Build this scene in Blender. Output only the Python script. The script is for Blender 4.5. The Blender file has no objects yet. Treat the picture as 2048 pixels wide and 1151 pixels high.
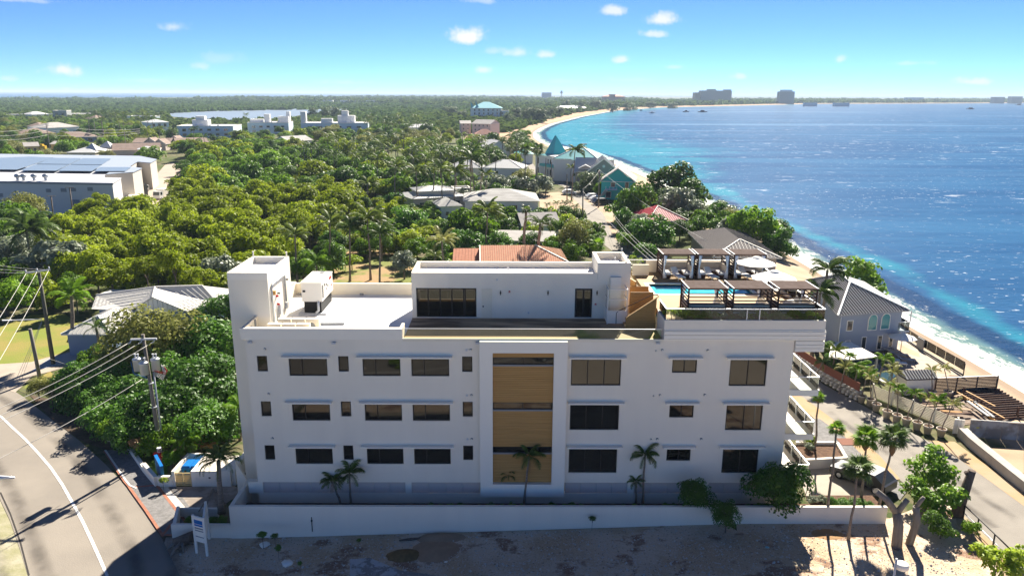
import bpy, math, random
import numpy as np
from math import sin, cos, pi, radians as R, sqrt, atan2, hypot
from mathutils import Vector, Matrix
C = bpy.context.scene.collection
SC = bpy.context.scene
rnd = random.Random(7)
# ------------------------------------------------------------------ camera, world, sun, exposure
FPX, PIT, ROLL, YAW, CH = 1485.72, 0.2554214, 0.00534236, 0.00733378, 30.0
cam = bpy.data.cameras.new('camera'); co = bpy.data.objects.new('camera', cam); C.objects.link(co)
co.location = (0, 0, CH); co.rotation_mode = 'QUATERNION'
cam.sensor_fit = 'HORIZONTAL'; cam.sensor_width = 36.0; cam.lens = 36.0 * FPX / 2048
cam.clip_start = 0.5; cam.clip_end = 90000
Mr = Matrix.Rotation(-YAW, 3, 'Z') @ Matrix.Rotation(pi / 2 - PIT, 3, 'X') @ Matrix.Rotation(ROLL, 3, 'Z')
co.rotation_quaternion = Mr.to_quaternion()
SC.camera = co
SUN_EL, SUN_AZ = R(37), R(19)            # azimuth measured from +Y towards +X
sd = Vector((sin(SUN_AZ) * cos(SUN_EL), cos(SUN_AZ) * cos(SUN_EL), sin(SUN_EL)))
sun = bpy.data.lights.new('sun', 'SUN'); so = bpy.data.objects.new('sun', sun); C.objects.link(so)
sun.energy = 5.0; sun.angle = R(0.53); sun.color = (1, .925, .80)
so.rotation_euler = sd.to_track_quat('Z', 'Y').to_euler(); so.location = (0, 0, 120)
W = bpy.data.worlds.new('World'); SC.world = W; W.use_nodes = True
SC.view_settings.view_transform = 'Standard'; SC.view_settings.look = 'None'
SC.view_settings.gamma = 1; SC.view_settings.exposure = 1.65; SC.view_settings.use_curve_mapping = False
SC.cycles.use_denoising = True
SC.cycles.max_bounces = 10; SC.cycles.diffuse_bounces = 6; SC.cycles.glossy_bounces = 3; SC.cycles.transmission_bounces = 6
SC.cycles.transparent_max_bounces = 12; SC.cycles.volume_bounces = 0
SC.cycles.caustics_reflective = False; SC.cycles.caustics_refractive = False
SC.cycles.sample_clamp_indirect = 6.0

def ray(px, py):                          # direction through a pixel of the 2048 px photograph
    x = px - 1024; y = py - 575.5
    u = cos(ROLL) * x + sin(ROLL) * y; v = -sin(ROLL) * x + cos(ROLL) * y
    f = FPX * cos(PIT) - v * sin(PIT); z = -FPX * sin(PIT) - v * cos(PIT)
    return (u * cos(YAW) + f * sin(YAW), -u * sin(YAW) + f * cos(YAW), z)
def az(px, py, z=0.0):
    d = ray(px, py); t = (z - CH) / d[2]; return Vector((d[0] * t, d[1] * t, z))
def ay(px, py, y):
    d = ray(px, py); t = y / d[1]; return Vector((d[0] * t, y, CH + d[2] * t))
def pr(X, Y, Z):
    x = X * cos(YAW) - Y * sin(YAW); y = X * sin(YAW) + Y * cos(YAW); z = Z - CH
    d = max(y * cos(PIT) - z * sin(PIT), .01); u = FPX * x / d; v = FPX * (-(y * sin(PIT) + z * cos(PIT))) / d
    return (1024 + cos(ROLL) * u - sin(ROLL) * v, 575.5 + sin(ROLL) * u + cos(ROLL) * v)

# the sky: physical sky with a few small fair-weather clouds
nt = W.node_tree; N = nt.nodes; L = nt.links; N.clear()
out = N.new('ShaderNodeOutputWorld'); bg = N.new('ShaderNodeBackground'); sk = N.new('ShaderNodeTexSky')
sk.sky_type = 'NISHITA'; sk.sun_disc = False; sk.sun_elevation = SUN_EL; sk.sun_rotation = SUN_AZ
sk.altitude = 0; sk.air_density = 0.35; sk.dust_density = 0.0; sk.ozone_density = 10.0
bg.inputs['Strength'].default_value = 0.058
tc = N.new('ShaderNodeTexCoord')
def wm(op, a, b=None, c=None):
    n = N.new('ShaderNodeMath'); n.operation = op
    for i, q in enumerate((a, b, c)):
        if q is None: continue
        if isinstance(q, (int, float)): n.inputs[i].default_value = q
        else: L.new(q, n.inputs[i])
    return n.outputs[0]
def wv(op, a, b):
    n = N.new('ShaderNodeVectorMath'); n.operation = op
    L.new(a, n.inputs[0])
    if isinstance(b, (tuple, Vector)): n.inputs[1].default_value = b
    else: L.new(b, n.inputs[1])
    return n
n1 = N.new('ShaderNodeTexNoise'); n1.inputs['Scale'].default_value = 55; n1.inputs['Detail'].default_value = 6; n1.inputs['Roughness'].default_value = .62
L.new(tc.outputs['Generated'], n1.inputs['Vector'])
nz = wm('SUBTRACT', n1.outputs['Fac'], .5)
total = None
# cloud centre in the picture, half width, half height, strength
CL = [(125, 141, 30, 15, 1.), (347, 54, 24, 14, .6), (400, 133, 16, 12, .5), (932, 75, 42, 19, 1.), (988, 103, 22, 9, .35), (1036, 107, 32, 13, .6),
      (1094, 110, 26, 10, .7), (968, 140, 18, 10, .65), (1228, 23, 30, 12, .8), (1322, 40, 34, 16, .9), (1306, 69, 30, 9, .7), (1243, 121, 18, 9, .7), (1348, 135, 26, 5, .35),
      (965, 2, 40, 9, .4), (30, 0, 60, 6, .35), (1480, 153, 22, 9, .5), (1680, 119, 14, 10, .55), (1952, 164, 32, 9, .7), (1815, 127, 40, 5, .3), (10, 158, 22, 7, .4), (440, 118, 44, 14, .2), (300, 162, 60, 5, .2),
      (1260, 160, 50, 6, .15), (1130, 163, 60, 6, .15), (690, 165, 60, 6, .2), (132, 181, 8, 6, .4)]
for (px, py, hw, hh, st) in CL:
    d = Vector(ray(px, py)).normalized()
    rt = d.cross(Vector((0, 0, 1))).normalized(); up = rt.cross(d).normalized()
    dv = wv('SUBTRACT', tc.outputs['Generated'], d).outputs[0]
    a = wm('DIVIDE', wv('DOT_PRODUCT', dv, rt).outputs['Value'], hw / FPX)
    b = wm('DIVIDE', wv('DOT_PRODUCT', dv, up).outputs['Value'], hh / FPX)
    # flat base: the lower half falls off faster
    bneg = wm('MULTIPLY', wm('MINIMUM', b, 0), 1.5); bpos = wm('MAXIMUM', b, 0); bb = wm('ADD', bpos, bneg)
    r = wm('SQRT', wm('ADD', wm('MULTIPLY', a, a), wm('MULTIPLY', bb, bb)))
    m = N.new('ShaderNodeMapRange'); m.interpolation_type = 'SMOOTHSTEP'
    m.inputs['From Min'].default_value = 1.15; m.inputs['From Max'].default_value = .1; m.inputs['To Min'].default_value = 0; m.inputs['To Max'].default_value = st
    L.new(wm('ADD', r, wm('MULTIPLY', nz, 2.3)), m.inputs['Value'])
    front = wm('GREATER_THAN', wv('DOT_PRODUCT', tc.outputs['Generated'], d).outputs['Value'], 0)
    mm = wm('MULTIPLY', m.outputs[0], front)
    total = mm if total is None else wm('MAXIMUM', total, mm)
mix = N.new('ShaderNodeMix'); mix.data_type = 'RGBA'
L.new(total, mix.inputs['Factor']); L.new(sk.outputs['Color'], mix.inputs[6]); mix.inputs[7].default_value = (5.6, 5.7, 5.9, 1)
L.new(mix.outputs[2], bg.inputs['Color']); L.new(bg.outputs[0], out.inputs[0])

# ------------------------------------------------------------------ helpers
class MB:
    def __init__(s): s.v = []; s.f = []; s.m = []; s.s = []
    def add(s, vs, fs, mi=0, sm=False):
        o = len(s.v); s.v += [tuple(p) for p in vs]
        for f in fs: s.f.append([i + o for i in f]); s.m.append(mi); s.s.append(sm)
    def box(s, x0, x1, y0, y1, z0, z1, mi=0):
        if x0 > x1: x0, x1 = x1, x0
        if y0 > y1: y0, y1 = y1, y0
        s.add([(x0, y0, z0), (x1, y0, z0), (x1, y1, z0), (x0, y1, z0), (x0, y0, z1), (x1, y0, z1), (x1, y1, z1), (x0, y1, z1)],
              [(3, 2, 1, 0), (4, 5, 6, 7), (0, 1, 5, 4), (1, 2, 6, 5), (2, 3, 7, 6), (3, 0, 4, 7)], mi)
    def quad(s, *p, mi=0): s.add(p, [tuple(range(len(p)))], mi)
    def prism(s, poly, z0, z1, mi=0):
        n = len(poly); s.add([(p[0], p[1], z0) for p in poly] + [(p[0], p[1], z1) for p in poly],
              [tuple(range(n))[::-1], tuple(range(n, 2 * n))] + [(i, (i + 1) % n, (i + 1) % n + n, i + n) for i in range(n)], mi)
    def vprism(s, poly, y0, y1, mi=0):    # polygon in the x-z plane, extruded along y
        n = len(poly); s.add([(p[0], y0, p[1]) for p in poly] + [(p[0], y1, p[1]) for p in poly],
              [tuple(range(n)), tuple(range(n, 2 * n))[::-1]] + [(i + n, (i + 1) % n + n, (i + 1) % n, i) for i in range(n)], mi)
    def bar(s, p, q, w, h=None, mi=0):
        h = h or w; p = Vector(p); q = Vector(q); d = (q - p).normalized()
        a = d.cross(Vector((0, 0, 1)))
        a = a.normalized() if a.length > 1e-4 else Vector((1, 0, 0))
        b = a.cross(d).normalized(); a = a * w / 2; b = b * h / 2
        s.add([p - a - b, p + a - b, p + a + b, p - a + b, q - a - b, q + a - b, q + a + b, q - a + b],
              [(3, 2, 1, 0), (4, 5, 6, 7), (0, 1, 5, 4), (1, 2, 6, 5), (2, 3, 7, 6), (3, 0, 4, 7)], mi)
    def tube(s, pts, rad, n=8, mi=0, cap=True):
        pts = [Vector(p) for p in pts]; rr = rad if isinstance(rad, (list, tuple)) else [rad] * len(pts)
        o = len(s.v); a0 = None
        for i, p in enumerate(pts):
            d = (pts[min(i + 1, len(pts) - 1)] - pts[max(i - 1, 0)]).normalized()
            if a0 is None: a0 = d.orthogonal().normalized()
            a = (a0 - d * a0.dot(d)); a = a.normalized() if a.length > 1e-5 else d.orthogonal().normalized(); a0 = a
            b = d.cross(a)
            s.v += [tuple(p + (a * cos(2 * pi * k / n) + b * sin(2 * pi * k / n)) * rr[i]) for k in range(n)]
        for i in range(len(pts) - 1):
            for k in range(n):
                k2 = (k + 1) % n
                s.f.append([o + i * n + k, o + i * n + k2, o + (i + 1) * n + k2, o + (i + 1) * n + k]); s.m.append(mi); s.s.append(True)
        if cap:
            s.f.append([o + k for k in range(n)][::-1]); s.m.append(mi); s.s.append(False)
            s.f.append([o + (len(pts) - 1) * n + k for k in range(n)]); s.m.append(mi); s.s.append(False)
    def cyl(s, x, y, z0, z1, r0, r1=None, n=12, mi=0): s.tube([(x, y, z0), (x, y, z1)], [r0, r1 if r1 is not None else r0], n, mi)
    def lathe(s, prof, n=16, mi=0, c=(0, 0, 0)):
        o = len(s.v)
        for (r, z) in prof: s.v += [(c[0] + r * cos(2 * pi * k / n), c[1] + r * sin(2 * pi * k / n), c[2] + z) for k in range(n)]
        for i in range(len(prof) - 1):
            for k in range(n):
                k2 = (k + 1) % n; s.f.append([o + i * n + k, o + i * n + k2, o + (i + 1) * n + k2, o + (i + 1) * n + k]); s.m.append(mi); s.s.append(True)
    def build(s, name, mats, parent=None, loc=None, world=False):
        me = bpy.data.meshes.new(name); me.from_pydata(s.v, [], s.f)
        for m in (mats if isinstance(mats, (list, tuple)) else [mats]): me.materials.append(m)
        if any(s.m): me.polygons.foreach_set('material_index', s.m)
        if any(s.s): me.polygons.foreach_set('use_smooth', s.s)
        me.update()
        o = bpy.data.objects.new(name, me); C.objects.link(o)
        if parent is not None:
            o.parent = parent
            if world:
                q = parent; l = Vector((0, 0, 0))
                while q is not None: l += Vector(q.location); q = q.parent
                o.location = -l
        if loc is not None: o.location = loc
        return o
def tag(o, label=None, cat=None, group=None, kind=None):
    if label: o['label'] = label
    if cat: o['category'] = cat
    if group: o['group'] = group
    if kind: o['kind'] = kind
    return o
def thing(name, label, cat, loc=(0, 0, 0), rz=0, group=None):
    o = bpy.data.objects.new(name, None); C.objects.link(o); o.empty_display_size = .3
    o.location = loc; o.rotation_euler = (0, 0, rz)
    return tag(o, label, cat, group)
KIDS = {}
def kids(o):
    return [c for c in bpy.data.objects if c.parent == o]
def snapshot(root):                       # (object, [children snapshots]) so copies do not search the scene each time
    return (root, [snapshot(c) for c in kids(root)])
def dup(snap, loc=None, rz=None, sc=None, label=None, group=None, parent=None):
    src, ch = snap; c = src.copy(); C.objects.link(c)
    if parent is not None: c.parent = parent
    if loc is not None: c.location = loc
    if rz is not None: c.rotation_euler = (0, 0, rz)
    if sc is not None: c.scale = (sc, sc, sc) if isinstance(sc, (int, float)) else sc
    if label: c['label'] = label
    if group: c['group'] = group
    for k in ch: dup(k, parent=c)
    return c
# ------------------------------------------------------------------ materials
MATS = {}
def mat(name, col, rough=.75, col2=None, scale=1.5, spec=.15, metal=0., bump=0., bscale=None, detail=5, stretch=None, spread=.16, coord='Object', ior=None, objvar=0.):
    m = bpy.data.materials.new(name); m.use_nodes = True; nt = m.node_tree; n = nt.nodes; l = nt.links
    b = n['Principled BSDF']; b.inputs['Roughness'].default_value = rough; b.inputs['Metallic'].default_value = metal
    b.inputs['Specular IOR Level'].default_value = spec
    if ior: b.inputs['IOR'].default_value = ior
    b.inputs['Base Color'].default_value = (*col, 1)
    v = None
    if col2 is not None or bump:
        t = n.new('ShaderNodeTexCoord'); v = t.outputs[coord]
        if stretch:
            mp = n.new('ShaderNodeMapping'); mp.inputs['Scale'].default_value = stretch; l.new(v, mp.inputs[0]); v = mp.outputs[0]
    if col2 is not None:
        x = n.new('ShaderNodeTexNoise'); x.inputs['Scale'].default_value = scale; x.inputs['Detail'].default_value = detail; x.inputs['Roughness'].default_value = .6; l.new(v, x.inputs['Vector'])
        r = n.new('ShaderNodeMapRange'); r.interpolation_type = 'SMOOTHSTEP'; r.inputs['From Min'].default_value = .5 - spread; r.inputs['From Max'].default_value = .5 + spread; l.new(x.outputs['Fac'], r.inputs['Value'])
        k = n.new('ShaderNodeMix'); k.data_type = 'RGBA'; k.inputs[6].default_value = (*col, 1); k.inputs[7].default_value = (*col2, 1); l.new(r.outputs[0], k.inputs['Factor']); l.new(k.outputs[2], b.inputs['Base Color'])
    if bump:
        x = n.new('ShaderNodeTexNoise'); x.inputs['Scale'].default_value = bscale or scale * 4; x.inputs['Detail'].default_value = 4; l.new(v, x.inputs['Vector'])
        bp = n.new('ShaderNodeBump'); bp.inputs['Strength'].default_value = bump; bp.inputs['Distance'].default_value = .05; l.new(x.outputs['Fac'], bp.inputs['Height']); l.new(bp.outputs[0], b.inputs['Normal'])
    MATS[name] = m; return m
def leafmat(name, c1, c2, trans=.35, gloss=.35, var=.35):
    m = bpy.data.materials.new(name); m.use_nodes = True; nt = m.node_tree; n = nt.nodes; l = nt.links
    b = n['Principled BSDF']; b.inputs['Roughness'].default_value = .5; b.inputs['Specular IOR Level'].default_value = gloss
    g = n.new('ShaderNodeNewGeometry'); oi = n.new('ShaderNodeObjectInfo')
    k = n.new('ShaderNodeMix'); k.data_type = 'RGBA'; k.inputs[6].default_value = (*c1, 1); k.inputs[7].default_value = (*c2, 1)
    ad = n.new('ShaderNodeMath'); ad.operation = 'MULTIPLY_ADD'; ad.inputs[1].default_value = .75; l.new(g.outputs['Random Per Island'], ad.inputs[0])
    a2 = n.new('ShaderNodeMath'); a2.operation = 'MULTIPLY'; a2.inputs[1].default_value = .25; l.new(oi.outputs['Random'], a2.inputs[0]); l.new(a2.outputs[0], ad.inputs[2])
    l.new(ad.outputs[0], k.inputs['Factor'])
    hs = n.new('ShaderNodeHueSaturation'); mr = n.new('ShaderNodeMapRange'); mr.inputs['To Min'].default_value = 1 - var; mr.inputs['To Max'].default_value = 1 + var
    l.new(oi.outputs['Random'], mr.inputs['Value']); l.new(mr.outputs[0], hs.inputs['Value']); l.new(k.outputs[2], hs.inputs['Color'])
    l.new(hs.outputs[0], b.inputs['Base Color'])
    tr = n.new('ShaderNodeBsdfTranslucent'); l.new(hs.outputs[0], tr.inputs['Color'])
    mx = n.new('ShaderNodeMixShader'); mx.inputs[0].default_value = trans; l.new(b.outputs[0], mx.inputs[1]); l.new(tr.outputs[0], mx.inputs[2])
    l.new(mx.outputs[0], n['Material Output'].inputs['Surface'])
    return m
def glassmat(name, tint=(.85, .93, .9), alpha=.25, rough=.02):
    m = bpy.data.materials.new(name); m.use_nodes = True; n = m.node_tree.nodes; l = m.node_tree.links
    g = n.new('ShaderNodeBsdfGlossy'); g.inputs['Roughness'].default_value = rough; t = n.new('ShaderNodeBsdfTransparent'); t.inputs['Color'].default_value = (*tint, 1)
    fr = n.new('ShaderNodeFresnel'); fr.inputs['IOR'].default_value = 1.5
    mx = n.new('ShaderNodeMixShader'); l.new(fr.outputs[0], mx.inputs[0]); l.new(t.outputs[0], mx.inputs[1]); l.new(g.outputs[0], mx.inputs[2])
    l.new(mx.outputs[0], n['Material Output'].inputs['Surface']); return m
M = {}
M['white'] = mat('white_render', (.83, .765, .645), .8, (.77, .705, .595), .55, bump=.15, bscale=30, stretch=(1, 1, .12), spread=.3)
M['white2'] = mat('white_paint', (.84, .79, .69), .6)
M['cream'] = mat('cream_render', (.80, .72, .57), .8, (.74, .67, .53), .4)
M['membrane'] = mat('roof_membrane', (.80, .80, .80), .5, (.70, .69, .66), .5, spread=.25)
M['glass'] = mat('dark_glass', (.012, .011, .009), .03, spec=.5, ior=1.5)
M['frame'] = mat('bronze_frame', (.035, .03, .027), .45)
M['steel'] = mat('galvanised_steel', (.42, .44, .46), .4, metal=.5)
M['alu'] = mat('brushed_aluminium', (.62, .63, .64), .35, metal=.4)
M['wood'] = mat('wood_cladding', (.50, .29, .10), .6, (.40, .225, .075), 1.2, stretch=(.25, 1, 14))
M['woodgap'] = mat('cladding_gap', (.12, .07, .03), .8)
M['deck'] = mat('composite_deck', (.36, .24, .11), .7, (.29, .19, .085), .7, stretch=(.3, 2.5, 1), spread=.25)
M['deckshaded'] = mat('weathered_shade_deck', (.52, .35, .20), .7, (.24, .15, .085), .55, stretch=(.45, 2.2, 1), spread=.09)  # weathered deck copy, its colour adjusted for boards in the penthouse shade
M['louvre'] = mat('louvre_paint', (.55, .47, .42), .6)
M['darkwood'] = mat('dark_timber', (.10, .06, .045), .85, (.075, .045, .034), 3, spec=.08)
M['slatroof'] = mat('brown_slat_roof', (.13, .10, .09), .95, (.10, .075, .065), 2, spec=.03)
M['cushion'] = mat('white_cushion', (.78, .77, .74), .9)
M['curtain'] = mat('white_curtain', (.80, .81, .84), .9, bump=.4, bscale=3)
M['canvas'] = mat('umbrella_canvas', (.80, .78, .73), .85)
M['black'] = mat('black_plastic', (.02, .02, .02), .5)
M['grey'] = mat('grey_paint', (.25, .26, .27), .6)
M['lgrey'] = mat('light_grey_paint', (.55, .56, .57), .6)
M['red'] = mat('red_paint', (.42, .03, .03), .5)
M['blue'] = mat('blue_plastic', (.01, .14, .42), .4)
M['tile'] = mat('pool_tile', (.25, .62, .70), .4)
M['rail'] = glassmat('clear_balustrade_glass', (.92, .965, .94))
M['asphalt'] = mat('road_asphalt', (.27, .238, .198), .9, (.20, .178, .152), .18, detail=8, spread=.3, bump=.4, bscale=12)
M['asphalt2'] = mat('worn_asphalt', (.27, .245, .21), .9, (.205, .185, .16), .35, detail=8, spread=.28, bump=.4, bscale=12)
M['line'] = mat('road_paint', (.72, .71, .67), .8, (.55, .53, .5), 2)
M['concrete'] = mat('concrete', (.44, .41, .37), .9, (.34, .32, .29), .5, bump=.3, bscale=8)
M['concrete2'] = mat('stained_concrete', (.42, .40, .37), .85, (.24, .21, .18), .45, spread=.07, bump=.2, bscale=8)
M['paver'] = mat('grey_pavers', (.21, .20, .195), .9, (.15, .145, .14), 3, bump=.6, bscale=9)
M['brick'] = mat('red_pavers', (.36, .16, .10), .9, (.28, .12, .08), 2.5, bump=.5, bscale=9)
M['kerb'] = mat('kerb_concrete', (.55, .54, .51), .85)
M['sand'] = mat('pale_sand', (.40, .30, .20), .95, (.33, .24, .16), .3, bump=.3, bscale=4)
M['orangesand'] = mat('orange_sand', (.40, .23, .10), .95, (.33, .20, .10), .6, bump=.4, bscale=6)
M['grassm'] = mat('mown_grass', (.17, .20, .035), .95, (.25, .20, .06), .12, spread=.12, bump=.8, bscale=6)
M['bark'] = mat('bark', (.16, .125, .10), .95, (.09, .07, .055), 3, bump=.8, bscale=10, stretch=(1, 1, .3))
M['palmbark'] = mat('palm_bark', (.26, .21, .17), .95, (.17, .135, .105), 4, stretch=(.3, .3, 3), bump=.7, bscale=8)
M['greypole'] = mat('weathered_pole', (.24, .215, .185), .9, (.17, .15, .125), 4, stretch=(1, 1, .1))
M['cable'] = mat('pale_cable', (.52, .50, .46), .6)
M['stone'] = mat('limestone', (.55, .52, .47), .95, (.4, .37, .33), 3)
M['soil'] = mat('brown_soil', (.13, .075, .045), .95, (.08, .045, .03), 4, bump=.8, bscale=9)
M['rubber'] = mat('tyre_rubber', (.02, .02, .02), .8)
M['darkglass2'] = mat('window_pane', (.03, .04, .045), .08, spec=.8)
# ------------------------------------------------------------------ land, sea, haze
COAST = [(-400, 55.2), (73, 55.1), (85, 55.6), (99, 55.2), (128, 55.5), (195, 56.5), (250, 55), (302, 51.8), (375, 46.4), (440, 33), (482, 22.5), (540, 19), (620, 21), (700, 30), (800, 45),
         (1077, 103), (1491, 210), (1866, 373), (2308, 734), (2794, 1108), (3263, 1894), (3711, 2515), (4000, 5200), (4300, 9000), (12000, 20000)]
CY = [c[0] for c in COAST]; CX = [c[1] for c in COAST]
def coast(y): return float(np.interp(y, CY, CX))
def ground(x, y):
    d = coast(y) - x
    g = 1.2 * min(1, max(0, (x + 18) / 34.0))
    return min(g, -.6 + d * .22) if d > 0 else -.6 + d * .12
def G(px, py, dz=0.0):                    # the point of the ground under a pixel
    z = .5
    for _ in range(6):
        p = az(px, py, z + dz); z = ground(p.x, p.y)
    return Vector((p.x, p.y, z))
rows = [-300, -150, -60, -20] + list(range(0, 330, 10)) + list(range(330, 900, 20)) + [950, 1077, 1200, 1350, 1491, 1700, 1866, 2080, 2308, 2550, 2794, 3030, 3263, 3425, 3711, 4000, 4300, 5144, 8411, 12000]
offs = [-14, -6, -2, 0, 2, 3.5, 5, 6.5, 8.2, 10, 13, 18, 24, 39.3, 50, 60, 73.3, 90, 120, 180, 300, 600, 1200, 2600]
vs = []; at = []
def xleft(y): return -9000 if y < 3425 else float(np.interp(y, [3425, 5144, 8411, 12000], [-2258, -1723, -1176, -600]))
for y in rows:
    cx = coast(y)
    for d in offs: vs.append((cx - d, y, ground(cx - d, y))); at.append(d)
    vs.append((min(xleft(y), cx - 2700), y, 0)); at.append(3000)
nc = len(offs) + 1; fs = [(r * nc + c, (r + 1) * nc + c, (r + 1) * nc + c + 1, r * nc + c + 1) for r in range(len(rows) - 1) for c in range(nc - 1)]
me = bpy.data.meshes.new('ground'); me.from_pydata(vs, [], fs); me.update()
a = me.attributes.new('inland', 'FLOAT', 'POINT'); a.data.foreach_set('value', at)
# land material: sand near the water, scrub and earth inland
m = bpy.data.materials.new('land'); m.use_nodes = True; n = m.node_tree.nodes; l = m.node_tree.links; b = n['Principled BSDF']; b.inputs['Roughness'].default_value = .95; b.inputs['Specular IOR Level'].default_value = .1
def nd(t, **k):
    x = n.new(t)
    for q, v in k.items(): setattr(x, q, v)
    return x
def mth(op, a, b=None, c=None):
    x = n.new('ShaderNodeMath'); x.operation = op
    for i, q in enumerate((a, b, c)):
        if q is None: continue
        if isinstance(q, (int, float)): x.inputs[i].default_value = q
        else: l.new(q, x.inputs[i])
    return x.outputs[0]
def mixc(f, c1, c2):
    x = n.new('ShaderNodeMix'); x.data_type = 'RGBA'
    for i, q in ((6, c1), (7, c2)):
        if isinstance(q, tuple): x.inputs[i].default_value = (*q, 1)
        else: l.new(q, x.inputs[i])
    if isinstance(f, (int, float)): x.inputs['Factor'].default_value = f
    else: l.new(f, x.inputs['Factor'])
    return x.outputs[2]
def noise(scale, detail=4, stretch=None, rough=.55, coord='Object'):
    t = n.new('ShaderNodeTexCoord'); v = t.outputs[coord]
    if stretch: mp = n.new('ShaderNodeMapping'); mp.inputs['Scale'].default_value = stretch; l.new(v, mp.inputs[0]); v = mp.outputs[0]
    x = n.new('ShaderNodeTexNoise'); x.inputs['Scale'].default_value = scale; x.inputs['Detail'].default_value = detail; x.inputs['Roughness'].default_value = rough; l.new(v, x.inputs['Vector']); return x.outputs['Fac']
def smooth(v, a, b, lo=0., hi=1.):
    x = n.new('ShaderNodeMapRange'); x.interpolation_type = 'SMOOTHSTEP'
    for i, q in zip(('From Min', 'From Max', 'To Min', 'To Max'), (a, b, lo, hi)): x.inputs[i].default_value = q
    l.new(v, x.inputs['Value']); return x.outputs[0]
def attr(nm): x = n.new('ShaderNodeAttribute'); x.attribute_name = nm; return x.outputs['Fac']
inl = attr('inland'); t = n.new('ShaderNodeTexCoord'); sx = n.new('ShaderNodeSeparateXYZ'); l.new(t.outputs['Object'], sx.inputs[0])
far = smooth(sx.outputs['Y'], 430, 480)
scrub = mixc(smooth(noise(.05, 6), .4, .6), (.085, .10, .03), (.15, .125, .075))
scrub = mixc(smooth(noise(.9, 5), .42, .62), scrub, (.055, .075, .022))
sandc = mixc(smooth(noise(.25, 5), .35, .65), (.42, .32, .22), (.34, .26, .175))
sandf = mixc(smooth(noise(.02, 5), .35, .65), (.44, .27, .16), (.36, .25, .165))
sandc = mixc(far, sandc, sandf)
wet = smooth(inl, 1.2, 3.2); sandc = mixc(wet, (.27, .20, .14), sandc)
edge = mth('ADD', mth('MULTIPLY_ADD', far, 36, 9), mth('MULTIPLY', noise(.15, 3), 6))
l.new(mixc(smooth(mth('SUBTRACT', inl, edge), 0, 2), sandc, scrub), b.inputs['Base Color'])
bp = n.new('ShaderNodeBump'); bp.inputs['Strength'].default_value = .5; bp.inputs['Distance'].default_value = .1; l.new(noise(3, 4), bp.inputs['Height']); l.new(bp.outputs[0], b.inputs['Normal'])
me.materials.append(m); o = bpy.data.objects.new('ground', me); C.objects.link(o); tag(o, kind='structure', label='sandy and grassy coastal ground')
# sea
soffs = [-4, 0, 1.5, 3, 4.5, 6, 8, 10, 12, 14, 17, 21, 27, 35, 50, 70, 100, 150, 250, 500, 1200, 3000, 8000, 40000]
vs = []; at = []; sh = []
srows = [-300, -60] + list(range(0, 330, 6)) + list(range(330, 900, 12)) + rows[rows.index(950):-1]
rr = random.Random(3)
for y in srows:
    cx = coast(y)
    tw = float(np.interp(y, [0, 180, 300, 420, 600, 1000, 3000], [1, 1, 30, 75, 90, 60, 40]))
    for d in soffs:
        vs.append((cx + d, y, -.6)); at.append(d)
        s = max(math.exp(-((d - 13.5 - 2 * sin(y / 17)) / 3.6) ** 2) * (.8 if y < 240 else max(0, 1 - (y - 240) / 60)), (1 / (1 + math.exp(min(50, (d - tw) / (tw * .3))))) if y > 180 else 0)
        sh.append(s)
nc = len(soffs); fs = [(r * nc + c, r * nc + c + 1, (r + 1) * nc + c + 1, (r + 1) * nc + c) for r in range(len(srows) - 1) for c in range(nc - 1)]
k = len(vs)
for q in [(-40000, 3300, -.62), (9000, 3300, -.62), (9000, 45000, -.62), (-40000, 45000, -.62)]: vs.append(q); at.append(3000); sh.append(0)
fs.append((k, k + 1, k + 2, k + 3))
k = len(vs)
for q in [(9000, 8411, -.62), (50000, 8411, -.62), (50000, 45000, -.62), (9000, 45000, -.62)]: vs.append(q); at.append(3000); sh.append(0)
fs.append((k, k + 1, k + 2, k + 3))
me = bpy.data.meshes.new('sea'); me.from_pydata(vs, [], fs); me.update()
me.attributes.new('off', 'FLOAT', 'POINT').data.foreach_set('value', at); me.attributes.new('shallow', 'FLOAT', 'POINT').data.foreach_set('value', sh)
m = bpy.data.materials.new('sea_water'); m.use_nodes = True; n = m.node_tree.nodes; l = m.node_tree.links; b = n['Principled BSDF']
off = attr('off'); shl = attr('shallow')
nb = noise(.02, 5, stretch=(.35, 1.6, 1), rough=.6); nb2 = noise(.09, 4)
shn = mth('MULTIPLY', smooth(mth('ADD', shl, mth('ADD', mth('MULTIPLY', mth('SUBTRACT', nb, .5), 1.3), mth('MULTIPLY', mth('SUBTRACT', nb2, .5), .9))), .3, 1.0), smooth(off, 8, 16, .75, 1))
deep = mixc(smooth(nb, .35, .68), (.014, .065, .15), (.028, .105, .205))
c = mixc(shn, deep, (.022, .19, .25))
reef = mth('MULTIPLY', smooth(mth('ADD', off, mth('MULTIPLY', mth('SUBTRACT', nb2, .5), 6)), 4.6, 6.5), smooth(mth('ADD', off, mth('MULTIPLY', mth('SUBTRACT', nb2, .5), 5)), 11.5, 9.5))
c = mixc(mth('MULTIPLY', reef, .85), c, (.008, .028, .07))
c = mixc(smooth(mth('ADD', off, mth('MULTIPLY', mth('SUBTRACT', nb2, .5), 4)), 7, 4.4), c, (.11, .19, .17))
fo = noise(.8, 7, stretch=(1.3, .5, 1), rough=.74); fo2 = noise(.07, 4)
foam = smooth(mth('ADD', fo, mth('ADD', mth('MULTIPLY', off, -.047), mth('MULTIPLY', mth('SUBTRACT', fo2, .5), .5))), .24, .40)
foam = mth('MULTIPLY', foam, smooth(off, 11.5, 8))
t2 = n.new('ShaderNodeTexCoord'); sy = n.new('ShaderNodeSeparateXYZ'); l.new(t2.outputs['Object'], sy.inputs[0])
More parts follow.
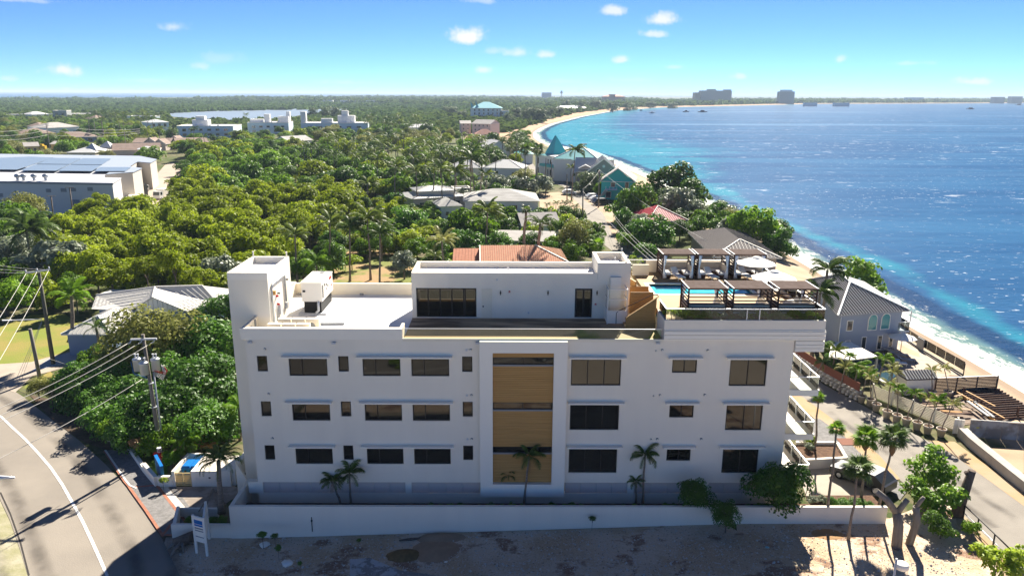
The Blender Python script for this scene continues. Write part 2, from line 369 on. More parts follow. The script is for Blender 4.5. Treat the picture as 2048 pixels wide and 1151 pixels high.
glint_near = smooth(noise(.75, 3, stretch=(.55, 1.2, 1), rough=.7), .635, .69); glint_far = smooth(noise(.16, 4, stretch=(.5, 1.0, 1), rough=.7), .615, .68)  # whitecap-like pale specks painted into the colour as sun sparkle
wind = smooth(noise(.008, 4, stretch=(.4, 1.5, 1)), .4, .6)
glints = mth('MULTIPLY', mth('MAXIMUM', glint_near, mth('MULTIPLY', glint_far, smooth(sy.outputs['Y'], 140, 320))), mth('MULTIPLY_ADD', wind, .75, .25))
slick = mth('MULTIPLY', smooth(noise(.006, 5, stretch=(.18, 1.6, 1), rough=.6), .56, .68), smooth(sy.outputs['Y'], 180, 420))
c = mixc(mth('MULTIPLY', slick, .3), c, (.25, .42, .55))
c = mixc(mth('MULTIPLY', glints, smooth(off, 6, 14, 0, .85)), c, (.62, .65, .66))
c = mixc(foam, c, (.62, .62, .58))
l.new(c, b.inputs['Base Color']); b.inputs['Specular IOR Level'].default_value = .13; b.inputs['IOR'].default_value = 1.33
l.new(smooth(foam, .0, .6, .07, .8), b.inputs['Roughness'])
w1 = noise(.16, 3, stretch=(.8, 1.3, 1)); w2 = noise(.9, 4, stretch=(.8, 1.3, 1), rough=.65)
hgt = mth('ADD', mth('MULTIPLY', w1, 1.6), mth('MULTIPLY', w2, .75))
bp = n.new('ShaderNodeBump'); bp.inputs['Strength'].default_value = 1.0; bp.inputs['Distance'].default_value = .15; l.new(hgt, bp.inputs['Height']); gl = n.new('ShaderNodeBsdfGlossy'); gl.inputs['Roughness'].default_value = .13; df = n.new('ShaderNodeBsdfDiffuse'); fr = n.new('ShaderNodeFresnel'); fr.inputs['IOR'].default_value = 1.33
l.new(c, df.inputs['Color'])
for x in (gl, df, fr): l.new(bp.outputs[0], x.inputs['Normal'])
mx = n.new('ShaderNodeMixShader'); l.new(mth('MULTIPLY', mth('MINIMUM', fr.outputs[0], .17), smooth(foam, .5, .0)), mx.inputs[0]); l.new(df.outputs[0], mx.inputs[1]); l.new(gl.outputs[0], mx.inputs[2]); l.new(mx.outputs[0], n['Material Output'].inputs['Surface'])
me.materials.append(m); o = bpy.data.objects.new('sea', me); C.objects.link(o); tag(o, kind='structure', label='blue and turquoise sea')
# haze
hm = bpy.data.materials.new('haze_air'); hm.use_nodes = True; n = hm.node_tree.nodes; n.clear(); l = hm.node_tree.links
pv = n.new('ShaderNodeVolumePrincipled'); pv.inputs['Color'].default_value = (.66, .82, 1, 1); pv.inputs['Density'].default_value = .0001; pv.inputs['Anisotropy'].default_value = .0
mo = n.new('ShaderNodeOutputMaterial'); l.new(pv.outputs[0], mo.inputs['Volume'])
q = MB(); q.box(-52000, 52000, -420, 52000, -6, 58); o = q.build('haze', hm); tag(o, kind='stuff', label='thin sea haze')

# ------------------------------------------------------------------ draped sheets
def drape(name, pts, off, m, maxlen=4., kind='structure', parent=None):
    import bmesh
    bm = bmesh.new(); vv = [bm.verts.new((p[0], p[1], 0)) for p in pts]; bm.faces.new(vv); bm.normal_update()
    bmesh.ops.triangulate(bm, faces=bm.faces[:])
    for _ in range(6):
        es = [e for e in bm.edges if e.calc_length() > maxlen]
        if not es or len(bm.faces) > 6000: break
        bmesh.ops.subdivide_edges(bm, edges=es, cuts=1); bmesh.ops.triangulate(bm, faces=[f for f in bm.faces if len(f.verts) > 3])
    for v in bm.verts: v.co.z = ground(v.co.x, v.co.y) + off
    bm.normal_update()
    if sum(f.normal.z for f in bm.faces) < 0: bmesh.ops.reverse_faces(bm, faces=bm.faces[:])
    me = bpy.data.meshes.new(name); bm.to_mesh(me); bm.free(); me.materials.append(m)
    o = bpy.data.objects.new(name, me); C.objects.link(o)
    if kind: o['kind'] = kind
    if parent: o.parent = parent
    return o
def P(*px): return [G(x, y) for x, y in px]
def offset_line(pts, w):                  # a strip of width w on the left of a polyline
    out = []
    for i, p in enumerate(pts):
        a = pts[max(i - 1, 0)]; b = pts[min(i + 1, len(pts) - 1)]; d = Vector((b[0] - a[0], b[1] - a[1], 0)).normalized()
        out.append(Vector((p[0] - d.y * w, p[1] + d.x * w, 0)))
    return out
def strip(name, pts, w, off, m, kind='structure', h=None):
    o2 = offset_line(pts, w)
    if h is None: return drape(name, list(pts) + o2[::-1], off, m, kind=kind)
    q = MB()
    for i in range(len(pts) - 1):
        poly = [pts[i], pts[i + 1], o2[i + 1], o2[i]]
        z = min(ground(p[0], p[1]) for p in poly)
        zz = [ground(p[0], p[1]) + h for p in poly]
        q.add([(p[0], p[1], z - .05) for p in poly] + [(p[0], p[1], zz[j]) for j, p in enumerate(poly)], [(3, 2, 1, 0), (4, 5, 6, 7), (0, 1, 5, 4), (1, 2, 6, 5), (2, 3, 7, 6), (3, 0, 4, 7)])
    o = q.build(name, m)
    if kind: o['kind'] = kind
    return o
# the main road, bending away on the left, and its continuation below the frame
edgeR = [(-13.5, -60), (-16, -20), (-18.2, 10), (-20, 25), (-21.3, 34)] + [tuple(G(*p)[:2]) for p in [(360, 1151), (345, 1120), (325, 1078), (290, 1025), (265, 988), (238, 957), (210, 927), (160, 882), (100, 836), (45, 792), (10, 770), (-60, 735), (-200, 690), (-500, 640)]]
edgeL = [tuple(G(*p)[:2]) for p in [(-900, 690), (-500, 740), (-260, 800), (-120, 880), (-40, 945), (0, 998), (20, 1040), (40, 1098), (56, 1151)]] + [(-30.4, 34), (-29, 25), (-26.5, 10), (-24, -20), (-21, -60)]
drape('road', edgeR + edgeL, .03, M['asphalt'])
cl = [tuple(G(*p)[:2]) for p in [(-60, 800), (0, 834), (25, 858), (48, 879), (75, 908), (99, 936), (122, 970), (142, 1006), (162, 1043), (178, 1077), (196, 1117), (211, 1151)]] + [(-25.3, 34), (-23.8, 22)]
strip('road_marking', cl, .2, .045, M['line'])
strip('road_edge_crack', [tuple(G(*p)[:2]) for p in [(0, 985), (20, 1028), (40, 1085), (57, 1151)]], .08, .05, mat('crack_dark', (.05, .045, .04), .95))
# verge on the far side of the road, worn pale
drape('verge', [tuple(G(*p)[:2]) for p in [(-300, 800), (0, 1000), (20, 1042), (40, 1100), (56, 1151)]] + [(-32, 30), (-60, 30), (-80, 60)], .02, mat('worn_verge', (.36, .33, .24), .95, (.24, .23, .12), .4, bump=.5, bscale=5))
# driveway, its grey apron and the lawn
drape('lawn', P((-200, 640), (0, 655), (60, 630), (130, 628), (160, 650), (185, 700), (150, 722), (105, 730), (60, 740), (45, 775), (100, 742), (120, 760), (60, 790), (40, 782), (0, 745), (-200, 700)), .025, M['grassm'])
drape('driveway', P((-150, 722), (0, 728), (62, 724), (105, 712), (185, 690), (195, 715), (105, 742), (64, 752), (45, 772), (30, 785), (-100, 740)), .04, mat('pale_paving', (.38, .32, .26), .9, (.32, .27, .22), .5))
drape('driveway_apron', P((100, 716), (185, 693), (195, 712), (60, 744)), .055, mat('blue_grey_paving', (.34, .35, .38), .9))
# the sandy building lot in front of the wall
lm = bpy.data.materials.new('lot_dirt'); lm.use_nodes = True; n = lm.node_tree.nodes; l = lm.node_tree.links; b = n['Principled BSDF']; b.inputs['Roughness'].default_value = .95; b.inputs['Specular IOR Level'].default_value = .1
c = mixc(smooth(noise(.28, 5), .4, .6), (.46, .335, .22), (.55, .44, .33))
c = mixc(smooth(noise(.33, 4, stretch=(1, 1.4, 1), rough=.65), .53, .62), c, (.26, .16, .105))
c = mixc(smooth(noise(3.4, 3, rough=.75), .60, .67), c, (.52, .48, .43))
c = mixc(smooth(noise(7, 3, rough=.7), .60, .66), c, (.11, .085, .07))
c = mixc(smooth(noise(14, 2), .66, .70), c, (.66, .64, .60))
l.new(c, b.inputs['Base Color'])
bp = n.new('ShaderNodeBump'); bp.inputs['Strength'].default_value = .9; bp.inputs['Distance'].default_value = .12; l.new(mth('ADD', noise(2.2, 6, rough=.7), mth('MULTIPLY', noise(9, 3), .4)), bp.inputs['Height']); l.new(bp.outputs[0], b.inputs['Normal'])
drape('dirt_lot', [tuple(G(*p)[:2]) for p in [(332, 1074), (470, 1070), (850, 1066), (1200, 1056), (1600, 1044), (1780, 1036), (1870, 1000), (1905, 990), (1935, 1036), (1985, 1085), (2030, 1132)]] + [(33, 36), (31, 28), (27, 15), (20, -10), (-13, -10), (-17.5, 10), (-20.6, 34)], .018, lm)
drape('bounce_sand_lot', [(31, 27.5), (27, 15), (20, -10), (20, -70), (-12, -70), (-13, -10), (-17.5, 10), (-19.6, 27.5)], .024, mat('bounce_lot_sand', (.60, .51, .39), .95, (.50, .42, .32), .12, bump=.4, bscale=4), maxlen=8)  # unseen ground below the camera, sand brightened to bounce light onto the facade
drape('access_road', [(-22, 24), (-10, 24.5), (0, 21), (12, 15), (20, 10), (20, 2), (8, 8), (-2, 12.5), (-12, 15), (-22, 15)], .034, M['asphalt2'])
strip('access_road_line', [(-20, 19.5), (-10, 19.7), (0, 16.6), (12, 11), (19, 6.5)], .18, .045, M['line'])
# beach road on the right
rl = P((1140, 385), (1170, 440), (1196, 480)) + [Vector((22.5, 120, 0)), Vector((24.5, 95, 0)), Vector((25.8, 80, 0))] + P((1612, 804), (1660, 834), (1690, 857), (1731, 886), (1760, 912), (1800, 960), (1850, 1000), (1905, 1010), (1934, 1036), (1985, 1085), (2030, 1135))
rl += [Vector((32, 33, 0)), Vector((28, 10, 0)), Vector((26, -20, 0))]
rr_ = [Vector((36, -20, 0)), Vector((39, 10, 0)), Vector((40.2, 40, 0))] + P((2048, 988), (1960, 922), (1909, 884), (1858, 883), (1782, 843), (1716, 805), (1647, 769)) + [Vector((32.5, 80, 0)), Vector((30.5, 95, 0)), Vector((28.5, 120, 0))] + P((1262, 490), (1234, 440), (1168, 385))
drape('beach_road', [tuple(p[:2]) for p in rl + rr_], .03, M['asphalt2'], maxlen=5)
drape('far_road', [tuple(p[:2]) for p in P((1168, 385), (1140, 385), (1125, 372), (1100, 366), (1060, 340), (1040, 300), (1046, 300), (1075, 340), (1132, 366))], .05, M['asphalt2'])
drape('sandy_shoulder', [tuple(p[:2]) for p in P((1572, 790), (1600, 790), (1660, 834), (1690, 857), (1731, 886), (1760, 912), (1800, 958), (1775, 962), (1748, 945), (1720, 905), (1690, 880), (1650, 855))], .036, mat('shoulder_sand', (.38, .25, .13), .95, (.36, .28, .19), .35, bump=.3, bscale=6))
drape('sandy_shoulder', [tuple(p[:2]) for p in P((1905, 1010), (1934, 1036), (1985, 1085), (2030, 1135), (2048, 1151), (2010, 1151), (1940, 1072), (1915, 1050))], .036, MATS['shoulder_sand'])
drape('sandy_shoulder', [tuple(p[:2]) for p in P((1858, 881), (1909, 883), (1960, 921), (2048, 986), (2048, 1012), (1960, 948), (1900, 905))], .038, MATS['shoulder_sand'])
drape('paved_court', [tuple(p[:2]) for p in P((1585, 832), (1640, 838), (1690, 874), (1722, 908), (1748, 946), (1700, 945), (1600, 940))], .04, M['paver'])
drape('concrete_apron', [tuple(p[:2]) for p in P((1590, 930), (1690, 925), (1745, 945), (1780, 975), (1770, 992), (1612, 992))], .055, mat('apron_concrete', (.37, .33, .27), .9, (.31, .28, .23), .4))
strip('apron_joint', [tuple(G(*p)[:2]) for p in [(1612, 990), (1624, 950)]], .06, .075, MATS['crack_dark'])
drape('paved_crossing', [tuple(p[:2]) for p in P((1742, 945), (1752, 932), (1785, 948), (1812, 985), (1800, 1000), (1775, 975))], .06, M['paver'])
# sandy yards between houses in the middle distance
drape('sandy_yard', [tuple(p[:2]) for p in P((1078, 386), (1118, 384), (1150, 400), (1170, 420), (1120, 428), (1080, 424))], .05, M['sand'])
drape('sandy_yard', [tuple(p[:2]) for p in P((850, 420), (880, 420), (882, 440), (850, 440))], .05, M['sand'])
drape('sandy_yard', [tuple(p[:2]) for p in P((1165, 398), (1215, 398), (1225, 425), (1245, 460), (1250, 480), (1230, 480), (1205, 425))], .045, M['sand'])
drape('warehouse_yard', [tuple(p[:2]) for p in P((200, 425), (245, 395), (290, 375), (330, 330), (345, 325), (365, 340), (350, 365), (350, 400), (300, 425))], .05, mat('yard_concrete', (.40, .32, .25), .9, (.33, .28, .23), .1))
drape('garden_lawn', [tuple(p[:2]) for p in P((600, 575), (660, 530), (700, 500), (780, 490), (860, 520), (830, 580), (720, 590))], .03, mat('patchy_garden', (.15, .17, .04), .95, (.30, .20, .10), .16, spread=.08, bump=.7, bscale=5))
# lagoon
q = MB(); lag = [az(x, y, .15) for x, y in [(318, 226), (420, 221), (610, 217), (700, 217), (690, 221), (610, 228), (560, 240), (470, 240), (380, 236), (300, 230)]]
q.quad(*lag[::-1]); o = q.build('lagoon', mat('lagoon_water', (.20, .245, .27), .35, spec=.2)); o['kind'] = 'structure'

# worn wheel tracks on the asphalt: darker bands that fade out at their edges
def track(pts, w, m, off=.036):
    a = offset_line(pts, w / 2); b = offset_line(pts, -w / 2); vs = []; av = []
    for p, q, r in zip(a, pts, b):
        for k, v in ((p, 0), (q, 1), (r, 0)): vs.append((k[0], k[1], ground(k[0], k[1]) + off)); av.append(v)
    fs = [(3 * i + j, 3 * i + 3 + j, 3 * i + 4 + j, 3 * i + 1 + j) for i in range(len(pts) - 1) for j in (0, 1)]
    me = bpy.data.meshes.new('wheel_track'); me.from_pydata(vs, [], fs); me.attributes.new('a', 'FLOAT', 'POINT').data.foreach_set('value', av); me.materials.append(m)
    o = bpy.data.objects.new('wheel_track', me); C.objects.link(o); o['kind'] = 'structure'
m = bpy.data.materials.new('worn_track'); m.use_nodes = True; n = m.node_tree.nodes; l = m.node_tree.links; b = n['Principled BSDF']; b.inputs['Base Color'].default_value = (.11, .095, .08, 1); b.inputs['Roughness'].default_value = .9
tr = n.new('ShaderNodeBsdfTransparent'); mx = n.new('ShaderNodeMixShader'); l.new(mth('MULTIPLY', mth('MULTIPLY', smooth(attr('a'), 0, 1), smooth(noise(.35, 5), .25, .75)), .62), mx.inputs[0]); l.new(tr.outputs[0], mx.inputs[1]); l.new(b.outputs[0], mx.inputs[2]); l.new(mx.outputs[0], n['Material Output'].inputs['Surface'])
for d_ in (-5.2, -3.0, 2.0, 4.3): track([tuple(v) for v in offset_line(cl, d_)], 1.5, m)
bl = [tuple(v[:2]) for v in (G(1700, 820), G(1760, 862), G(1850, 920), G(1930, 970), G(2048, 1050))]; track(bl, 1.2, m); track([tuple(v) for v in offset_line(bl, -2.2)], 1.2, m)
# ------------------------------------------------------------------ the white apartment building
FY = 48.287
B = thing('apartment_building', 'white four-storey apartment block with wood-clad centre bay and rooftop pool deck', 'building', (1, FY, 0))
def bp_(name, q, m, parent=B): return q.build(name, m, parent, world=True)
def wall_holes(q, x0, x1, z0, z1, y, holes, depth, mi=0, mr=0):
    xs = sorted({x0, x1, *[h[0] for h in holes], *[h[1] for h in holes]}); zs = sorted({z0, z1, *[h[2] for h in holes], *[h[3] for h in holes]})
    for i in range(len(xs) - 1):
        for j in range(len(zs) - 1):
            cx = (xs[i] + xs[i + 1]) / 2; cz = (zs[j] + zs[j + 1]) / 2
            if any(h[0] < cx < h[1] and h[2] < cz < h[3] for h in holes): continue
            q.quad((xs[i], y, zs[j]), (xs[i + 1], y, zs[j]), (xs[i + 1], y, zs[j + 1]), (xs[i], y, zs[j + 1]), mi=mi)
    for (a, b, c, d) in holes:
        e = y + depth
        q.quad((a, y, c), (a, y, d), (a, e, d), (a, e, c), mi=mr); q.quad((b, y, c), (b, e, c), (b, e, d), (b, y, d), mi=mr)
        q.quad((a, y, c), (a, e, c), (b, e, c), (b, y, c), mi=mr); q.quad((a, y, d), (b, y, d), (b, e, d), (a, e, d), mi=mr)
def window(parent, x0, x1, z0, z1, y, cuts=(), fr=.06, dep=.09, name='window', fm=None, gm=None, world=True):
    fm = fm or M['frame']; gm = gm or M['glass']
    q = MB(); q.box(x0, x1, y, y + dep, z0, z0 + fr); q.box(x0, x1, y, y + dep, z1 - fr, z1)
    q.box(x0, x0 + fr, y, y + dep, z0 + fr, z1 - fr); q.box(x1 - fr, x1, y, y + dep, z0 + fr, z1 - fr)
    xs = [x0 + fr] + [c for c in cuts] + [x1 - fr]
    for c in cuts: q.box(c - fr / 2, c + fr / 2, y + .005, y + dep, z0 + fr, z1 - fr)
    w = q.build(name, fm, parent, world=world)
    for i in range(len(xs) - 1):
        a = xs[i] + (fr / 2 if i else 0); b = xs[i + 1] - (fr / 2 if i < len(xs) - 2 else 0)
        g = MB(); g.quad((a, y + dep * .55, z0 + fr), (b, y + dep * .55, z0 + fr), (b, y + dep * .55, z1 - fr), (a, y + dep * .55, z1 - fr)); g.build('pane', gm, w, world=world)
    return w
def fx(px, py=800): return ay(px, py, FY)
ZS = [5.815 + 3.35 * k for k in range(3)]; ZSS = [4.6825 + 3.35 * k for k in range(3)]      # small windows: top, sill
ZB = [5.632 + 3.35 * k for k in range(3)]; ZBS = [3.696 + 3.35 * k for k in range(3)]
zw = fx(655, 751.2).z - 6.7; ZWS = [zw + 3.35 * k for k in range(3)]                        # wide windows: sill
def X2(px): return fx(px, 740).x
sm = [(X2(515.6), X2(536)), (X2(677.5), X2(698)), (X2(924.3), X2(944.9))]
wd = [(X2(578.5), X2(655)), (X2(725.6), X2(801)), (X2(822.8), X2(898.5))]
bgw = [(fx(1142.2, 740).x, fx(1242, 740).x, 2), (fx(1459.5, 740).x, fx(1533.5, 740).x, 1)]
sq = (fx(1344.5, 730).x, fx(1394, 730).x); zq = fx(1370, 745).z - 6.7
holes = []; wins = []
for k in range(3):
    for a, b in sm: wins.append((a, b, ZSS[k], ZS[k], ()))
    for a, b in wd: wins.append((a, b, ZWS[k], ZB[k] + .1, (a + (b - a) * .34,)))
    for a, b, nmul in bgw: wins.append((a, b, ZBS[k], ZB[k], tuple(a + (b - a) * (i + 1) / (nmul + 1) for i in range(nmul))))
    wins.append((sq[0], sq[1], zq + 3.35 * k, ZB[k], ((sq[0] + sq[1]) / 2,)))
FX0, FX1 = -17.85, 19.77
frm = (-1.83, 4.17)                                                     # the projecting centre frame
q = MB()
wall_holes(q, FX0, FX1, 2.92, 13.75, FY, [(a, b, c, d) for a, b, c, d, _ in wins], .14)
YB = 60.9
q.quad((FX0, YB, 0), (FX0, FY, 0), (FX0, FY, 13.55), (FX0, YB, 13.55)); q.quad((FX1, FY, 0), (FX1, YB, 0), (FX1, YB, 13.75), (FX1, FY, 13.75)); q.quad((FX1, YB, 0), (FX0, YB, 0), (FX0, YB, 13.55), (FX1, YB, 13.55))
q.box(-19.72, -17.853, 56.503, 61.2, 0, 14.5); q.box(-19.72, -16.9, 51, 56.5, 0, 17.2)                                   # stair tower
q.quad((FX0, FY, 2.92), (FX0, FY + .4, 2.92), (FX1, FY + .4, 2.92), (FX1, FY, 2.92))
q.box(FX0, FX1, FY + .003, FY + .4, 0, 2.04)                               # plinth below the louvres
for a, b in [(497, 526), (811, 823), (1255, 1268), (1404, 1417), (1540, 1562)]: q.box(fx(a, 975).x, fx(b, 975).x, FY + .004, FY + .4, 2.04, 2.92)
bp_('wall', q, M['white'])
q = MB(); zt = 17.72
q.box(-19.72, -16.9, 51, 51.2, 17.2, zt); q.box(-19.72, -16.9, 56.3, 56.5, 17.2, zt); q.box(-19.72, -19.52, 51.2, 56.3, 17.2, zt); q.box(-17.05, -16.9, 51.2, 56.3, 17.2, zt); bp_('tower_parapet', q, M['white2'])
q = MB(); q.box(-19.52, -17.05, 51.2, 56.3, 17.2, 17.24)
q.box(FX0, -7.06, FY + .05, YB - .02, 13.4, 13.55); bp_('roof', q, M['membrane'])
q = MB(); q.box(-18.05, -7.12, FY + .0, FY + .22, 13.75, 14.53); q.box(-18.05, -17.85, FY + .22, 51, 13.55, 14.53); q.box(-7.3, -7.1, FY + .22, FY + 1.2, 13.55, 14.53)
bp_('parapet', q, M['cream']); q = MB()
q.box(-16.9, -7.05, YB - .25, YB, 13.55, 14.5); q.box(-17.95, -16.9, 56.5, 56.7, 13.55, 14.5); q.box(-17.95, -17.75, 56.7, YB, 13.55, 14.5)
q.box(-17.75, -16.9, YB - .25, YB, 13.55, 14.5); bp_('parapet', q, M['cream'])
for z0, z1, pd in ((14.27, 14.535, .16), (13.98, 14.25, .11), (13.72, 13.96, .05)):
    q = MB(); q.box(-18.12, -7.1, FY - pd, FY - .003, z0, z1); bp_('cornice_band', q, M['white2'])
# windows and their hoods
for a, b, c, d, cuts in wins: window(B, a + .01, b - .01, c + .01, d - .01, FY + .06, cuts)
hood = []
for k in range(3):
    hood += [(wd[0][0] - .45, wd[0][1] + .25, k), (wd[1][0] - .4, wd[2][1] + .25, k), (4.3, bgw[0][1] + .35, k), (sq[0] - .35, sq[1] + .35, k), (bgw[1][0] - .35, bgw[1][1] + .4, k)]
for a, b, k in hood:
    q = MB(); z = ZB[k] + .14; q.vprism([(a, z), (b, z), (b - .04, z + .10), (a + .04, z + .10)], FY - .42, FY - .002); bp_('window_hood', q, M['white2'])
# louvred garage openings: panels side by side
def louvre(x0, x1):
    w = MB(); z0, z1, y = 2.04, 2.92, FY + .1
    w.box(x0, x0 + .05, y, y + .06, z0, z1); w.box(x1 - .05, x1, y, y + .06, z0, z1); w.box(x0 + .05, x1 - .05, y, y + .06, z0, z0 + .05); w.box(x0 + .05, x1 - .05, y, y + .06, z1 - .05, z1)
    p = bp_('louvre_panel', w, M['louvre']); s = MB()
    for i in range(9):
        z = z0 + .07 + i * .088; s.add([(x0 + .05, y + .01, z), (x1 - .05, y + .01, z), (x1 - .05, y + .05, z + .075), (x0 + .05, y + .05, z + .075)], [(0, 1, 2, 3)])
    o = s.build('slats', M['louvre'], p, world=True); o['kind'] = 'stuff'
for a, b, nn in [(526, 811, 9), (823, 960, 4), (1130, 1255, 4), (1268, 1404, 4), (1417, 1540, 4)]:
    xa, xb = fx(a, 975).x, fx(b, 975).x; st = (xb - xa) / nn
    for i in range(nn): louvre(xa + i * st, xa + (i + 1) * st - .004)
# centre bay: projecting frame, wood cladding in courses, strip windows
yf = 47.86
q = MB(); xi0, xi1 = ay(985.5, 840, 48.15).x, ay(1105, 840, 48.15).x; zi0, zi1 = ay(1040, 968, yf).z, ay(1040, 706, yf).z
xo0, xo1, zo0, zo1 = ay(959.8, 840, yf).x, ay(1132, 840, yf).x, ay(1040, 993, yf).z, ay(1040, 683.5, yf).z
q.box(xo0, xi0, yf, FY - .003, zo0, zo1); q.box(xi1, xo1, yf, FY - .003, zo0, zo1); q.box(xi0, xi1, yf, FY - .003, zo0, zi0); q.box(xi0, xi1, yf, FY - .003, zi1, zo1)
bp_('bay_frame', q, M['white2'])
yc = 48.16
bands = []
for a, b in [(714, 728.5), (804, 818), (892.5, 904)]: bands.append((ay(1040, b, yc).z, ay(1040, a, yc).z))
z = zi0; 
segs = []
for lo, hi in sorted(bands):
    segs.append((z, lo - .12)); z = hi
segs.append((z, zi1))
for lo, hi in segs:
    q = MB(); k = max(1, round((hi - lo) / .132)); st = (hi - lo) / k
    for i in range(k): q.box(xi0, xi1, yc, FY - .004, lo + i * st + .008, lo + (i + 1) * st - .008)
    q.box(xi0, xi1, yc + .03, FY - .005, lo, hi, 1)
    o = bp_('wood_cladding', q, [M['wood'], M['woodgap']])
for lo, hi in bands:
    window(B, xi0, xi1, lo, hi, yc + .02, (xi0 + (xi1 - xi0) * .5,), fr=.05)
    q = MB(); q.box(xi0, xi1, yc - .04, FY - .004, lo - .115, lo - .004); bp_('sill', q, M['grey'])
# wall lights and cameras
def lamp_round(px, py, r=.09):
    p = fx(px, py); q = MB(); q.tube([(p.x, FY - .10, p.z), (p.x, FY - .002, p.z)], [r * .8, r], 12); q.tube([(p.x, FY - .13, p.z), (p.x, FY - .101, p.z)], [r * .5, r * .75], 12, mi=1); bp_('wall_light', q, [M['grey'], M['white2']])
for p in [(530, 697.5), (537.5, 787), (545, 875.5), (941.5, 699), (943, 789.5), (943.5, 877), (1324.5, 699.5), (1320, 789.5), (1314.5, 877), (1415.5, 700), (1409.5, 789), (1402.5, 877)]: lamp_round(*p)
for p in [(1312, 701), (1307, 791), (1302, 877.5)]: lamp_round(*p, r=.055)
for p in [(933, 699.5), (934, 790), (935, 877)]:
    c = fx(*p); q = MB(); q.box(c.x - .07, c.x + .07, FY - .04, FY - .002, c.z - .07, c.z + .07); bp_('wall_vent', q, M['lgrey'])
for p in [(499, 683.5), (666, 684.5), (953, 684.5), (1313, 685)]:
    c = fx(*p); q = MB(); q.box(c.x - .06, c.x + .22, FY - .22, FY - .1, c.z - .05, c.z + .07); q.box(c.x - .02, c.x + .08, FY - .1, FY - .002, c.z - .04, c.z + .05, 1); bp_('security_camera', q, [M['lgrey'], M['black']])
# roof terrace
q = MB(); nb_ = 30; y0, y1 = FY + .12, 53.28
for i in range(nb_):
    a = y0 + (y1 - y0) * i / nb_; q.box(-7.05, 10.7, a + .004, a + (y1 - y0) / nb_ - .004, 13.5, 13.74, 0 if a < 50.6 else 1)
o = bp_('deck_boards', q, [M['deck'], M['deckshaded']])
q = MB(); q.box(-7.1, 10.73, FY - .025, FY + .11, 13.6, 13.8); bp_('deck_kerb', q, M['cream'])
gz = ay(1000, 656.5, FY + .06).z
def glass_run(p, z0, z1, post=None, parent=B, name='glass_panel', seg=1.5, rail=.05, railm=None, posts=True):
    for i in range(len(p) - 1):
        a = Vector((p[i][0], p[i][1], 0)); b = Vector((p[i + 1][0], p[i + 1][1], 0)); k = max(1, round((b - a).length / seg))
        for j in range(k):
            u = a.lerp(b, j / k); v = a.lerp(b, (j + 1) / k); d = (v - u).normalized() * .012; u = u + d; v = v - d
            nrm = Vector((-d.y, d.x, 0)).normalized() * .006
            g = MB(); g.add([(*(u - nrm)[:2], z0), (*(v - nrm)[:2], z0), (*(v + nrm)[:2], z0), (*(u + nrm)[:2], z0), (*(u - nrm)[:2], z1), (*(v - nrm)[:2], z1), (*(v + nrm)[:2], z1), (*(u + nrm)[:2], z1)],
                     [(0, 1, 5, 4), (1, 2, 6, 5), (2, 3, 7, 6), (3, 0, 4, 7), (4, 5, 6, 7)])
            g.build(name, M['rail'], parent, world=True)
    if rail:
        q = MB()
        for i in range(len(p) - 1): q.bar((*p[i][:2], z1 + rail / 2), (*p[i + 1][:2], z1 + rail / 2), rail * 1.2, rail)
        q.build('handrail', railm or M['alu'], parent, world=True)
glass_run([(-7.05, FY + .06), (10.6, FY + .06)], 13.8, gz - .04, seg=2.2, rail=.035)
# penthouse
PX0, PX1, PY0, PY1 = -7.05, 9.15, 53.33, 57.25
ph = [(-6.73, -2.25, 13.80, 16.05), (5.08, 6.38, 13.80, 16.05)]
q = MB(); wall_holes(q, PX0, PX1, 13.5, 16.75, PY0, ph, .16)
q.quad((PX0, PY1, 13.5), (PX0, PY0, 13.5), (PX0, PY0, 16.75), (PX0, PY1, 16.75)); q.quad((PX1, PY0, 13.5), (PX1, PY1, 13.5), (PX1, PY1, 17.3), (PX1, PY0, 17.3)); q.quad((PX1, PY1, 13.5), (PX0, PY1, 13.5), (PX0, PY1, 16.75), (PX1, PY1, 16.75))
q.box(PX0, 6.71, PY0, PY0 + .26, 16.75, 17.21); q.box(PX0, 6.71, PY1 - .26, PY1, 16.75, 17.21); q.box(PX0, PX0 + .28, PY0 + .26, PY1 - .26, 16.75, 17.21)
q.box(6.72, PX1, PY0, PY0 + .26, 16.75, 18.01); q.box(6.72, PX1, PY1 - .26, PY1, 16.75, 18.01); q.box(6.72, 6.98, PY0 + .26, PY1 - .26, 16.75, 18.01); q.box(PX1 - .26, PX1, PY0 + .26, PY1 - .26, 16.75, 18.01)
bp_('penthouse_wall', q, M['white'])
q = MB(); q.box(PX0 + .28, 6.72, PY0 + .26, PY1 - .26, 16.6, 16.78); q.box(6.98, PX1 - .26, PY0 + .26, PY1 - .26, 17.4, 17.5); bp_('penthouse_roof', q, M['membrane'])
window(B, -6.72, -2.26, 13.81, 16.04, PY0 + .07, [-6.72 + 4.46 * t for t in (.195, .395, .592, .79, .815)], fr=.08, name='sliding_door')
window(B, 5.09, 6.37, 13.81, 16.04, PY0 + .07, (5.73,), fr=.13, name='double_door')
q = MB(); q.box(-1.87, -1.09, PY0 - .03, PY0 - .002, 13.76, 16.02); d = bp_('door', q, M['cream'])
q = MB(); q.box(-1.80, -1.70, PY0 - .09, PY0 - .031, 14.62, 14.70); q.build('handle', M['black'], d, world=True)
for p in [(1001, 585), (1096, 585), (1194, 585)]:
    c = ay(*p, PY0); q = MB(); q.box(c.x - .05, c.x + .05, PY0 - .1, PY0 - .002, c.z - .06, c.z + .06); q.box(c.x - .025, c.x + .025, PY0 - .08, PY0 - .01, c.z - .17, c.z + .17); bp_('wall_light', q, M['black'])
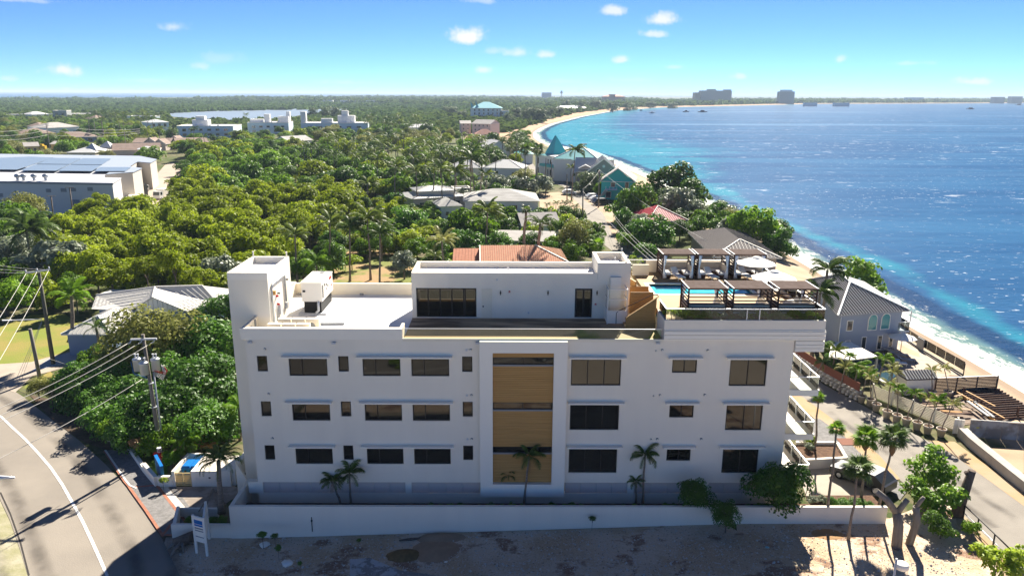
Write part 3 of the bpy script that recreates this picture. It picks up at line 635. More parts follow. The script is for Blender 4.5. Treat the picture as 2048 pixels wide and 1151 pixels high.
for p in [(1019, 583), (1191, 608)]:
    c = ay(*p, PY0); q = MB(); q.box(c.x - .06, c.x + .06, PY0 - .07, PY0 - .002, c.z - .07, c.z + .07); q.box(c.x - .025, c.x + .025, PY0 - .08, PY0 - .069, c.z - .05, c.z, 1); bp_('fire_alarm', q, [M['red'], M['white2']])
for p in [(994, 559), (1057, 625)]:
    c = ay(*p, PY0); q = MB(); q.box(c.x - .06, c.x + .06, PY0 - .03, PY0 - .002, c.z - .07, c.z + .07); bp_('wall_socket', q, M['lgrey'])
for x, y, z in [(-.75, 54.6, 16.78), (-.35, 53.9, 16.78), (.1, 55.2, 16.78), (3.85, 54.0, 16.78), (8.3, 54.2, 17.5), (8.3, 55.6, 17.5), (8.95, 53.9, 18.0), (8.95, 56.6, 18.0)]:
    q = MB(); q.cyl(x, y, z, z + .38, .04); q.cyl(x, y, z + .38, z + .43, .06); bp_('vent_pipe', q, M['lgrey'])
for x, y in [(-19.6, 56.3), (-17.0, 56.2)]:
    q = MB(); q.cyl(x, y, zt, zt + .35, .05); q.cyl(x, y, zt + .35, zt + .42, .07); bp_('vent_pipe', q, M['white2'])
# conduits and boxes on the tower's side
q = MB(); xw = -16.82
q.tube([(xw, 51.5, 13.6), (xw, 51.5, 16.4), (xw, 51.6, 16.62), (xw, 51.8, 16.7), (xw, 54.5, 16.7), (xw, 54.7, 16.6), (xw, 54.75, 16.4), (xw, 54.75, 14.6)], .07, 8); bp_('conduit', q, M['steel'])
for y, z, w, h, m in [(54.75, 14.3, .35, .45, 'steel'), (53.2, 14.5, .6, .75, 'lgrey'), (52.6, 15.6, .12, .14, 'red'), (52.75, 14.95, .12, .14, 'red'), (52.0, 16.0, .2, .3, 'wood'), (53, 15.7, .1, .1, 'black'), (55.2, 16.2, .1, .1, 'black')]:
    q = MB(); q.box(-16.897, -16.72, y - w / 2, y + w / 2, z - h / 2, z + h / 2); bp_('switch_box', q, M[m])
q = MB(); q.box(-17.84, -17.78, 49.0, 49.7, 13.85, 14.2); q.box(-17.84, -17.75, 50.3, 50.45, 13.7, 14.45); bp_('switch_box', q, M['grey'])
for px, py in [(594, 594), (723, 590)]:
    c = az(px, py, 13.6); q = MB(); q.tube([(c.x - .15, YB - .6, 13.66), (c.x + .15, YB - .6, 13.66)], .1, 8); bp_('roof_drain', q, M['grey'])
# pool deck block with its planter edge
DX0, DX1, DZ = 10.74, 21.74, 14.95
q = MB(); q.box(DX0, DX1, FY - .1, FY + .1, 13.76, 15.2); q.box(DX0, DX0 + .2, FY + .1, 50.7, 13.5, 15.2); q.box(DX1 - .2, DX1, FY + .1, 64.2, 12.95, 15.2)
q.box(19.8, DX1 - .2, FY - .09, FY + .1, 12.95, 13.75); q.box(19.8, DX1 - .21, FY + .1, 64, 12.95, 13.05); q.box(DX0, DX1 - .2, 64, 64.2, 12.9, 15.2)
bp_('deck_parapet', q, M['white'])
for i, (z0, z1, pd) in enumerate(((14.45, 14.52, .05), (14.17, 14.42, .10), (13.88, 14.14, .10), (13.78, 13.85, .05))):
    q = MB(); q.box(DX0 + .002, DX1 + .05, FY - .1 - pd, FY - .103, z0, z1); bp_('cornice_band', q, M['white2'])
for z0, z1 in ((13.5, 13.72), (13.24, 13.46), (12.97, 13.2)):
    q = MB(); q.box(19.82, DX1 + .05, FY - .15, FY - .093, z0, z1); q.box(DX1, DX1 + .06, FY - .09, 64, z0, z1); bp_('cornice_band', q, M['white2'])
q = MB(); q.box(DX0 + .2, DX1 - .2, FY + .1, 49.35, 14.3, 15.0); bp_('planter_soil', q, M['soil'])
q = MB(); px0, px1, py0, py1 = 11.6, 19.4, 55.9, 59.1
yy = 49.4; k = 0
while yy < 64:                                                            # pool deck boards, leaving the pool open
    e = min(yy + .28, 63.98)
    for a, b in ([(DX0 + .2, DX1 - .2)] if e < py0 - .3 or yy > py1 + .3 else [(DX0 + .2, px0 - .3), (px1 + .3, DX1 - .2)]): q.box(a, b, yy + .006, e - .004, 14.6, DZ)
    yy += .28
bp_('pool_deck_boards', q, M['deck'])
q = MB(); q.box(px0 - .3, px1 + .3, py0 - .3, py0, 14.5, DZ + .03); q.box(px0 - .3, px1 + .3, py1, py1 + .3, 14.5, DZ + .03); q.box(px0 - .3, px0, py0, py1, 14.5, DZ + .03); q.box(px1, px1 + .3, py0, py1, 14.5, DZ + .03); bp_('pool_coping', q, M['white2'])
q = MB(); q.box(px0, px1, py0, py1, 13.1, 13.2); q.quad((px0, py1, 13.2), (px1, py1, 13.2), (px1, py1, 14.9), (px0, py1, 14.9)); q.quad((px0, py0, 13.2), (px0, py1, 13.2), (px0, py1, 14.9), (px0, py0, 14.9)); q.quad((px1, py1, 13.2), (px1, py0, 13.2), (px1, py0, 14.9), (px1, py1, 14.9)); bp_('pool_basin', q, M['tile'])
wmx = mat('pool_water_base', (.10, .56, .66), .06, (.05, .42, .56), .7, spec=.5, bump=.35, bscale=1.6, stretch=(.6, 1.4, 1))
q = MB(); q.quad((px0 + .002, py0 + .002, 14.78), (px1 - .002, py0 + .002, 14.78), (px1 - .002, py1 - .002, 14.78), (px0 + .002, py1 - .002, 14.78)); bp_('pool_water', q, wmx)
glass_run([(DX0 + .1, 50.6), (DX0 + .1, FY + .02), (DX1 - .1, FY + .02), (DX1 - .1, 63.9)], 15.2, 15.93, seg=1.75, rail=.06)
q = MB()
for x in (DX0 + .1 + 5.5, 17.2): q.box(x - .03, x + .03, FY - .02, FY + .06, 15.2, 15.93)
bp_('rail_post', q, M['alu'])
glass_run([(DX0, 63.9), (DX1 - .1, 63.9)], 14.95, 15.9, seg=1.7, rail=.04)
q = MB(); q.box(12.2, DX1 - .3, 63.3, 63.5, DZ, 16.0); q.box(10.8, 12.2, 62.0, 62.2, DZ, 15.9); bp_('deck_screen_wall', q, M['cream'])
# stair with timber sides, landing wall, platform lift
ys = 50.78
tl = ay(1251.6, 637, ys); tr_ = ay(1313.8, 596, ys); bl = ay(1250, 656, ys)
def boards(poly, y0, y1, st=.15):                                        # horizontal boards clipped to a polygon with a sloping top
    q = MB(); xa = min(p[0] for p in poly); xb = max(p[0] for p in poly); zlo = min(p[1] for p in poly); zhi = max(p[1] for p in poly); z = zlo
    def top(x):
        for (x1, z1), (x2, z2) in zip(poly[:-1], poly[1:]):
            if x1 <= x <= x2: return z1 + (z2 - z1) * (x - x1) / max(x2 - x1, 1e-6)
    ztl, ztr = top(xa), top(xb)
    while z < zhi - .01:
        e = min(z + st - .015, zhi)
        def left(zz): return xa if zz <= ztl else xa + (xb - xa) * (zz - ztl) / (ztr - ztl)
        q.vprism([(left(z), z), (xb, z), (xb, e), (left(e), e)], y0, y1); z += st
    return q
q = boards([(tl.x, tl.z), (tr_.x, tr_.z)], ys, ys + .14, .15)
for i in range(1): pass
zz = 13.75
q2 = MB(); z = 13.75
while z < tr_.z - .02:
    e = min(z + .135, tr_.z)
    def lf(v): return tl.x if v <= tl.z else tl.x + (tr_.x - tl.x) * (v - tl.z) / (tr_.z - tl.z)
    q2.vprism([(lf(z), z), (tr_.x, z), (tr_.x, e), (lf(e), e)], ys, ys + .14); z += .15
q2.vprism([(tl.x + .02, 13.75), (tr_.x - .01, 13.75), (tr_.x - .01, tr_.z - .03), (tl.x + .02, tl.z - .03)], ys + .02, ys + .13, 1)
bp_('stair_side', q2, [M['wood'], M['woodgap']])
q = MB(); q.bar((tl.x - .03, ys + .07, tl.z + .02), (tr_.x + .02, ys + .07, tr_.z + .02), .2, .05); bp_('stair_cap', q, M['deck'])
ys2 = 52.55; a = ay(1261.5, 583.4, ys2); b = ay(1307.5, 583.4, ys2)
q = MB(); z = 13.75
while z < a.z - .02: q.box(a.x, b.x, ys2, ys2 + .14, z, min(z + .135, a.z)); z += .15
q.box(a.x + .01, b.x - .01, ys2 + .02, ys2 + .13, 13.75, a.z - .02, 1); bp_('stair_side', q, [M['wood'], M['woodgap']])
ys3 = 54.2; a3 = ay(1260, 572, ys3); b3 = ay(1298, 572, ys3)
q = MB(); z = 13.9
while z < a3.z - .02: q.box(a3.x, b3.x, ys3, ys3 + .12, z, min(z + .135, a3.z)); z += .15
q.box(a3.x + .01, b3.x - .01, ys3 + .02, ys3 + .1, 13.9, a3.z - .02, 1); bp_('stair_side', q, [M['wood'], M['woodgap']])
for i in range(7):
    q = MB(); x = 8.5 + i * .31; q.box(x, x + .32, ys + .15, ys2 - .01, 13.75, 13.75 + (i + 1) * .17); bp_('step', q, M['deck'])
q = MB(); q.tube([(8.0, 51.9, 13.76), (8.0, 51.9, 14.6), (8.15, 51.9, 14.75), (10.6, 51.9, 16.0), (10.95, 51.9, 16.0), (11.0, 51.9, 15.8), (10.8, 51.9, 15.7)], .03, 6); bp_('stair_handrail', q, M['frame'])
q = MB(); q.bar((9.75, 54.3, 15.9), (8.95, 57.5, 15.9), .12, .9); bp_('deck_screen_wall', q, M['wood'])
lf = MB(); lx0, lx1, ly0, ly1 = 7.35, 8.75, 51.9, 53.2; lz = 16.35
for x in (lx0, lx1):
    for y in (ly0, ly1): lf.box(x - .04, x + .04, y - .04, y + .04, 13.75, lz)
for z in (14.75, 15.6, lz): 
    lf.box(lx0, lx1, ly0 - .03, ly0 + .03, z - .03, z + .03); lf.box(lx0 - .03, lx0 + .03, ly0, ly1, z - .03, z + .03); lf.box(lx1 - .03, lx1 + .03, ly0, ly1, z - .03, z + .03)
P_L = thing('platform_lift', 'white framed glass platform lift against the penthouse beside wooden stairs', 'lift', (8.05, 52.5, 13.75))
lf.build('frame', M['white2'], P_L, world=True)
q = MB(); q.box(lx0 + .04, lx1 - .04, ly0 - .01, ly0 + .02, 13.78, 14.7); q.box(lx0 - .02, lx0 + .01, ly0 + .05, ly1 - .05, 13.78, 14.7); q.build('lower_panel', M['white2'], P_L, world=True)
q = MB(); q.box(lx0 + .3, lx1 - .3, ly1 - .12, ly1 + .06, 13.8, 16.95); q.build('mast', M['white2'], P_L, world=True)
q = MB(); q.quad((lx0 + .05, ly0, 14.8), (lx1 - .05, ly0, 14.8), (lx1 - .05, ly0, lz - .04), (lx0 + .05, ly0, lz - .04)); q.quad((lx0, ly0 + .05, 14.8), (lx0, ly1 - .05, 14.8), (lx0, ly1 - .05, lz - .04), (lx0, ly0 + .05, lz - .04)); q.build('glazing', M['rail'], P_L, world=True)
# balconies on the seaward side
for k, zb in enumerate((10.08, 6.72, 3.37)):
    q = MB(); q.box(19.775, 21.88, FY + .12, 56.5, zb - .47, zb - .07); q.box(19.775, 21.93, FY + .08, 56.5, zb - .07, zb); s = bp_('balcony', q, M['white2'])
    glass_run([(19.8, FY + .14), (21.82, FY + .14), (21.82, 56.4)], zb, zb + .9, parent=s, seg=1.6, rail=.05)
    q = MB()
    for y in (49.9, 51.6, 53.4, 55): q.box(21.75, 21.81, y - .03, y + .03, zb, zb + .9)
    q.build('rail_post', M['alu'], s, world=True)
# ------------------------------------------------------------------ boundary wall in front, with its planter
bw = thing('boundary_wall', 'long white rendered boundary wall in front of the apartment block', 'wall', (0, 45.8, 0))
q = MB(); WZ = 2.5
q.box(-19.05, 26.4, 45.7, 45.95, -.2, WZ); q.box(-19.05, -18.8, 45.95, 49.3, -.2, WZ); q.vprism([(-19.75, WZ + 1.5), (-19.05, WZ), (-17.86, WZ), (-17.86, 0), (-19.75, 0)], 49.3, 49.55)
q.box(-23.2, -19.05, 45.75, 45.95, -.2, 1.05)
q.prism([(-23.2, 45.75), (-23.2, 45.95), (-23.9, 48.3), (-23.7, 48.35), (-22.95, 45.95)], -.2, .95)
q.prism([(-23.9, 48.3), (-23.7, 48.4), (-20.9, 48.4), (-20.9, 48.2)], -.2, .8)
q.build('wall', M['white'], bw, world=True)
q = MB(); q.box(-18.8, 26.4, 45.95, FY - .02, .2, 1.25); q.build('planter_bed', M['soil'], bw, world=True)
q = MB(); q.box(22, 26.4, 45.95, 47.9, 1.0, 2.15); q.build('planter_bed', M['soil'], bw, world=True)
# ------------------------------------------------------------------ vegetation
LM = {}
LM['mang'] = leafmat('mangrove_leaves', (.16, .235, .008), (.30, .35, .014), .48, .1, .25)
LM['green'] = leafmat('bright_green_leaves', (.085, .19, .012), (.19, .31, .02), .42, .1, .22)
LM['dark'] = leafmat('dark_green_leaves', (.05, .125, .012), (.115, .205, .02), .38, .15, .22)
LM['gloss'] = leafmat('glossy_green_leaves', (.045, .135, .012), (.12, .25, .02), .38, .3, .18)
LM['olive'] = leafmat('olive_leaves', (0.145, 0.167, 0.036), (0.290, 0.290, 0.072), .38, 0.12, .15)
LM['grey'] = leafmat('grey_green_leaves', (0.145, 0.181, 0.109), (0.319, 0.362, 0.246), .25, 0.25, .2)
LM['palm'] = leafmat('palm_fronds', (0.072, 0.123, 0.020), (0.203, 0.246, 0.043), .35, 0.28, .25)
LM['palmdark'] = leafmat('dark_palm_fronds', (0.051, 0.102, 0.020), (0.116, 0.174, 0.029), .3, 0.20, .2)
LM['pale'] = leafmat('pale_palm_fronds', (0.246, 0.261, 0.072), (0.435, 0.420, 0.145), .35, 0.25, .15)
LM['dry'] = leafmat('dry_fronds', (.15, .085, .04), (.26, .16, .08), .2, .2, .2)
LM['yellow'] = leafmat('yellow_croton_leaves', (.32, .17, .04), (.48, .30, .08), .3, .4, .1)
LM['bronze'] = leafmat('bronze_croton_leaves', (.28, .15, .06), (.38, .24, .10), .3, .4, .1)
LM['lime'] = leafmat('lime_leaves', (0.232, 0.348, 0.029), (0.435, 0.522, 0.043), .45, 0.17, .1)
LM['casua'] = leafmat('casuarina_needles', (0.080, 0.123, 0.058), (0.160, 0.203, 0.094), .3, 0.10, .2)
LM['grape'] = leafmat('sea_grape_leaves', (0.087, 0.217, 0.014), (0.246, 0.392, 0.029), .4, 0.30, .1)
LM['far'] = leafmat('far_foliage', (.075, .125, .03), (.14, .19, .045), .3, .0, .0)
LM['farm'] = leafmat('far_mangrove', (.085, .145, .045), (.125, .185, .055), .25, .0, .0)

def leaf_mesh(name, cen, nrm, size, m, rng, asp=.62, droop=0.):
    n = len(cen); nrm = nrm / np.maximum(np.linalg.norm(nrm, axis=1, keepdims=True), 1e-6)
    t = rng.normal(size=(n, 3)); t -= nrm * (t * nrm).sum(1, keepdims=True); t /= np.maximum(np.linalg.norm(t, axis=1, keepdims=True), 1e-6)
    b = np.cross(nrm, t); s = size * rng.uniform(.65, 1.35, (n, 1))
    v = np.stack([cen - t * s, cen - b * s * asp + nrm * s * .12, cen + t * s, cen + b * s * asp + nrm * s * .12], 1).reshape(-1, 3)
    me = bpy.data.meshes.new(name); me.vertices.add(n * 4); me.vertices.foreach_set('co', v.ravel()); me.loops.add(n * 4); me.loops.foreach_set('vertex_index', np.arange(n * 4))
    me.polygons.add(n); me.polygons.foreach_set('loop_start', np.arange(0, n * 4, 4)); me.polygons.foreach_set('loop_total', np.full(n, 4)); me.update(); me.validate()
    me.materials.append(m); return me
def crown_pts(rng, nb, nl, flat=.75, core=.35, br=(.26, .46), lo=-.35):
    # blobs spread through an ellipsoid; leaves sit mostly on the blobs' outer skins
    bl = []
    while len(bl) < nb:
        p = rng.normal(size=3); p /= np.linalg.norm(p); p *= rng.uniform(core, .80) ; p[2] = p[2] * flat
        if p[2] < lo: continue
        bl.append((p, rng.uniform(*br)))
    w = np.array([b[1] ** 2 for b in bl]); w /= w.sum(); idx = rng.choice(nb, nl, p=w)
    d = rng.normal(size=(nl, 3)); d /= np.linalg.norm(d, axis=1, keepdims=True); d[:, 2] = np.where(d[:, 2] < -.2, -d[:, 2], d[:, 2])
    c = np.array([bl[i][0] for i in idx]); r = np.array([bl[i][1] for i in idx])[:, None]
    rad = r * (1 - .5 * rng.random((nl, 1)) ** 2.2)
    return c + d * rad * np.array([1, 1, .85]), d + rng.normal(size=(nl, 3)) * .55 + np.array([0, 0, .35])
CROWN = {}
def crown(key, m, nb, nl, size, seed, **k):
    if (key, seed) in CROWN: return CROWN[(key, seed)]
    rng = np.random.default_rng(seed); f = rng.uniform(.6, 1.5); c, d = crown_pts(rng, max(6, int(nb * f)), nl, br=(.20 / f ** .3, .50 / f ** .4), **k); me = leaf_mesh('crown', c, d, size, m, rng); CROWN[(key, seed)] = me; return me
def trunk_mesh(seed, nlimb=4, h=1., r=.05, name='trunk', m=None, spread=.45):
    rg = random.Random(seed); q = MB(); pts = [(0, 0, -.15), (rg.uniform(-.03, .03), rg.uniform(-.03, .03), h * .3), (rg.uniform(-.08, .08), rg.uniform(-.08, .08), h * .6)]
    q.tube(pts, [r * 1.3, r, r * .8], 7)
    for i in range(nlimb):
        a = 2 * pi * (i + rg.random() * .6) / nlimb; s = spread * rg.uniform(.7, 1.2)
        q.tube([pts[2], (pts[2][0] + cos(a) * s * .45, pts[2][1] + sin(a) * s * .45, h * .8), (pts[2][0] + cos(a) * s, pts[2][1] + sin(a) * s, h * 1.08)], [r * .7, r * .45, r * .15], 5)
    me = bpy.data.meshes.new(name); me.from_pydata(q.v, [], q.f); me.polygons.foreach_set('use_smooth', q.s); me.materials.append(m or M['bark']); me.update(); return me
TRUNKS = [trunk_mesh(s) for s in range(4)]
KIND = {  # material, blobs, leaves, leaf size, flatness
    'mang': ('mang', 20, 2600, .066, dict(flat=.66)), 'green': ('green', 18, 2600, .066, dict(flat=.8)), 'dark': ('dark', 20, 2800, .064, dict(flat=.8)),
    'gloss': ('gloss', 26, 4200, .055, dict(flat=.8)), 'olive': ('olive', 34, 5200, .042, dict(flat=.7)), 'grey': ('grey', 18, 1900, .075, dict(flat=.7)), 'casua': ('casua', 22, 2200, .06, dict(flat=1.15)),
    'grape': ('grape', 16, 1500, .085, dict(flat=.9)), 'near': ('gloss', 30, 5200, .05, dict(flat=1.0)), 'yellow': ('yellow', 10, 800, .10, dict(flat=.8)), 'bronze': ('bronze', 12, 1000, .09, dict(flat=.7)), 'lime': ('lime', 12, 900, .1, dict(flat=.8))}
def tree(kind, x, y, r, h=None, name='tree', label='', cat='tree', group=None, sd=None, zb=None, lean=(0, 0)):
    sd = rnd.randrange(3 if kind not in ('mang', 'dark', 'green') else 7) if sd is None else sd
    mk, nb, nl, sz, kw = KIND[kind]; me = crown(kind, LM[mk], nb, nl, sz, sd + 10 * (sorted(KIND).index(kind) + 1), **kw)
    h = h or r * 1.55; z = ground(x, y) if zb is None else zb
    t = thing(name, label, cat, (x, y, z), rnd.uniform(0, 6.28), group)
    c = bpy.data.objects.new('crown', me); C.objects.link(c); c.parent = t; s = r * rnd.uniform(.94, 1.06)
    top = r * kw.get('flat', .8)
    c.scale = (s, s * rnd.uniform(.78, 1.2), r * rnd.uniform(.8, 1.25)); c.rotation_euler = (rnd.uniform(-.15, .15), rnd.uniform(-.15, .15), 0); c.location = (lean[0], lean[1], max(h - top * .95, r * .28))
    k = bpy.data.objects.new('trunk', TRUNKS[rnd.randrange(4)]); C.objects.link(k); k.parent = t; zz = max(h - top * .7, .4); k.scale = (r * .9, r * .9, zz)
    return t
def tree_px(kind, px, py, rpx, hk=1.55, **k):    # crown centre and radius as seen; stands on the ground where that crown must be
    r = 3.
    for _ in range(6):
        zc = r * hk - r * .5 + .8; p = az(px, py, zc); d = p.y * cos(PIT) - (zc - CH) * sin(PIT); r = rpx * d / FPX
    return tree(kind, p.x, p.y, r, r * hk + .8, **k)
# ---- palms
def frond_geo(q, L, elev, droop, azim, w, n, rng, mi=0, base=(0, 0, 0), wind=(0, 0), curl=0.):
    pts = []; p = np.array(base, float); e = elev; a = azim; st = L / n
    for i in range(n + 1):
        pts.append(p.copy()); d = np.array([cos(a) * cos(e), sin(a) * cos(e), sin(e)]) + np.array([wind[0], wind[1], 0]) * (i / n) * .9
        d /= np.linalg.norm(d); p = p + d * st; e -= droop / n * (.5 + 1.2 * i / n)
    o = len(q.v)
    for i in range(n):                       # rachis
        a0, b0 = pts[i], pts[i + 1]; d = b0 - a0; sd_ = np.cross(d, [0, 0, 1.]); sd_ /= max(np.linalg.norm(sd_), 1e-6); ww = w * .035 * (1.2 - i / n)
        q.add([a0 - sd_ * ww, a0 + sd_ * ww, b0 + sd_ * ww * .9, b0 - sd_ * ww * .9], [(0, 1, 2, 3)], mi)
    m = int(n * 3.2)
    for j in range(1, m):
        f = j / m; i = min(int(f * n), n - 1); u = f * n - i; c = pts[i] * (1 - u) + pts[i + 1] * u; d = pts[i + 1] - pts[i]; d /= np.linalg.norm(d)
        sd_ = np.cross(d, [0, 0, 1.]); sd_ /= max(np.linalg.norm(sd_), 1e-6); up = np.cross(sd_, d)
        ll = w * (sin(pi * min(1, f * .82 + .14)) ** .7) * rng.uniform(.85, 1.15)
        if f < .1: continue
        for s in (-1, 1):
            t = sd_ * s * .85 + d * .55 - up * rng.uniform(.1, .45) + np.array([wind[0], wind[1], 0]) * .5; t /= np.linalg.norm(t); t *= ll
            b = d * w * .075
            tip = c + t + np.array([0, 0, -ll * .25])
            q.add([c - b, c + b, c + t * .6 + b * .8, tip], [(0, 1, 2, 3)], mi)
def palm_frond_meshes(key, m, L=1., w=.26, n=7, seed=1, k=3, droop=1.5, wind=(0, 0)):
    out = []
    for s in range(k):
        rng = np.random.default_rng(seed + s); q = MB(); frond_geo(q, L, .75, droop * rng.uniform(.85, 1.2), 0, w, n, rng)
        me = bpy.data.meshes.new('frond'); me.from_pydata(q.v, [], q.f); me.materials.append(m); me.update(); out.append(me)
    return out
FR = {'coco': palm_frond_meshes('coco', LM['palm'], droop=1.7), 'dark': palm_frond_meshes('dark', LM['palmdark'], seed=20, droop=1.9), 'date': palm_frond_meshes('date', LM['palmdark'], w=.16, seed=40, droop=1.9, n=8),
      'pale': palm_frond_meshes('pale', LM['pale'], w=.24, seed=60, droop=1.6), 'dry': palm_frond_meshes('dry', LM['dry'], w=.14, seed=80, droop=1.2, n=5)}
def fan_mesh(seed, m):
    rng = np.random.default_rng(seed); q = MB(); st = .45
    q.add([(0, -.012, 0), (0, .012, 0), (st, .01, .02), (st, -.01, .02)], [(0, 1, 2, 3)])
    for i in range(22):
        a = (i / 21 - .5) * 4.3; ln = .62 * (1 - .15 * abs(a) / 2.1) * rng.uniform(.9, 1.08); d = np.array([cos(a), sin(a), 0]); s = np.array([-sin(a), cos(a), 0]); b = np.array([st, 0, .02])
        mid = b + d * ln * .55 + np.array([0, 0, .06]); tip = b + d * ln + np.array([0, 0, -.10 * rng.uniform(.5, 1.6)])
        q.add([b, mid - s * .035, tip, mid + s * .035], [(0, 1, 2, 3)])
    me = bpy.data.meshes.new('frond'); me.from_pydata(q.v, [], q.f); me.materials.append(m); me.update(); return me
FR['fan'] = [fan_mesh(s, LM['green']) for s in (1, 2, 3)]; FR['fandark'] = [fan_mesh(s, LM['palmdark']) for s in (4, 5, 6)]
FR['royal'] = palm_frond_meshes('royal', LM['green'], w=.3, seed=100, droop=1.9)
def palm(px=None, py=None, rpx=30, kind='coco', h=None, base=None, n=15, name='coconut_palm', label='', group=None, at=None, r=None, near=True, wind=.35, boots=0, dry=0, trunk_r=.16, tilt=None, zb=None):
    """crown centre px,py; either the height h or the trunk's base pixel is known"""
    rg = random.Random(hash((px, py, kind, at and round(at[0], 2))) & 0xffff)
    if at is not None: b = Vector((at[0], at[1], ground(*at[:2]) if zb is None else zb)); top = b + Vector((rg.uniform(-.6, .9), rg.uniform(-.5, .5), h))
    elif base is not None:
        b = G(*base) if zb is None else az(*base, zb); t = ay(px, py, b.y + (tilt or 0)); top = Vector(t)
    else:
        top = az(px, py, h); b = Vector((top.x + rg.uniform(-.8, .2), top.y + rg.uniform(-.5, .5), 0)); b.z = ground(b.x, b.y)
    d = top.y * cos(PIT) - (top.z - CH) * sin(PIT)
    r = r or rpx * d / FPX * 1.12
    t = thing(name, label, 'palm', b, 0, group); loc = top - b
    q = MB(); k = 6; pts = []; 
    for i in range(k + 1):
        f = i / k; bow = sin(pi * f) * .06 * loc.z * (rg.random() * .5 - .2)
        pts.append((loc.x * f ** 1.3 + bow, loc.y * f, loc.z * f - (.2 if i == 0 else 0)))
    tr = trunk_r; rad = [tr * 1.5] + [tr * (1.05 - .35 * i / k) for i in range(1, k + 1)]
    q.tube(pts, rad, 7); q.build('trunk', M['palmbark'], t)
    fs_ = FR[kind]; i = 0
    def fr(me, a, up, s, nm='frond', z=0.):
        o = bpy.data.objects.new(nm, me); C.objects.link(o); o.parent = t; o.location = loc + Vector((0, 0, z)); o.rotation_euler = (rg.uniform(-.25, .25), -up, a); o.scale = (s,) * 3; return o
    if kind in ('fan', 'fandark'):
        for i in range(n):
            a = 2.4 * i + rg.random() * .4; up = 1.15 - 1.9 * i / n + rg.uniform(-.2, .2); fr(rg.choice(fs_), a, up, r * rg.uniform(.85, 1.05) * .95)
    else:
        for i in range(n):
            a = 2.4 * i + rg.random() * .5; a = a - wind * sin(a) * 1.2; up = .65 - 1.35 * (i / n) ** .8 + rg.uniform(-.15, .15); fr(rg.choice(fs_), a, up, r * rg.uniform(.85, 1.12))
    for i in range(dry): fr(rg.choice(FR['dry']), rg.random() * 6.28, -1.9 + rg.uniform(-.15, .2), r * .75, 'dead_frond', -.1)
    if boots:
        q = MB(); q.lathe([(tr * .9, -boots), (tr * 2.2, -boots * .75), (tr * 2.5, -boots * .3), (tr * 1.4, 0)], 9); q.build('crownshaft', LM['dry'], t, loc=loc)
    return t
# a far or middle-distance palm: crown one mesh, shared
def palm_crown_mesh(key, seed, m, n=13, wind=(.35, 0), w=.26, k=5):
    rng = np.random.default_rng(seed); q = MB()
    for i in range(n):
        frond_geo(q, 1.0, .95 - 1.3 * (i / n) ** .8 + rng.uniform(-.15, .15), 1.6 * rng.uniform(.8, 1.25), 2.4 * i + rng.random() * .6, w, k, rng, wind=wind)
    me = bpy.data.meshes.new('crown'); me.from_pydata(q.v, [], q.f); me.materials.append(m); me.update(); return me
PC = [palm_crown_mesh('c', s, LM['palm'] if s % 2 else LM['palmdark']) for s in range(6)]
PT = []
for s in range(3):
    q = MB(); q.tube([(0, 0, -.02), (.02 * (s - 1), .01, .33), (.05 * (s - 1), 0, .66), (.07 * (s - 1), 0, 1)], [.022, .016, .013, .011], 6); me = bpy.data.meshes.new('trunk'); me.from_pydata(q.v, [], q.f); me.materials.append(M['palmbark']); me.update(); PT.append(me)
def palm2(px, py, rpx, h, label, group, at=None, r=None, name='coconut_palm'):
    top = az(px, py, h) if at is None else Vector((at[0], at[1], h)); d = top.y * cos(PIT) - (h - CH) * sin(PIT); r = r or rpx * d / FPX * 1.1
    s = rnd.randrange(3); z = ground(top.x, top.y); hh = h - z
    t = thing(name, label, 'palm', (top.x - .07 * (s - 1) * hh, top.y, z), 0, group)
    k = bpy.data.objects.new('trunk', PT[s]); C.objects.link(k); k.parent = t; k.scale = (hh * max(1, 9 / hh) ** .5, hh, hh)
    c = bpy.data.objects.new('crown', PC[rnd.randrange(6)]); C.objects.link(c); c.parent = t; c.location = (.07 * (s - 1) * hh, 0, hh); c.scale = (r, r, r * rnd.uniform(.85, 1.1)); c.rotation_euler = (0, 0, rnd.uniform(-.5, .5))
    return t
def inpoly(x, y, poly):
    c = False; j = len(poly) - 1
    for i in range(len(poly)):
        if (poly[i][1] > y) != (poly[j][1] > y) and x < (poly[j][0] - poly[i][0]) * (y - poly[i][1]) / (poly[j][1] - poly[i][1]) + poly[i][0]: c = not c
        j = i
    return c
PLACED = []                                   # (x, y, r) of what already stands
KEEP = []                                     # (x0, y0, cos, sin, w, d) oriented house plots and (poly) roads kept clear
def clear(x, y, r):
    for k in KEEP:
        if k[0] == 'p':
            if inpoly(x, y, k[1]): return False
        else:
            _, cx, cy, c, s, hw, hd = k; u = (x - cx) * c + (y - cy) * s; v = -(x - cx) * s + (y - cy) * c
            if abs(u) < hw + r * .6 and abs(v) < hd + r * .6: return False
    return True
KEEP.append(('p', [tuple(p[:2]) for p in rl + rr_]))
KEEP.append(('h', 1., 54., 1., 0., 21.5, 8.5)); KEEP.append(('h', 16., 56, 1, 0, 7, 9))
def scatter(px_poly, zc, sp, fn, limit=9999, seed=1, overlap=.8):
    rg = random.Random(seed); poly = [tuple(az(x, y, zc)[:2]) for x, y in px_poly]
    x0 = min(p[0] for p in poly); x1 = max(p[0] for p in poly); y0 = min(p[1] for p in poly); y1 = max(p[1] for p in poly); n = 0; loc = {}
    tries = int((x1 - x0) * (y1 - y0) / sp ** 2 * 6)
    for _ in range(tries):
        if n >= limit: break
        x = rg.uniform(x0, x1); y = rg.uniform(y0, y1)
        if not inpoly(x, y, poly): continue
        if any((x - a) ** 2 + (y - b) ** 2 < (sp * overlap) ** 2 for a, b, c in PLACED): continue
        if not clear(x, y, sp * .5): continue
        PLACED.append((x, y, sp)); fn(x, y, rg); n += 1
    return n
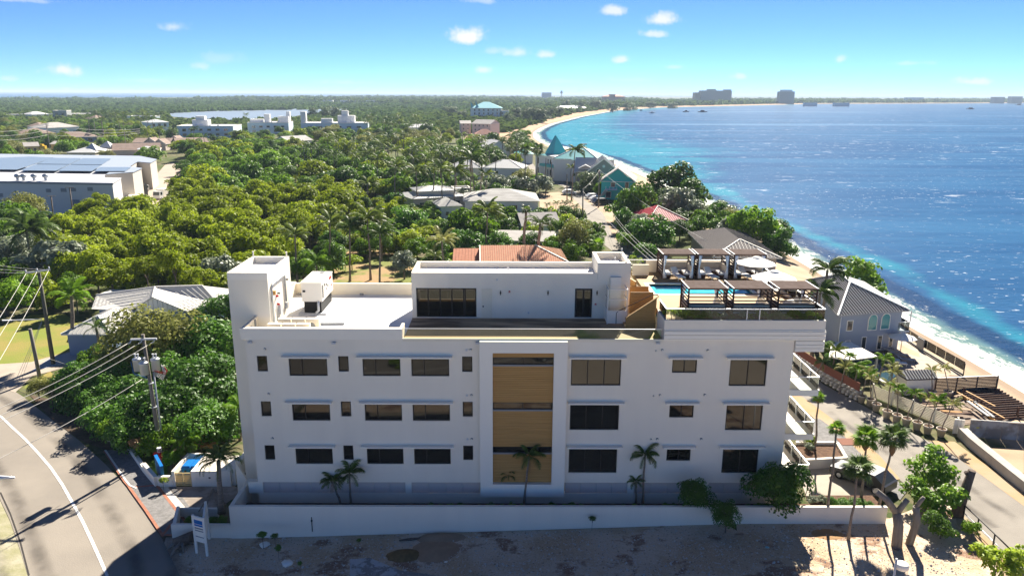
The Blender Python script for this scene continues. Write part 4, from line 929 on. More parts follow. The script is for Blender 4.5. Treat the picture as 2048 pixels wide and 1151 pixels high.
def stuff_canopy(name, pts, m, label, leaf=1.0, per=26, kind='stuff', hs=(.6, 1.)):
    """many small far crowns merged: pts = (x, y, z base, radius, height)"""
    rng = np.random.default_rng(len(pts)); cs = []; ns = []; ss = []
    for (x, y, z, r, h) in pts:
        d = rng.normal(size=(per, 3)); d /= np.linalg.norm(d, axis=1, keepdims=True); d[:, 2] = np.abs(d[:, 2])
        cs.append(np.array([x, y, z]) + d * np.array([r, r, h]) * rng.uniform(.75, 1.08, (per, 1))); ns.append(d + rng.normal(size=(per, 3)) * .45 + np.array([0, 0, .3])); ss.append(np.full((per, 1), r * leaf))
    c = np.concatenate(cs); nn = np.concatenate(ns); s = np.concatenate(ss)
    me = leaf_mesh(name, c, nn, s, m, rng, asp=.7); o = bpy.data.objects.new(name, me); C.objects.link(o); tag(o, label=label, kind=kind); return o
# ------------------------------------------------------------------ houses
def cm(name, c, **k):
    if name not in MATS: mat(name, c, **k)
    return MATS[name]
RW = cm('white_metal_roof', (.52, .52, .51), rough=.6, spec=.15); RGY = cm('grey_metal_roof', (.52, .505, .475), rough=.7, spec=.1); RDK = cm('dark_seam_roof', (.19, .17, .16), rough=.85, spec=.05, col2=(.17, .155, .15))
RTQ = cm('turquoise_roof', (.12, .42, .43), rough=.5); RBR = cm('brown_shingle_roof', (.27, .20, .165), rough=.85, col2=(.22, .16, .13), scale=.6); RRD = cm('red_metal_roof', (.50, .055, .075), rough=.5)
RSH = cm('pale_shingle_roof', (.42, .41, .39), rough=.9, col2=(.31, .30, .285), scale=.8, stretch=(.3, 1, 1)); RG2 = cm('grey_shingle_roof', (.36, .34, .32), rough=.85, col2=(.30, .28, .265), scale=.7)
RTI = cm('terracotta_tiles', (.50, .22, .13), rough=.8, col2=(.42, .17, .10), scale=2.5); RTC = cm('pale_terracotta', (.62, .42, .27), rough=.8); RBL = cm('blue_grey_seam_roof', (.36, .355, .35), rough=.7, spec=.1)
SEAM = cm('dark_roof_seam', (.10, .09, .085), rough=.5); SEAMW = cm('white_seam', (.75, .75, .75), rough=.5)
WW = cm('house_white', (.74, .73, .70), rough=.8); WCR = cm('house_cream', (.66, .58, .47), rough=.8); WTQ = cm('house_turquoise', (.06, .46, .40), rough=.8); WGY = cm('house_taupe', (.36, .32, .29), rough=.8)
WBG = cm('house_blue_grey', (.33, .36, .41), rough=.8); WPB = cm('house_pale_blue', (.55, .66, .70), rough=.8); WYE = cm('house_yellow', (.62, .47, .18), rough=.8); WLB = cm('house_blue', (.20, .27, .38), rough=.8); WFG = cm('far_grey_wall', (.30, .31, .30), rough=.9); WPK = cm('house_pinkish', (.60, .50, .44), rough=.8)
def ribs(q, e0, e1, up, hl, hr, sp, w=.06, h=.06, mi=0):
    e0 = Vector(e0); e1 = Vector(e1); up = Vector(up); L_ = (e1 - e0).length; k = int(L_ / sp)
    for i in range(1, k):
        u = L_ * i / k; f = min(1, u / hl if hl > 0 else 1, (L_ - u) / hr if hr > 0 else 1)
        if f < .06: continue
        a = e0.lerp(e1, i / k); q.bar(a + Vector((0, 0, h * .4)), a + up * f + Vector((0, 0, h * .4)), w, h, mi)
def hwin(t, x0, x1, z0, z1, y=0., nx=1, fm=None, gm=None, arch=False, face='f', side=0.):
    """window on the front wall (y = 0 plane, facing -y) or the right/left wall of a house in its own frame"""
    fm = fm or M['white2']; gm = gm or M['darkglass2']; f = .09
    def tr(v):
        if face == 'f': return v
        return [((side + (-1 if face == 'r' else 1) * p[1] * 1., p[0], p[2])) for p in v]
    q = MB()
    q.box(x0 - f, x1 + f, y - .05, y - .004, z0 - f, z0); q.box(x0 - f, x1 + f, y - .05, y - .004, z1, z1 + f); q.box(x0 - f, x0, y - .05, y - .004, z0, z1); q.box(x1, x1 + f, y - .05, y - .004, z0, z1)
    for i in range(1, nx): xx = x0 + (x1 - x0) * i / nx; q.box(xx - .03, xx + .03, y - .045, y - .004, z0, z1)
    if arch:
        r = (x1 - x0) / 2 + f; cx = (x0 + x1) / 2; q.vprism([(cx + r * cos(a * pi / 8), z1 + f * .2 + r * sin(a * pi / 8)) for a in range(9)], y - .05, y - .004)
    q.v = tr(q.v); w = q.build('window', fm, t)
    q = MB(); yy = y - .02
    q.quad((x0, yy, z0), (x1, yy, z0), (x1, yy, z1), (x0, yy, z1))
    if arch: r = (x1 - x0) / 2; cx = (x0 + x1) / 2; yy -= .034; q.add([(cx + r * cos(a * pi / 8), yy, z1 + r * sin(a * pi / 8)) for a in range(9)], [tuple(range(9))])
    q.v = tr(q.v); q.build('pane', gm, w); return w
def roof_geo(q, kind, w, d, zE, hR, o, x0=0., y0=0., seam=0, th=.14):
    half = kind == 'hipr'; kind = 'hip' if half else kind
    """hip / gable (ridge along x) / gabley (ridge along y) roof with thickness; returns nothing"""
    X0, X1, Y0, Y1 = x0 - o, x0 + w + o, y0 - o, y0 + d + o; W_, D_ = X1 - X0, Y1 - Y0; zt = zE + hR; ym = (Y0 + Y1) / 2; xm = (X0 + X1) / 2
    c = [(X0, Y0, zE), (X1, Y0, zE), (X1, Y1, zE), (X0, Y1, zE)]
    q.add(c + [(p[0], p[1], p[2] - th) for p in c], [(0, 4, 5, 1), (1, 5, 6, 2), (2, 6, 7, 3), (3, 7, 4, 0), (4, 7, 6, 5)], 1)
    if kind == 'hip':
        if W_ >= D_: r = D_ / 2; a, b = (X0 + (0 if half else r), ym, zt), (X1 - r, ym, zt)
        else: r = W_ / 2; a, b = (xm, Y0 + r, zt), (xm, Y1 - r, zt)
        if W_ >= D_: q.add(c + [a, b], [(0, 1, 5, 4), (1, 2, 5), (2, 3, 4, 5), (3, 0, 4)])
        else: q.add(c + [a, b], [(0, 1, 4), (1, 2, 5, 4), (2, 3, 5), (3, 0, 4, 5)])
        if seam:
            ribs(q, c[0], c[1], (0, r, hR), 0 if half else r, r, seam, mi=2); ribs(q, c[1], c[2], (-r, 0, hR), r, r, seam, mi=2); ribs(q, c[3], c[0], (r, 0, hR), r, r, seam, mi=2)
            for p, s in (((0), a), ((1), b if W_ >= D_ else a)): q.bar(Vector(c[p]) + Vector((0, 0, .05)), Vector(s) + Vector((0, 0, .05)), .18, .1, 1)
    elif kind == 'gable':
        a, b = (X0, ym, zt), (X1, ym, zt); q.add(c + [a, b], [(0, 1, 5, 4), (2, 3, 4, 5)]); q.add([(x0, y0, zE - .02), (x0, y0 + d, zE - .02), (x0, ym, zt - .1)], [(0, 1, 2)], 3); q.add([(x0 + w, y0, zE - .02), (x0 + w, y0 + d, zE - .02), (x0 + w, ym, zt - .1)], [(0, 1, 2)], 3)
        if seam: ribs(q, c[0], c[1], (0, D_ / 2, hR), 0, 0, seam, mi=2)
    elif kind == 'gabley':
        a, b = (xm, Y0, zt), (xm, Y1, zt); q.add(c + [a, b], [(1, 2, 5, 4), (3, 0, 4, 5)]); q.add([(x0, y0, zE - .02), (x0 + w, y0, zE - .02), (xm, y0, zt - .1)], [(0, 1, 2)], 3)
        q.bar(Vector(c[0]) + Vector((0, .04, .02)), Vector(a) + Vector((0, .04, .02)), .12, .22, 1); q.bar(Vector(c[1]) + Vector((0, .04, .02)), Vector(a) + Vector((0, .04, .02)), .12, .22, 1)
        if seam: ribs(q, c[1], c[2], (-W_ / 2, 0, hR), 0, 0, seam, mi=2); ribs(q, c[3], c[0], (W_ / 2, 0, hR), 0, 0, seam, mi=2)
def house(label, pL, pR, zE, hR, d, kind, wm, rm, o=.5, seam=0, seamm=None, nw=(), name='house', cat='house', group=None, storeys=1, edge=None, extra=None, keep=True, wz=None):
    a = Vector(pL); b = Vector(pR); w = (b.xy - a.xy).length; rz = atan2(b.y - a.y, b.x - a.x); g = min(ground(a.x, a.y), ground(b.x, b.y))
    t = thing(name, label, cat, (a.x, a.y, g), rz, group); h = zE - g
    q = MB(); q.box(0, w, 0, d, -.3, h - .02); q.build('wall', wm, t)
    q = MB()
    if kind == 'flat':
        q.box(-.1, w + .1, -.1, d + .1, h - .02, h + .1); q.box(-.1, w + .1, -.1, .15, h + .1, h + .55, 1); q.box(-.1, .15, .15, d + .1, h + .1, h + .55, 1); q.box(w - .15, w + .1, .15, d + .1, h + .1, h + .55, 1); q.box(.15, w - .15, d - .15, d + .1, h + .1, h + .55, 1)
    else: roof_geo(q, kind, w, d, h, hR, o, seam=seam)
    q.build('roof', [rm, edge or M['white2'], seamm or rm, wm], t)
    for u in nw:
        u0, u1, z0, z1 = u[:4]; hwin(t, u0 * w, u1 * w, z0, min(z1, h - .25), nx=u[4] if len(u) > 4 else 1)
    if extra: extra(t, w, d, h)
    if keep:
        c, s = cos(rz), sin(rz); fr_ = 9 if 235 < a.y < 900 else 0; KEEP.append(('h', a.x + c * w / 2 - s * (d - fr_) / 2, a.y + s * w / 2 + c * (d - fr_) / 2, c, s, w / 2 + o, (d + fr_) / 2 + o))
    return t
def hb(label, l, r, zE, ridge, d, kind, wm, rm, **k):
    a = az(*l, zE); b = az(*r, zE); m_ = (a + b) / 2; rz_ = ay((l[0] + r[0]) / 2, ridge, m_.y + (d / 2 if kind != 'gabley' else 0)).z if ridge else zE + .1
    o = k.get('o', .5); u = (b - a).normalized(); a = a + u * o + Vector((0, o, 0)); b = b - u * o + Vector((0, o, 0))
    return house(label, a, b, zE, max(rz_ - zE, .2), d, kind, wm, rm, **k)
def rowwin(n, z0, z1, x0=.06, x1=.94, fr=.45, nx=1): return [(x0 + (x1 - x0) * (i + .5 - fr / 2) / n, x0 + (x1 - x0) * (i + .5 + fr / 2) / n, z0, z1, nx) for i in range(n)]
# --- grey metal roofed house on the left
t = thing('house', 'low blue house with pale grey metal roof beside the lawn', 'house', (-46, 90, 0))
zR, zE_ = 5.0, 3.2
R0 = (-44.5, 90.3, zR); R1 = (-46.6, 95.6, zR); R2 = (-40.7, 96.4, zR); EL1 = (-53, 91.4, zE_); EL2 = (-55.9, 98, zE_); ER = (-38.4, 94.9, zE_); F1 = (-40.4, 90.3, zE_); F0 = (-47.6, 90.2, zE_); BK = (-37.5, 101, zE_); BL = (-55.5, 101, zE_)
q = MB(); q.add([R0, R1, R2, EL1, EL2, ER, F1, F0, BK, BL], [(0, 7, 3, 4, 1), (0, 1, 2, 5, 6), (2, 8, 5), (1, 4, 9, 8, 2)])
for i in range(1, 10):
    f = i / 10; q.bar((EL1[0] + (EL2[0] - EL1[0]) * f, EL1[1] + (EL2[1] - EL1[1]) * f, zE_ + .03), (R0[0] + (R1[0] - R0[0]) * f, R0[1] + (R1[1] - R0[1]) * f, zR + .03), .05, .06)
for i in range(1, 9):
    f = i / 9; q.bar((F1[0] + (ER[0] - F1[0]) * f, F1[1] + (ER[1] - F1[1]) * f, zE_ + .03), (R0[0] + (R2[0] - R0[0]) * f, R0[1] + (R2[1] - R0[1]) * f, zR + .03), .05, .06)
for a, b in ((R0, F0), (R0, F1), (R0, R1), (R1, R2), (R2, ER), (R1, EL2)): q.bar(Vector(a) + Vector((0, 0, .05)), Vector(b) + Vector((0, 0, .05)), .2, .12)
q.build('roof', RGY, t, world=True)
q = MB(); n_ = 12
for i in range(n_):
    x0, x1 = F0[0] + (F1[0] - F0[0]) * i / n_, F0[0] + (F1[0] - F0[0]) * (i + 1) / n_
    def top(x): return zE_ + (zR - zE_) * (1 - (abs(x - R0[0]) / ((R0[0] - F0[0]) if x < R0[0] else (F1[0] - R0[0]))))
    q.vprism([(x0 + .03, zE_), (x1 - .03, zE_), (x1 - .03, max(zE_, top(x1) - .05)), (x0 + .03, max(zE_, top(x0) - .05))], 90.4, 90.5)
q.build('gable_boards', WW, t, world=True)
q = MB(); q.prism([(-47, 90.6), (-40.8, 90.6), (-38.9, 95), (-38.5, 100.5), (-55, 100.5), (-55, 98), (-52.4, 92)], 0, 3.18); q.build('wall', WLB, t, world=True)
q = MB(); roof_geo(q, 'hip', 5.0, 8.2, 2.8, 1.35, .45, -51.2, 82.7, seam=.45); q.build('roof', [RGY, WW, RGY, WW], t, world=True)
q = MB(); q.box(-51.2, -46.2, 82.7, 90.9, 0, 2.78); q.build('wall', WLB, t, world=True)
q = MB(); q.box(-46.6, -46.16, 82.66, 82.68, 1.0, 2.4); q.build('window', M['white2'], t, world=True)
KEEP.append(('h', -47, 93, 1, 0, 8.5, 8)); KEEP.append(('h', -48.7, 86, 1, 0, 3, 4))
# --- warehouse
t = thing('warehouse', 'large grey flat-roofed warehouse with roof vents and solar panels', 'warehouse', (-120, 190, 0))
wg = cm('warehouse_grey', (.62, .60, .57), rough=.7); wt = cm('warehouse_tan', (.52, .48, .42), rough=.7); wr = cm('warehouse_roof_white', (.46, .46, .48), rough=.6); wd2 = cm('warehouse_roof_blue', (.27, .31, .37), rough=.6)
b1 = [(-185, 194), (-97.7, 185), (-101.4, 196.5), (-106.5, 197), (-112, 213.5), (-185, 222)]; b2 = [(-112.2, 214), (-107.5, 200.5), (-103.1, 206.4), (-106, 217.6), (-112, 222), (-118, 240), (-185, 250), (-185, 222.1)]
b3 = [(-118.05, 240.1), (-112.3, 236.6), (-116.2, 249.4), (-128, 262), (-185, 268), (-185, 250.1)]
for b_, h_, mw, mr in ((b1, 8, wg, wr), (b2, 8.5, wt, wd2), (b3, 8.3, wt, wd2)):
    q = MB(); q.prism(b_, -.2, h_); q.build('wall', mw, t, world=True)
    cx = sum(p[0] for p in b_) / len(b_); cy = sum(p[1] for p in b_) / len(b_); q = MB(); q.prism([(p[0] + (.3 if p[0] > cx else -.3), p[1] + (.2 if p[1] > cy else -.2)) for p in b_], h_, h_ + .18); q.build('roof', mr, t, world=True)
q = MB(); q.bar((-185, 193.6, 7.85), (-97.4, 184.7, 7.85), .15, .4); q.build('gutter', M['grey'], t, world=True)
sp = cm('solar_panel_glass', (.17, .22, .27), rough=.35, spec=.4)
def quadpx(pts, z, name, m, th=.08):
    p = [az(x, y, z) for x, y in pts]; q = MB(); q.prism([tuple(v[:2]) for v in p][::-1], z - th, z); return q.build(name, m, t, world=True)
quadpx([(-60, 338), (33, 339), (108, 315), (60, 313), (-60, 318)], 8.85, 'solar_panel', sp)
for a_, b_ in (((0, 0), (.5, .48)), ((.52, 0), (1, .48)), ((0, .52), (.5, 1)), ((.52, .52), (1, 1))):
    def bl(u, v): x0 = 40 + (105 - 40) * v; x1 = 184 + (222 - 184) * v; return (x0 + (x1 - x0) * u, 340.5 - 25 * v + u * 1.5)
    quadpx([bl(a_[0], a_[1]), bl(b_[0], a_[1]), bl(b_[0], b_[1]), bl(a_[0], b_[1])], 8.85, 'solar_panel', sp)
quadpx([(188, 342), (250, 342), (262, 334), (200, 334)], 8.95, 'solar_panel', sp)
for px in (36, 48, 69, 92):
    c = az(px, 361, 8.2); q = MB(); q.cyl(c.x, c.y, 8.2, 8.9, .35, .35, 10); q.lathe([(.4, .0), (.75, .3), (.75, .7), (.3, 1.0), (0, 1.02)], 12, 1, (c.x, c.y, 8.9)); q.build('roof_vent', [M['lgrey'], M['steel']], t, world=True)
def onfront(px): p = ay(px, 390, 188); k = (p.x + 185) / 87.3; return p.x, 194 - 9 * k
for px, py, w, h in ((105, 381, 1.2, .9), (137, 380, 1.4, .9), (157, 379, 1.4, .9), (193, 378, 1.3, .9), (1, 390, 1.2, .9)):
    x, y = onfront(px); z = ay(px, py, y).z; q = MB(); q.box(x - w / 2, x + w / 2, y - .15, y + .3, z - h / 2, z + h / 2); q.build('vent_louvre', M['grey'], t, world=True)
x, y = onfront(159); q = MB(); q.box(x - 1.05, x - .02, y - .2, y + .3, 1.6, 3.8); q.box(x + .02, x + 1.05, y - .2, y + .3, 1.6, 3.8); q.build('door', cm('steel_blue_door', (.17, .22, .28)), t, world=True)
c = az(290, 350, 4); q = MB(); q.box(-109.5, -107.2, 220.5, 222.4, 0, 3.5); q.build('loading_door', M['black'], t, world=True)
KEEP.append(('p', [(-190, 180), (-95, 176), (-97, 197), (-98, 225), (-104, 240), (-110, 265), (-190, 272)]))
KEEP.append(('p', [tuple(G(*p)[:2]) for p in [(196, 432), (250, 392), (290, 372), (330, 326), (350, 326), (352, 400), (310, 432)]]))
# --- buildings by the table: eave corner pixels, eave height, ridge row, depth
hb('white-roofed hall with a pyramid cap, left of the pair', (131, 305), (190, 305), 3.5, 293, 16, 'hip', WCR, RW, nw=rowwin(2, 1, 2.6, .5, .98))
hb('white-roofed hall with a pyramid cap, right of the pair', (182, 298), (243, 297), 3.6, 288, 16, 'hip', WCR, RW, nw=rowwin(3, 1, 2.6))
for px, py, r in ((171, 288, 15), (202, 283, 15)):
    c = az(px, py + 9, 5.2); t = thing('roof_lantern', 'pyramid cap on the %s white hall' % ('left' if px < 180 else 'right'), 'roof cap', (c.x, c.y + 6, 4.2)); q = MB(); q.add([(-3.2, -3.2, 0), (3.2, -3.2, 0), (3.2, 3.2, 0), (-3.2, 3.2, 0), (0, 0, 3.0)], [(0, 1, 4), (1, 2, 4), (2, 3, 4), (3, 0, 4), (3, 2, 1, 0)]); q.build('roof', RW, t)
hb('small open gatehouse with white hipped roof', (274, 299), (312, 298), 4.0, 292, 6, 'hip', WPK, RW, nw=rowwin(1, .2, 2.6))
hb('long brown-roofed house behind the gatehouse', (222, 301), (320, 299), 3.2, 286, 14, 'gable', WCR, RBR)
hb('brown-roofed house with white gables among palms', (262, 285), (352, 285), 3.2, 276, 14, 'gable', WPK, RBR)
hb('brown-roofed house at the edge of the mangroves', (352, 287), (418, 285), 3.2, 275, 14, 'gable', WPK, RBR)
for px, py in ((319, 288), (349, 281), (300, 285)):
    c = az(px, py, 3.4); house('small white-trimmed gable wing, %s' % {319: 'front one by the gatehouse', 349: 'right one behind', 300: 'middle one between two others'}[px], c + Vector((-3, 0, 0)), c + Vector((3, 0, 0)), 3.4, 2.6, 7, 'gabley', WPK, RBR, o=.4)
hb('wide brown-roofed house left of the lamp pole', (38, 268), (112, 266), 3.2, 256, 18, 'hip', WPK, RBR)
hb('brown-roofed house with blue wall behind trees', (105, 275), (195, 273), 3.2, 263, 16, 'hip', WLB, RBR, nw=rowwin(4, .8, 2.4))
hb('brown-roofed house with steep front hip', (52, 252), (84, 252), 5, 245, 14, 'hip', WPK, RBR)
hb('grey-roofed two-storey house among trees', (94, 256), (158, 253), 5.5, 244, 18, 'hip', WPB, RG2, nw=rowwin(4, 1, 2.5))
hb('low grey-roofed yellow house, left half', (46, 293), (78, 292), 3.2, 284, 10, 'gable', WYE, RG2, nw=rowwin(2, .8, 2.3))
hb('low grey-roofed yellow house, right half', (98, 288), (117, 288), 3.2, 282, 10, 'gable', WYE, RG2)
hb('white flat house far left, one storey', (22, 230), (66, 229), 5, 0, 18, 'flat', WW, RW, nw=rowwin(3, 1, 2.6))
hb('white house with pale hipped roof far left', (62, 229), (98, 228), 6, 223, 14, 'hip', WW, RW, nw=rowwin(3, 1, 3))
hb('grey block with stepped roof, tallest far left', (103, 222), (133, 222), 10, 0, 16, 'flat', WFG, RG2, nw=rowwin(2, 5, 8))
hb('white flat villa beside the stepped grey block', (114, 229), (148, 228), 5, 0, 14, 'flat', WW, RW, nw=rowwin(3, 1, 3))
hb('white flat villa right of a palm, far left', (157, 228), (182, 227), 5, 0, 14, 'flat', WW, RW)
hb('white vaulted shed by the lagoon', (252, 233), (310, 233), 5, 0, 20, 'flat', WPB, RW)
hb('small brown pyramid roof far left', (190, 238), (217, 237), 4, 230, 14, 'hip', WPK, RBR)
hb('pale blue house with white hipped roof above palms', (297, 245), (338, 244), 7.5, 238, 14, 'hip', WPB, RW, nw=rowwin(3, 4.2, 6.4))
# pale blue flat-roofed apartment blocks
def apt(label, xl, xr, pe, zE, d, bulk, nwin):
    def ex(t, w, d_, h):
        for (u0, u1, y0, y1, hh) in bulk: q = MB(); q.box(u0 * w, u1 * w, y0, y1, h + .12, h + hh); q.build('stair_head', WW, t)
        for u in (.3, .55, .7): q = MB(); q.box(u * w, u * w + 1.2, 3, 4, h + .12, h + 1); q.build('roof_unit', M['lgrey'], t)
        for f in range(2):
            q = MB(); q.box(w * .28, w * .96, -1.3, -.01, .4 + f * 3.2, .65 + f * 3.2); q.box(w * .28, w * .96, -1.3, -1.2, .65 + f * 3.2, 1.5 + f * 3.2); q.build('balcony', WPB, t)
    hb(label, (xl, pe), (xr, pe), zE, 0, d, 'flat', WPB, WW, o=.1, nw=[w for f in range(2) for w in rowwin(nwin, 1.0 + f * 3.2, 2.8 + f * 3.2)], extra=ex, name='apartment_block', cat='apartments')
apt('pale blue flat-roofed apartment block, leftmost of three', 352, 466, 253, 7.5, 26, [(.24, .52, 6, 14, 4.2), (.3, .46, 7, 12, 6.6)], 6)
apt('pale blue flat-roofed apartment block with two towers, middle of three', 494, 577, 246, 8.0, 24, [(.02, .35, 8, 16, 2.4), (.38, .52, 6, 11, 6.2), (.72, .98, 6, 11, 4.6), (.9, .99, 11.2, 16, 8)], 5)
apt('pale flat-roofed apartment block with tall end tower, rightmost of three', 601, 735, 247, 8.0, 26, [(0, .08, 1, 7, 8.5), (.3, .47, 2, 8, 3.5), (.54, .8, 8, 16, 5.5), (.6, .7, 9, 14, 9)], 6)
# middle distance
hb('white villa with layered hipped roofs beside palms', (822, 398), (935, 391), 3.4, 379, 12, 'hip', WCR, RW, seam=.6, nw=rowwin(4, .9, 2.2))
hb('raised white upper roof of the layered villa', (832, 383), (912, 380), 4.9, 371, 8, 'hip', WCR, RW, seam=.6, name='house', keep=False)
hb('low white annexe right of the layered villa', (905, 381), (946, 380), 3.2, 0, 6, 'flat', WCR, RW)
hb('white house with long pale shingle roof, main wing', (925, 402), (1080, 402), 3.6, 377, 15, 'hip', WW, RSH, nw=rowwin(5, .9, 2.2))
hb('white front wing with pale shingle roof and small window', (877, 413), (925, 411), 3.4, 396, 8, 'hip', WW, RSH, nw=[(.25, .4, 1.0, 1.9)])
hb('white two-storey house with arched window and seamed roof', (966, 335), (1046, 337), 6.4, 319, 10, 'hip', WW, RW, seam=.7, nw=[(.30, .37, 3.2, 5.0), (.75, .82, 3.2, 4.6)])
hb('low white wing with grey door beside the two-storey house', (1005, 353), (1050, 353), 3.2, 346, 7, 'hip', WW, RW, seam=.7, nw=[(.7, .8, .9, 2.0)])
hb('white house behind palms with seamed hip roof', (893, 335), (965, 336), 4.4, 320, 9, 'hip', WW, RW, seam=.7)
hb('grey-roofed bungalow behind the road palms', (1042, 452), (1122, 450), 3.4, 425, 9, 'gable', WPB, RG2, nw=rowwin(3, .9, 2.2))
hb('low pale flat-roofed house behind the tiled house', (990, 480), (1108, 483), 3.2, 462, 10, 'gable', WPB, RG2, nw=rowwin(3, .9, 2.2))
# terracotta tiled house: each tile course is a real rib
t = hb('low house with orange barrel-tile roof behind the penthouse', (960, 524), (1136, 523), 4.0, 491, 9, 'hipr', WCR, RTI, seam=.36, seamm=RTC, o=.4)
t = hb('flat red tiled side roof of the orange-tiled house', (905, 522), (962, 522), 3.8, 497, 7, 'gable', WCR, RTI, seam=.5, seamm=RTI, o=.3)
t = hb('small house with bright red metal roof among trees', (1294, 444), (1376, 440), 4.0, 411, 9.5, 'hip', WGY, RRD, seam=.5)
t = house('cottage with dark brown seamed hip roof by the shore', Vector((34.9, 120.9, 4)), Vector((44.8, 120.4, 4)), 4.0, 2.0, 21.5, 'hip', WGY, RDK, seam=.55, seamm=SEAM, o=.7)
hb('grey metal shed roof behind the big shore trees', (1300, 384), (1330, 384), 3, 378, 6, 'gable', WLB, RG2)
# turquoise two-storey house
def ex_tq(t, w, d, h):
    q = MB(); q.bar((-.3, 1, .2), (1.6, -2.2, 3.0), 1.1, .15); q.box(1.2, 4.5, -2.4, -.02, 2.95, 3.1); q.build('outside_stair', WPB, t)
    for i in range(4): q = MB(); q.box(1.4 + i * 1, 1.5 + i * 1, -2.3, -2.2, 3.1, 4.0); q.build('railing', WW, t)
hb('two-storey turquoise house with brown gabled roof', (1200, 362), (1272, 364), 6.4, 337, 13, 'gabley', WTQ, RG2, nw=[(.3, .42, 3.6, 4.8), (.74, .84, 3.4, 5.0), (.15, .3, .6, 2.2), (.6, .75, .8, 2.2)], extra=ex_tq)
# taupe gabled house by the water
def ex_tp(t, w, d, h):
    for u in (.28, .68): hwin(t, w * u, w * u + 1.1, h - .2, h + .7, arch=True)
    q = MB(); q.tube([(w / 2, -.12, h + 2.1), (w / 2, -.01, h + 2.1)], [.45, .45], 14); q.build('round_window', WW, t)
    for s in (0, 1):
        q = MB(); roof_geo(q, 'gabley', 4, 5.5, 0, 1.1, .3); q.v = [(((-2.6 if s == 0 else w - 1.4) + p[0]), 4.5 + p[1], h + .9 + p[2]) for p in q.v]; q.build('dormer', [RW, WW, RW, WGY], t)
hb('taupe house with steep white-edged gable beside the sea', (1172, 346), (1243, 347), 6.2, 318, 16, 'gabley', WGY, RW, seam=.7, nw=rowwin(3, 3.4, 4.8), extra=ex_tp)
hb('taupe side wing with white seamed roof', (1148, 343), (1190, 344), 6.0, 315, 9, 'gable', WGY, RW, seam=.7, nw=rowwin(3, 3.2, 4.6), keep=False)
# large white house with turquoise roofs
def ex_wt(t, w, d, h):
    for f in range(2):
        for u in (.06, .3, .36, .62, .8): hwin(t, u * w, u * w + .8, .8 + 3.6 * f, 2.9 + 3.6 * f)
    q = MB(); q.vprism([(.2 * w, 4.0), (.52 * w, 4.0), (.5 * w, 4.9), (.22 * w, 4.9)], -1.8, -.02); q.build('porch_roof', RTQ, t)
    for u in (.22, .32, .42, .5): q = MB(); q.cyl(u * w, -1.5, 0, 4.0, .22); q.build('column', WW, t)
    q = MB(); q.add([(1.5, 3, h + .2), (8, 3, h + .2), (8, 9, h + .2), (1.5, 9, h + .2), (4.4, 5.5, h + 6.8), (5.4, 5.5, h + 6.8)], [(0, 1, 5, 4), (1, 2, 5), (2, 3, 4, 5), (3, 0, 4)]); q.build('spire_roof', RTQ, t)
    q = MB(); q.box(.35 * w, .6 * w, -.6, 4, h - .1, h + .3); q.build('parapet', WW, t)
hb('white seafront mansion with turquoise hipped roofs and pointed spire', (1070, 308), (1160, 322), 8.6, 0, 14, 'hip', WW, RTQ, seam=.8, nw=(), extra=ex_wt, name='mansion')
t = hb('turquoise hipped roof wing of the mansion toward the sea', (1105, 317), (1200, 320), 8.8, 291, 15, 'hip', WW, RTQ, seam=.9, keep=False, name='mansion_wing')
hb('low building with turquoise awning roofs left of the mansion', (1031, 308), (1068, 308), 5.2, 300, 9, 'hip', WW, RTQ)
# beyond
hb('white three-storey house with grey roof, far centre right half', (943, 247), (982, 248), 9.0, 239, 14, 'gable', WPK, RG2, nw=[w for f in range(3) for w in rowwin(4, 1 + 3 * f, 2.3 + 3 * f, fr=.3)])
hb('white three-storey house with grey roof, far centre left half', (920, 247), (943, 247), 8.5, 241, 14, 'gable', WPK, RG2, nw=[w for f in range(3) for w in rowwin(2, 1 + 3 * f, 2.3 + 3 * f, fr=.3)])
hb('white bungalow with long grey roof in mid forest', (800, 255), (866, 255), 5, 248, 12, 'gable', WW, RW, nw=rowwin(4, 1, 2.6))
hb('pale roof house half hidden in the palms', (575, 283), (625, 280), 4, 271, 12, 'gable', WW, RSH)
hb('house with weathered pale roof near the beach end', (962, 292), (990, 292), 4.5, 279, 14, 'gable', WW, RSH)
hb('grey-roofed house in front of the beach end', (975, 297), (1022, 296), 4.6, 281, 12, 'gabley', WW, RW)
hb('red-roofed cottage among palms near the beach', (950, 268), (990, 268), 4, 258, 9, 'hip', WW, cm('faded_red_roof', (.45, .22, .16)))
def gov_ex(t, w, d, h):
    for i in range(2): q = MB(); q.add([(w * .02 + i * 6, 2, h), (w * .02 + i * 6 + 4, 2, h), (w * .02 + i * 6 - 1, 3, h + 8)], [(0, 1, 2)]); q.add([(w * .02 + i * 6 + 4, 2, h), (w * .02 + i * 6, 4, h), (w * .02 + i * 6 - 1, 3, h + 8)], [(0, 1, 2)]); q.build('roof_fin', RTQ, t)
a = ay(941, 216, 900); b = ay(1003, 216, 900); house('grand white building with pale turquoise roof and curved fins', a, b, a.z, 7, 30, 'hip', WW, cm('pale_turquoise_roof', (.22, .50, .55)), o=1, nw=[w for f in range(3) for w in rowwin(6, 2 + 4 * f, 4.5 + 4 * f, fr=.3)], extra=gov_ex, name='public_building', cat='building')
a = ay(1000, 222, 900); b = ay(1018, 222, 900); house('white annexe right of the turquoise-roofed grand building', a, b, a.z, .2, 20, 'flat', WW, WW, nw=[w for f in range(3) for w in rowwin(2, 2 + 4 * f, 4.5 + 4 * f)], name='public_building', cat='building')
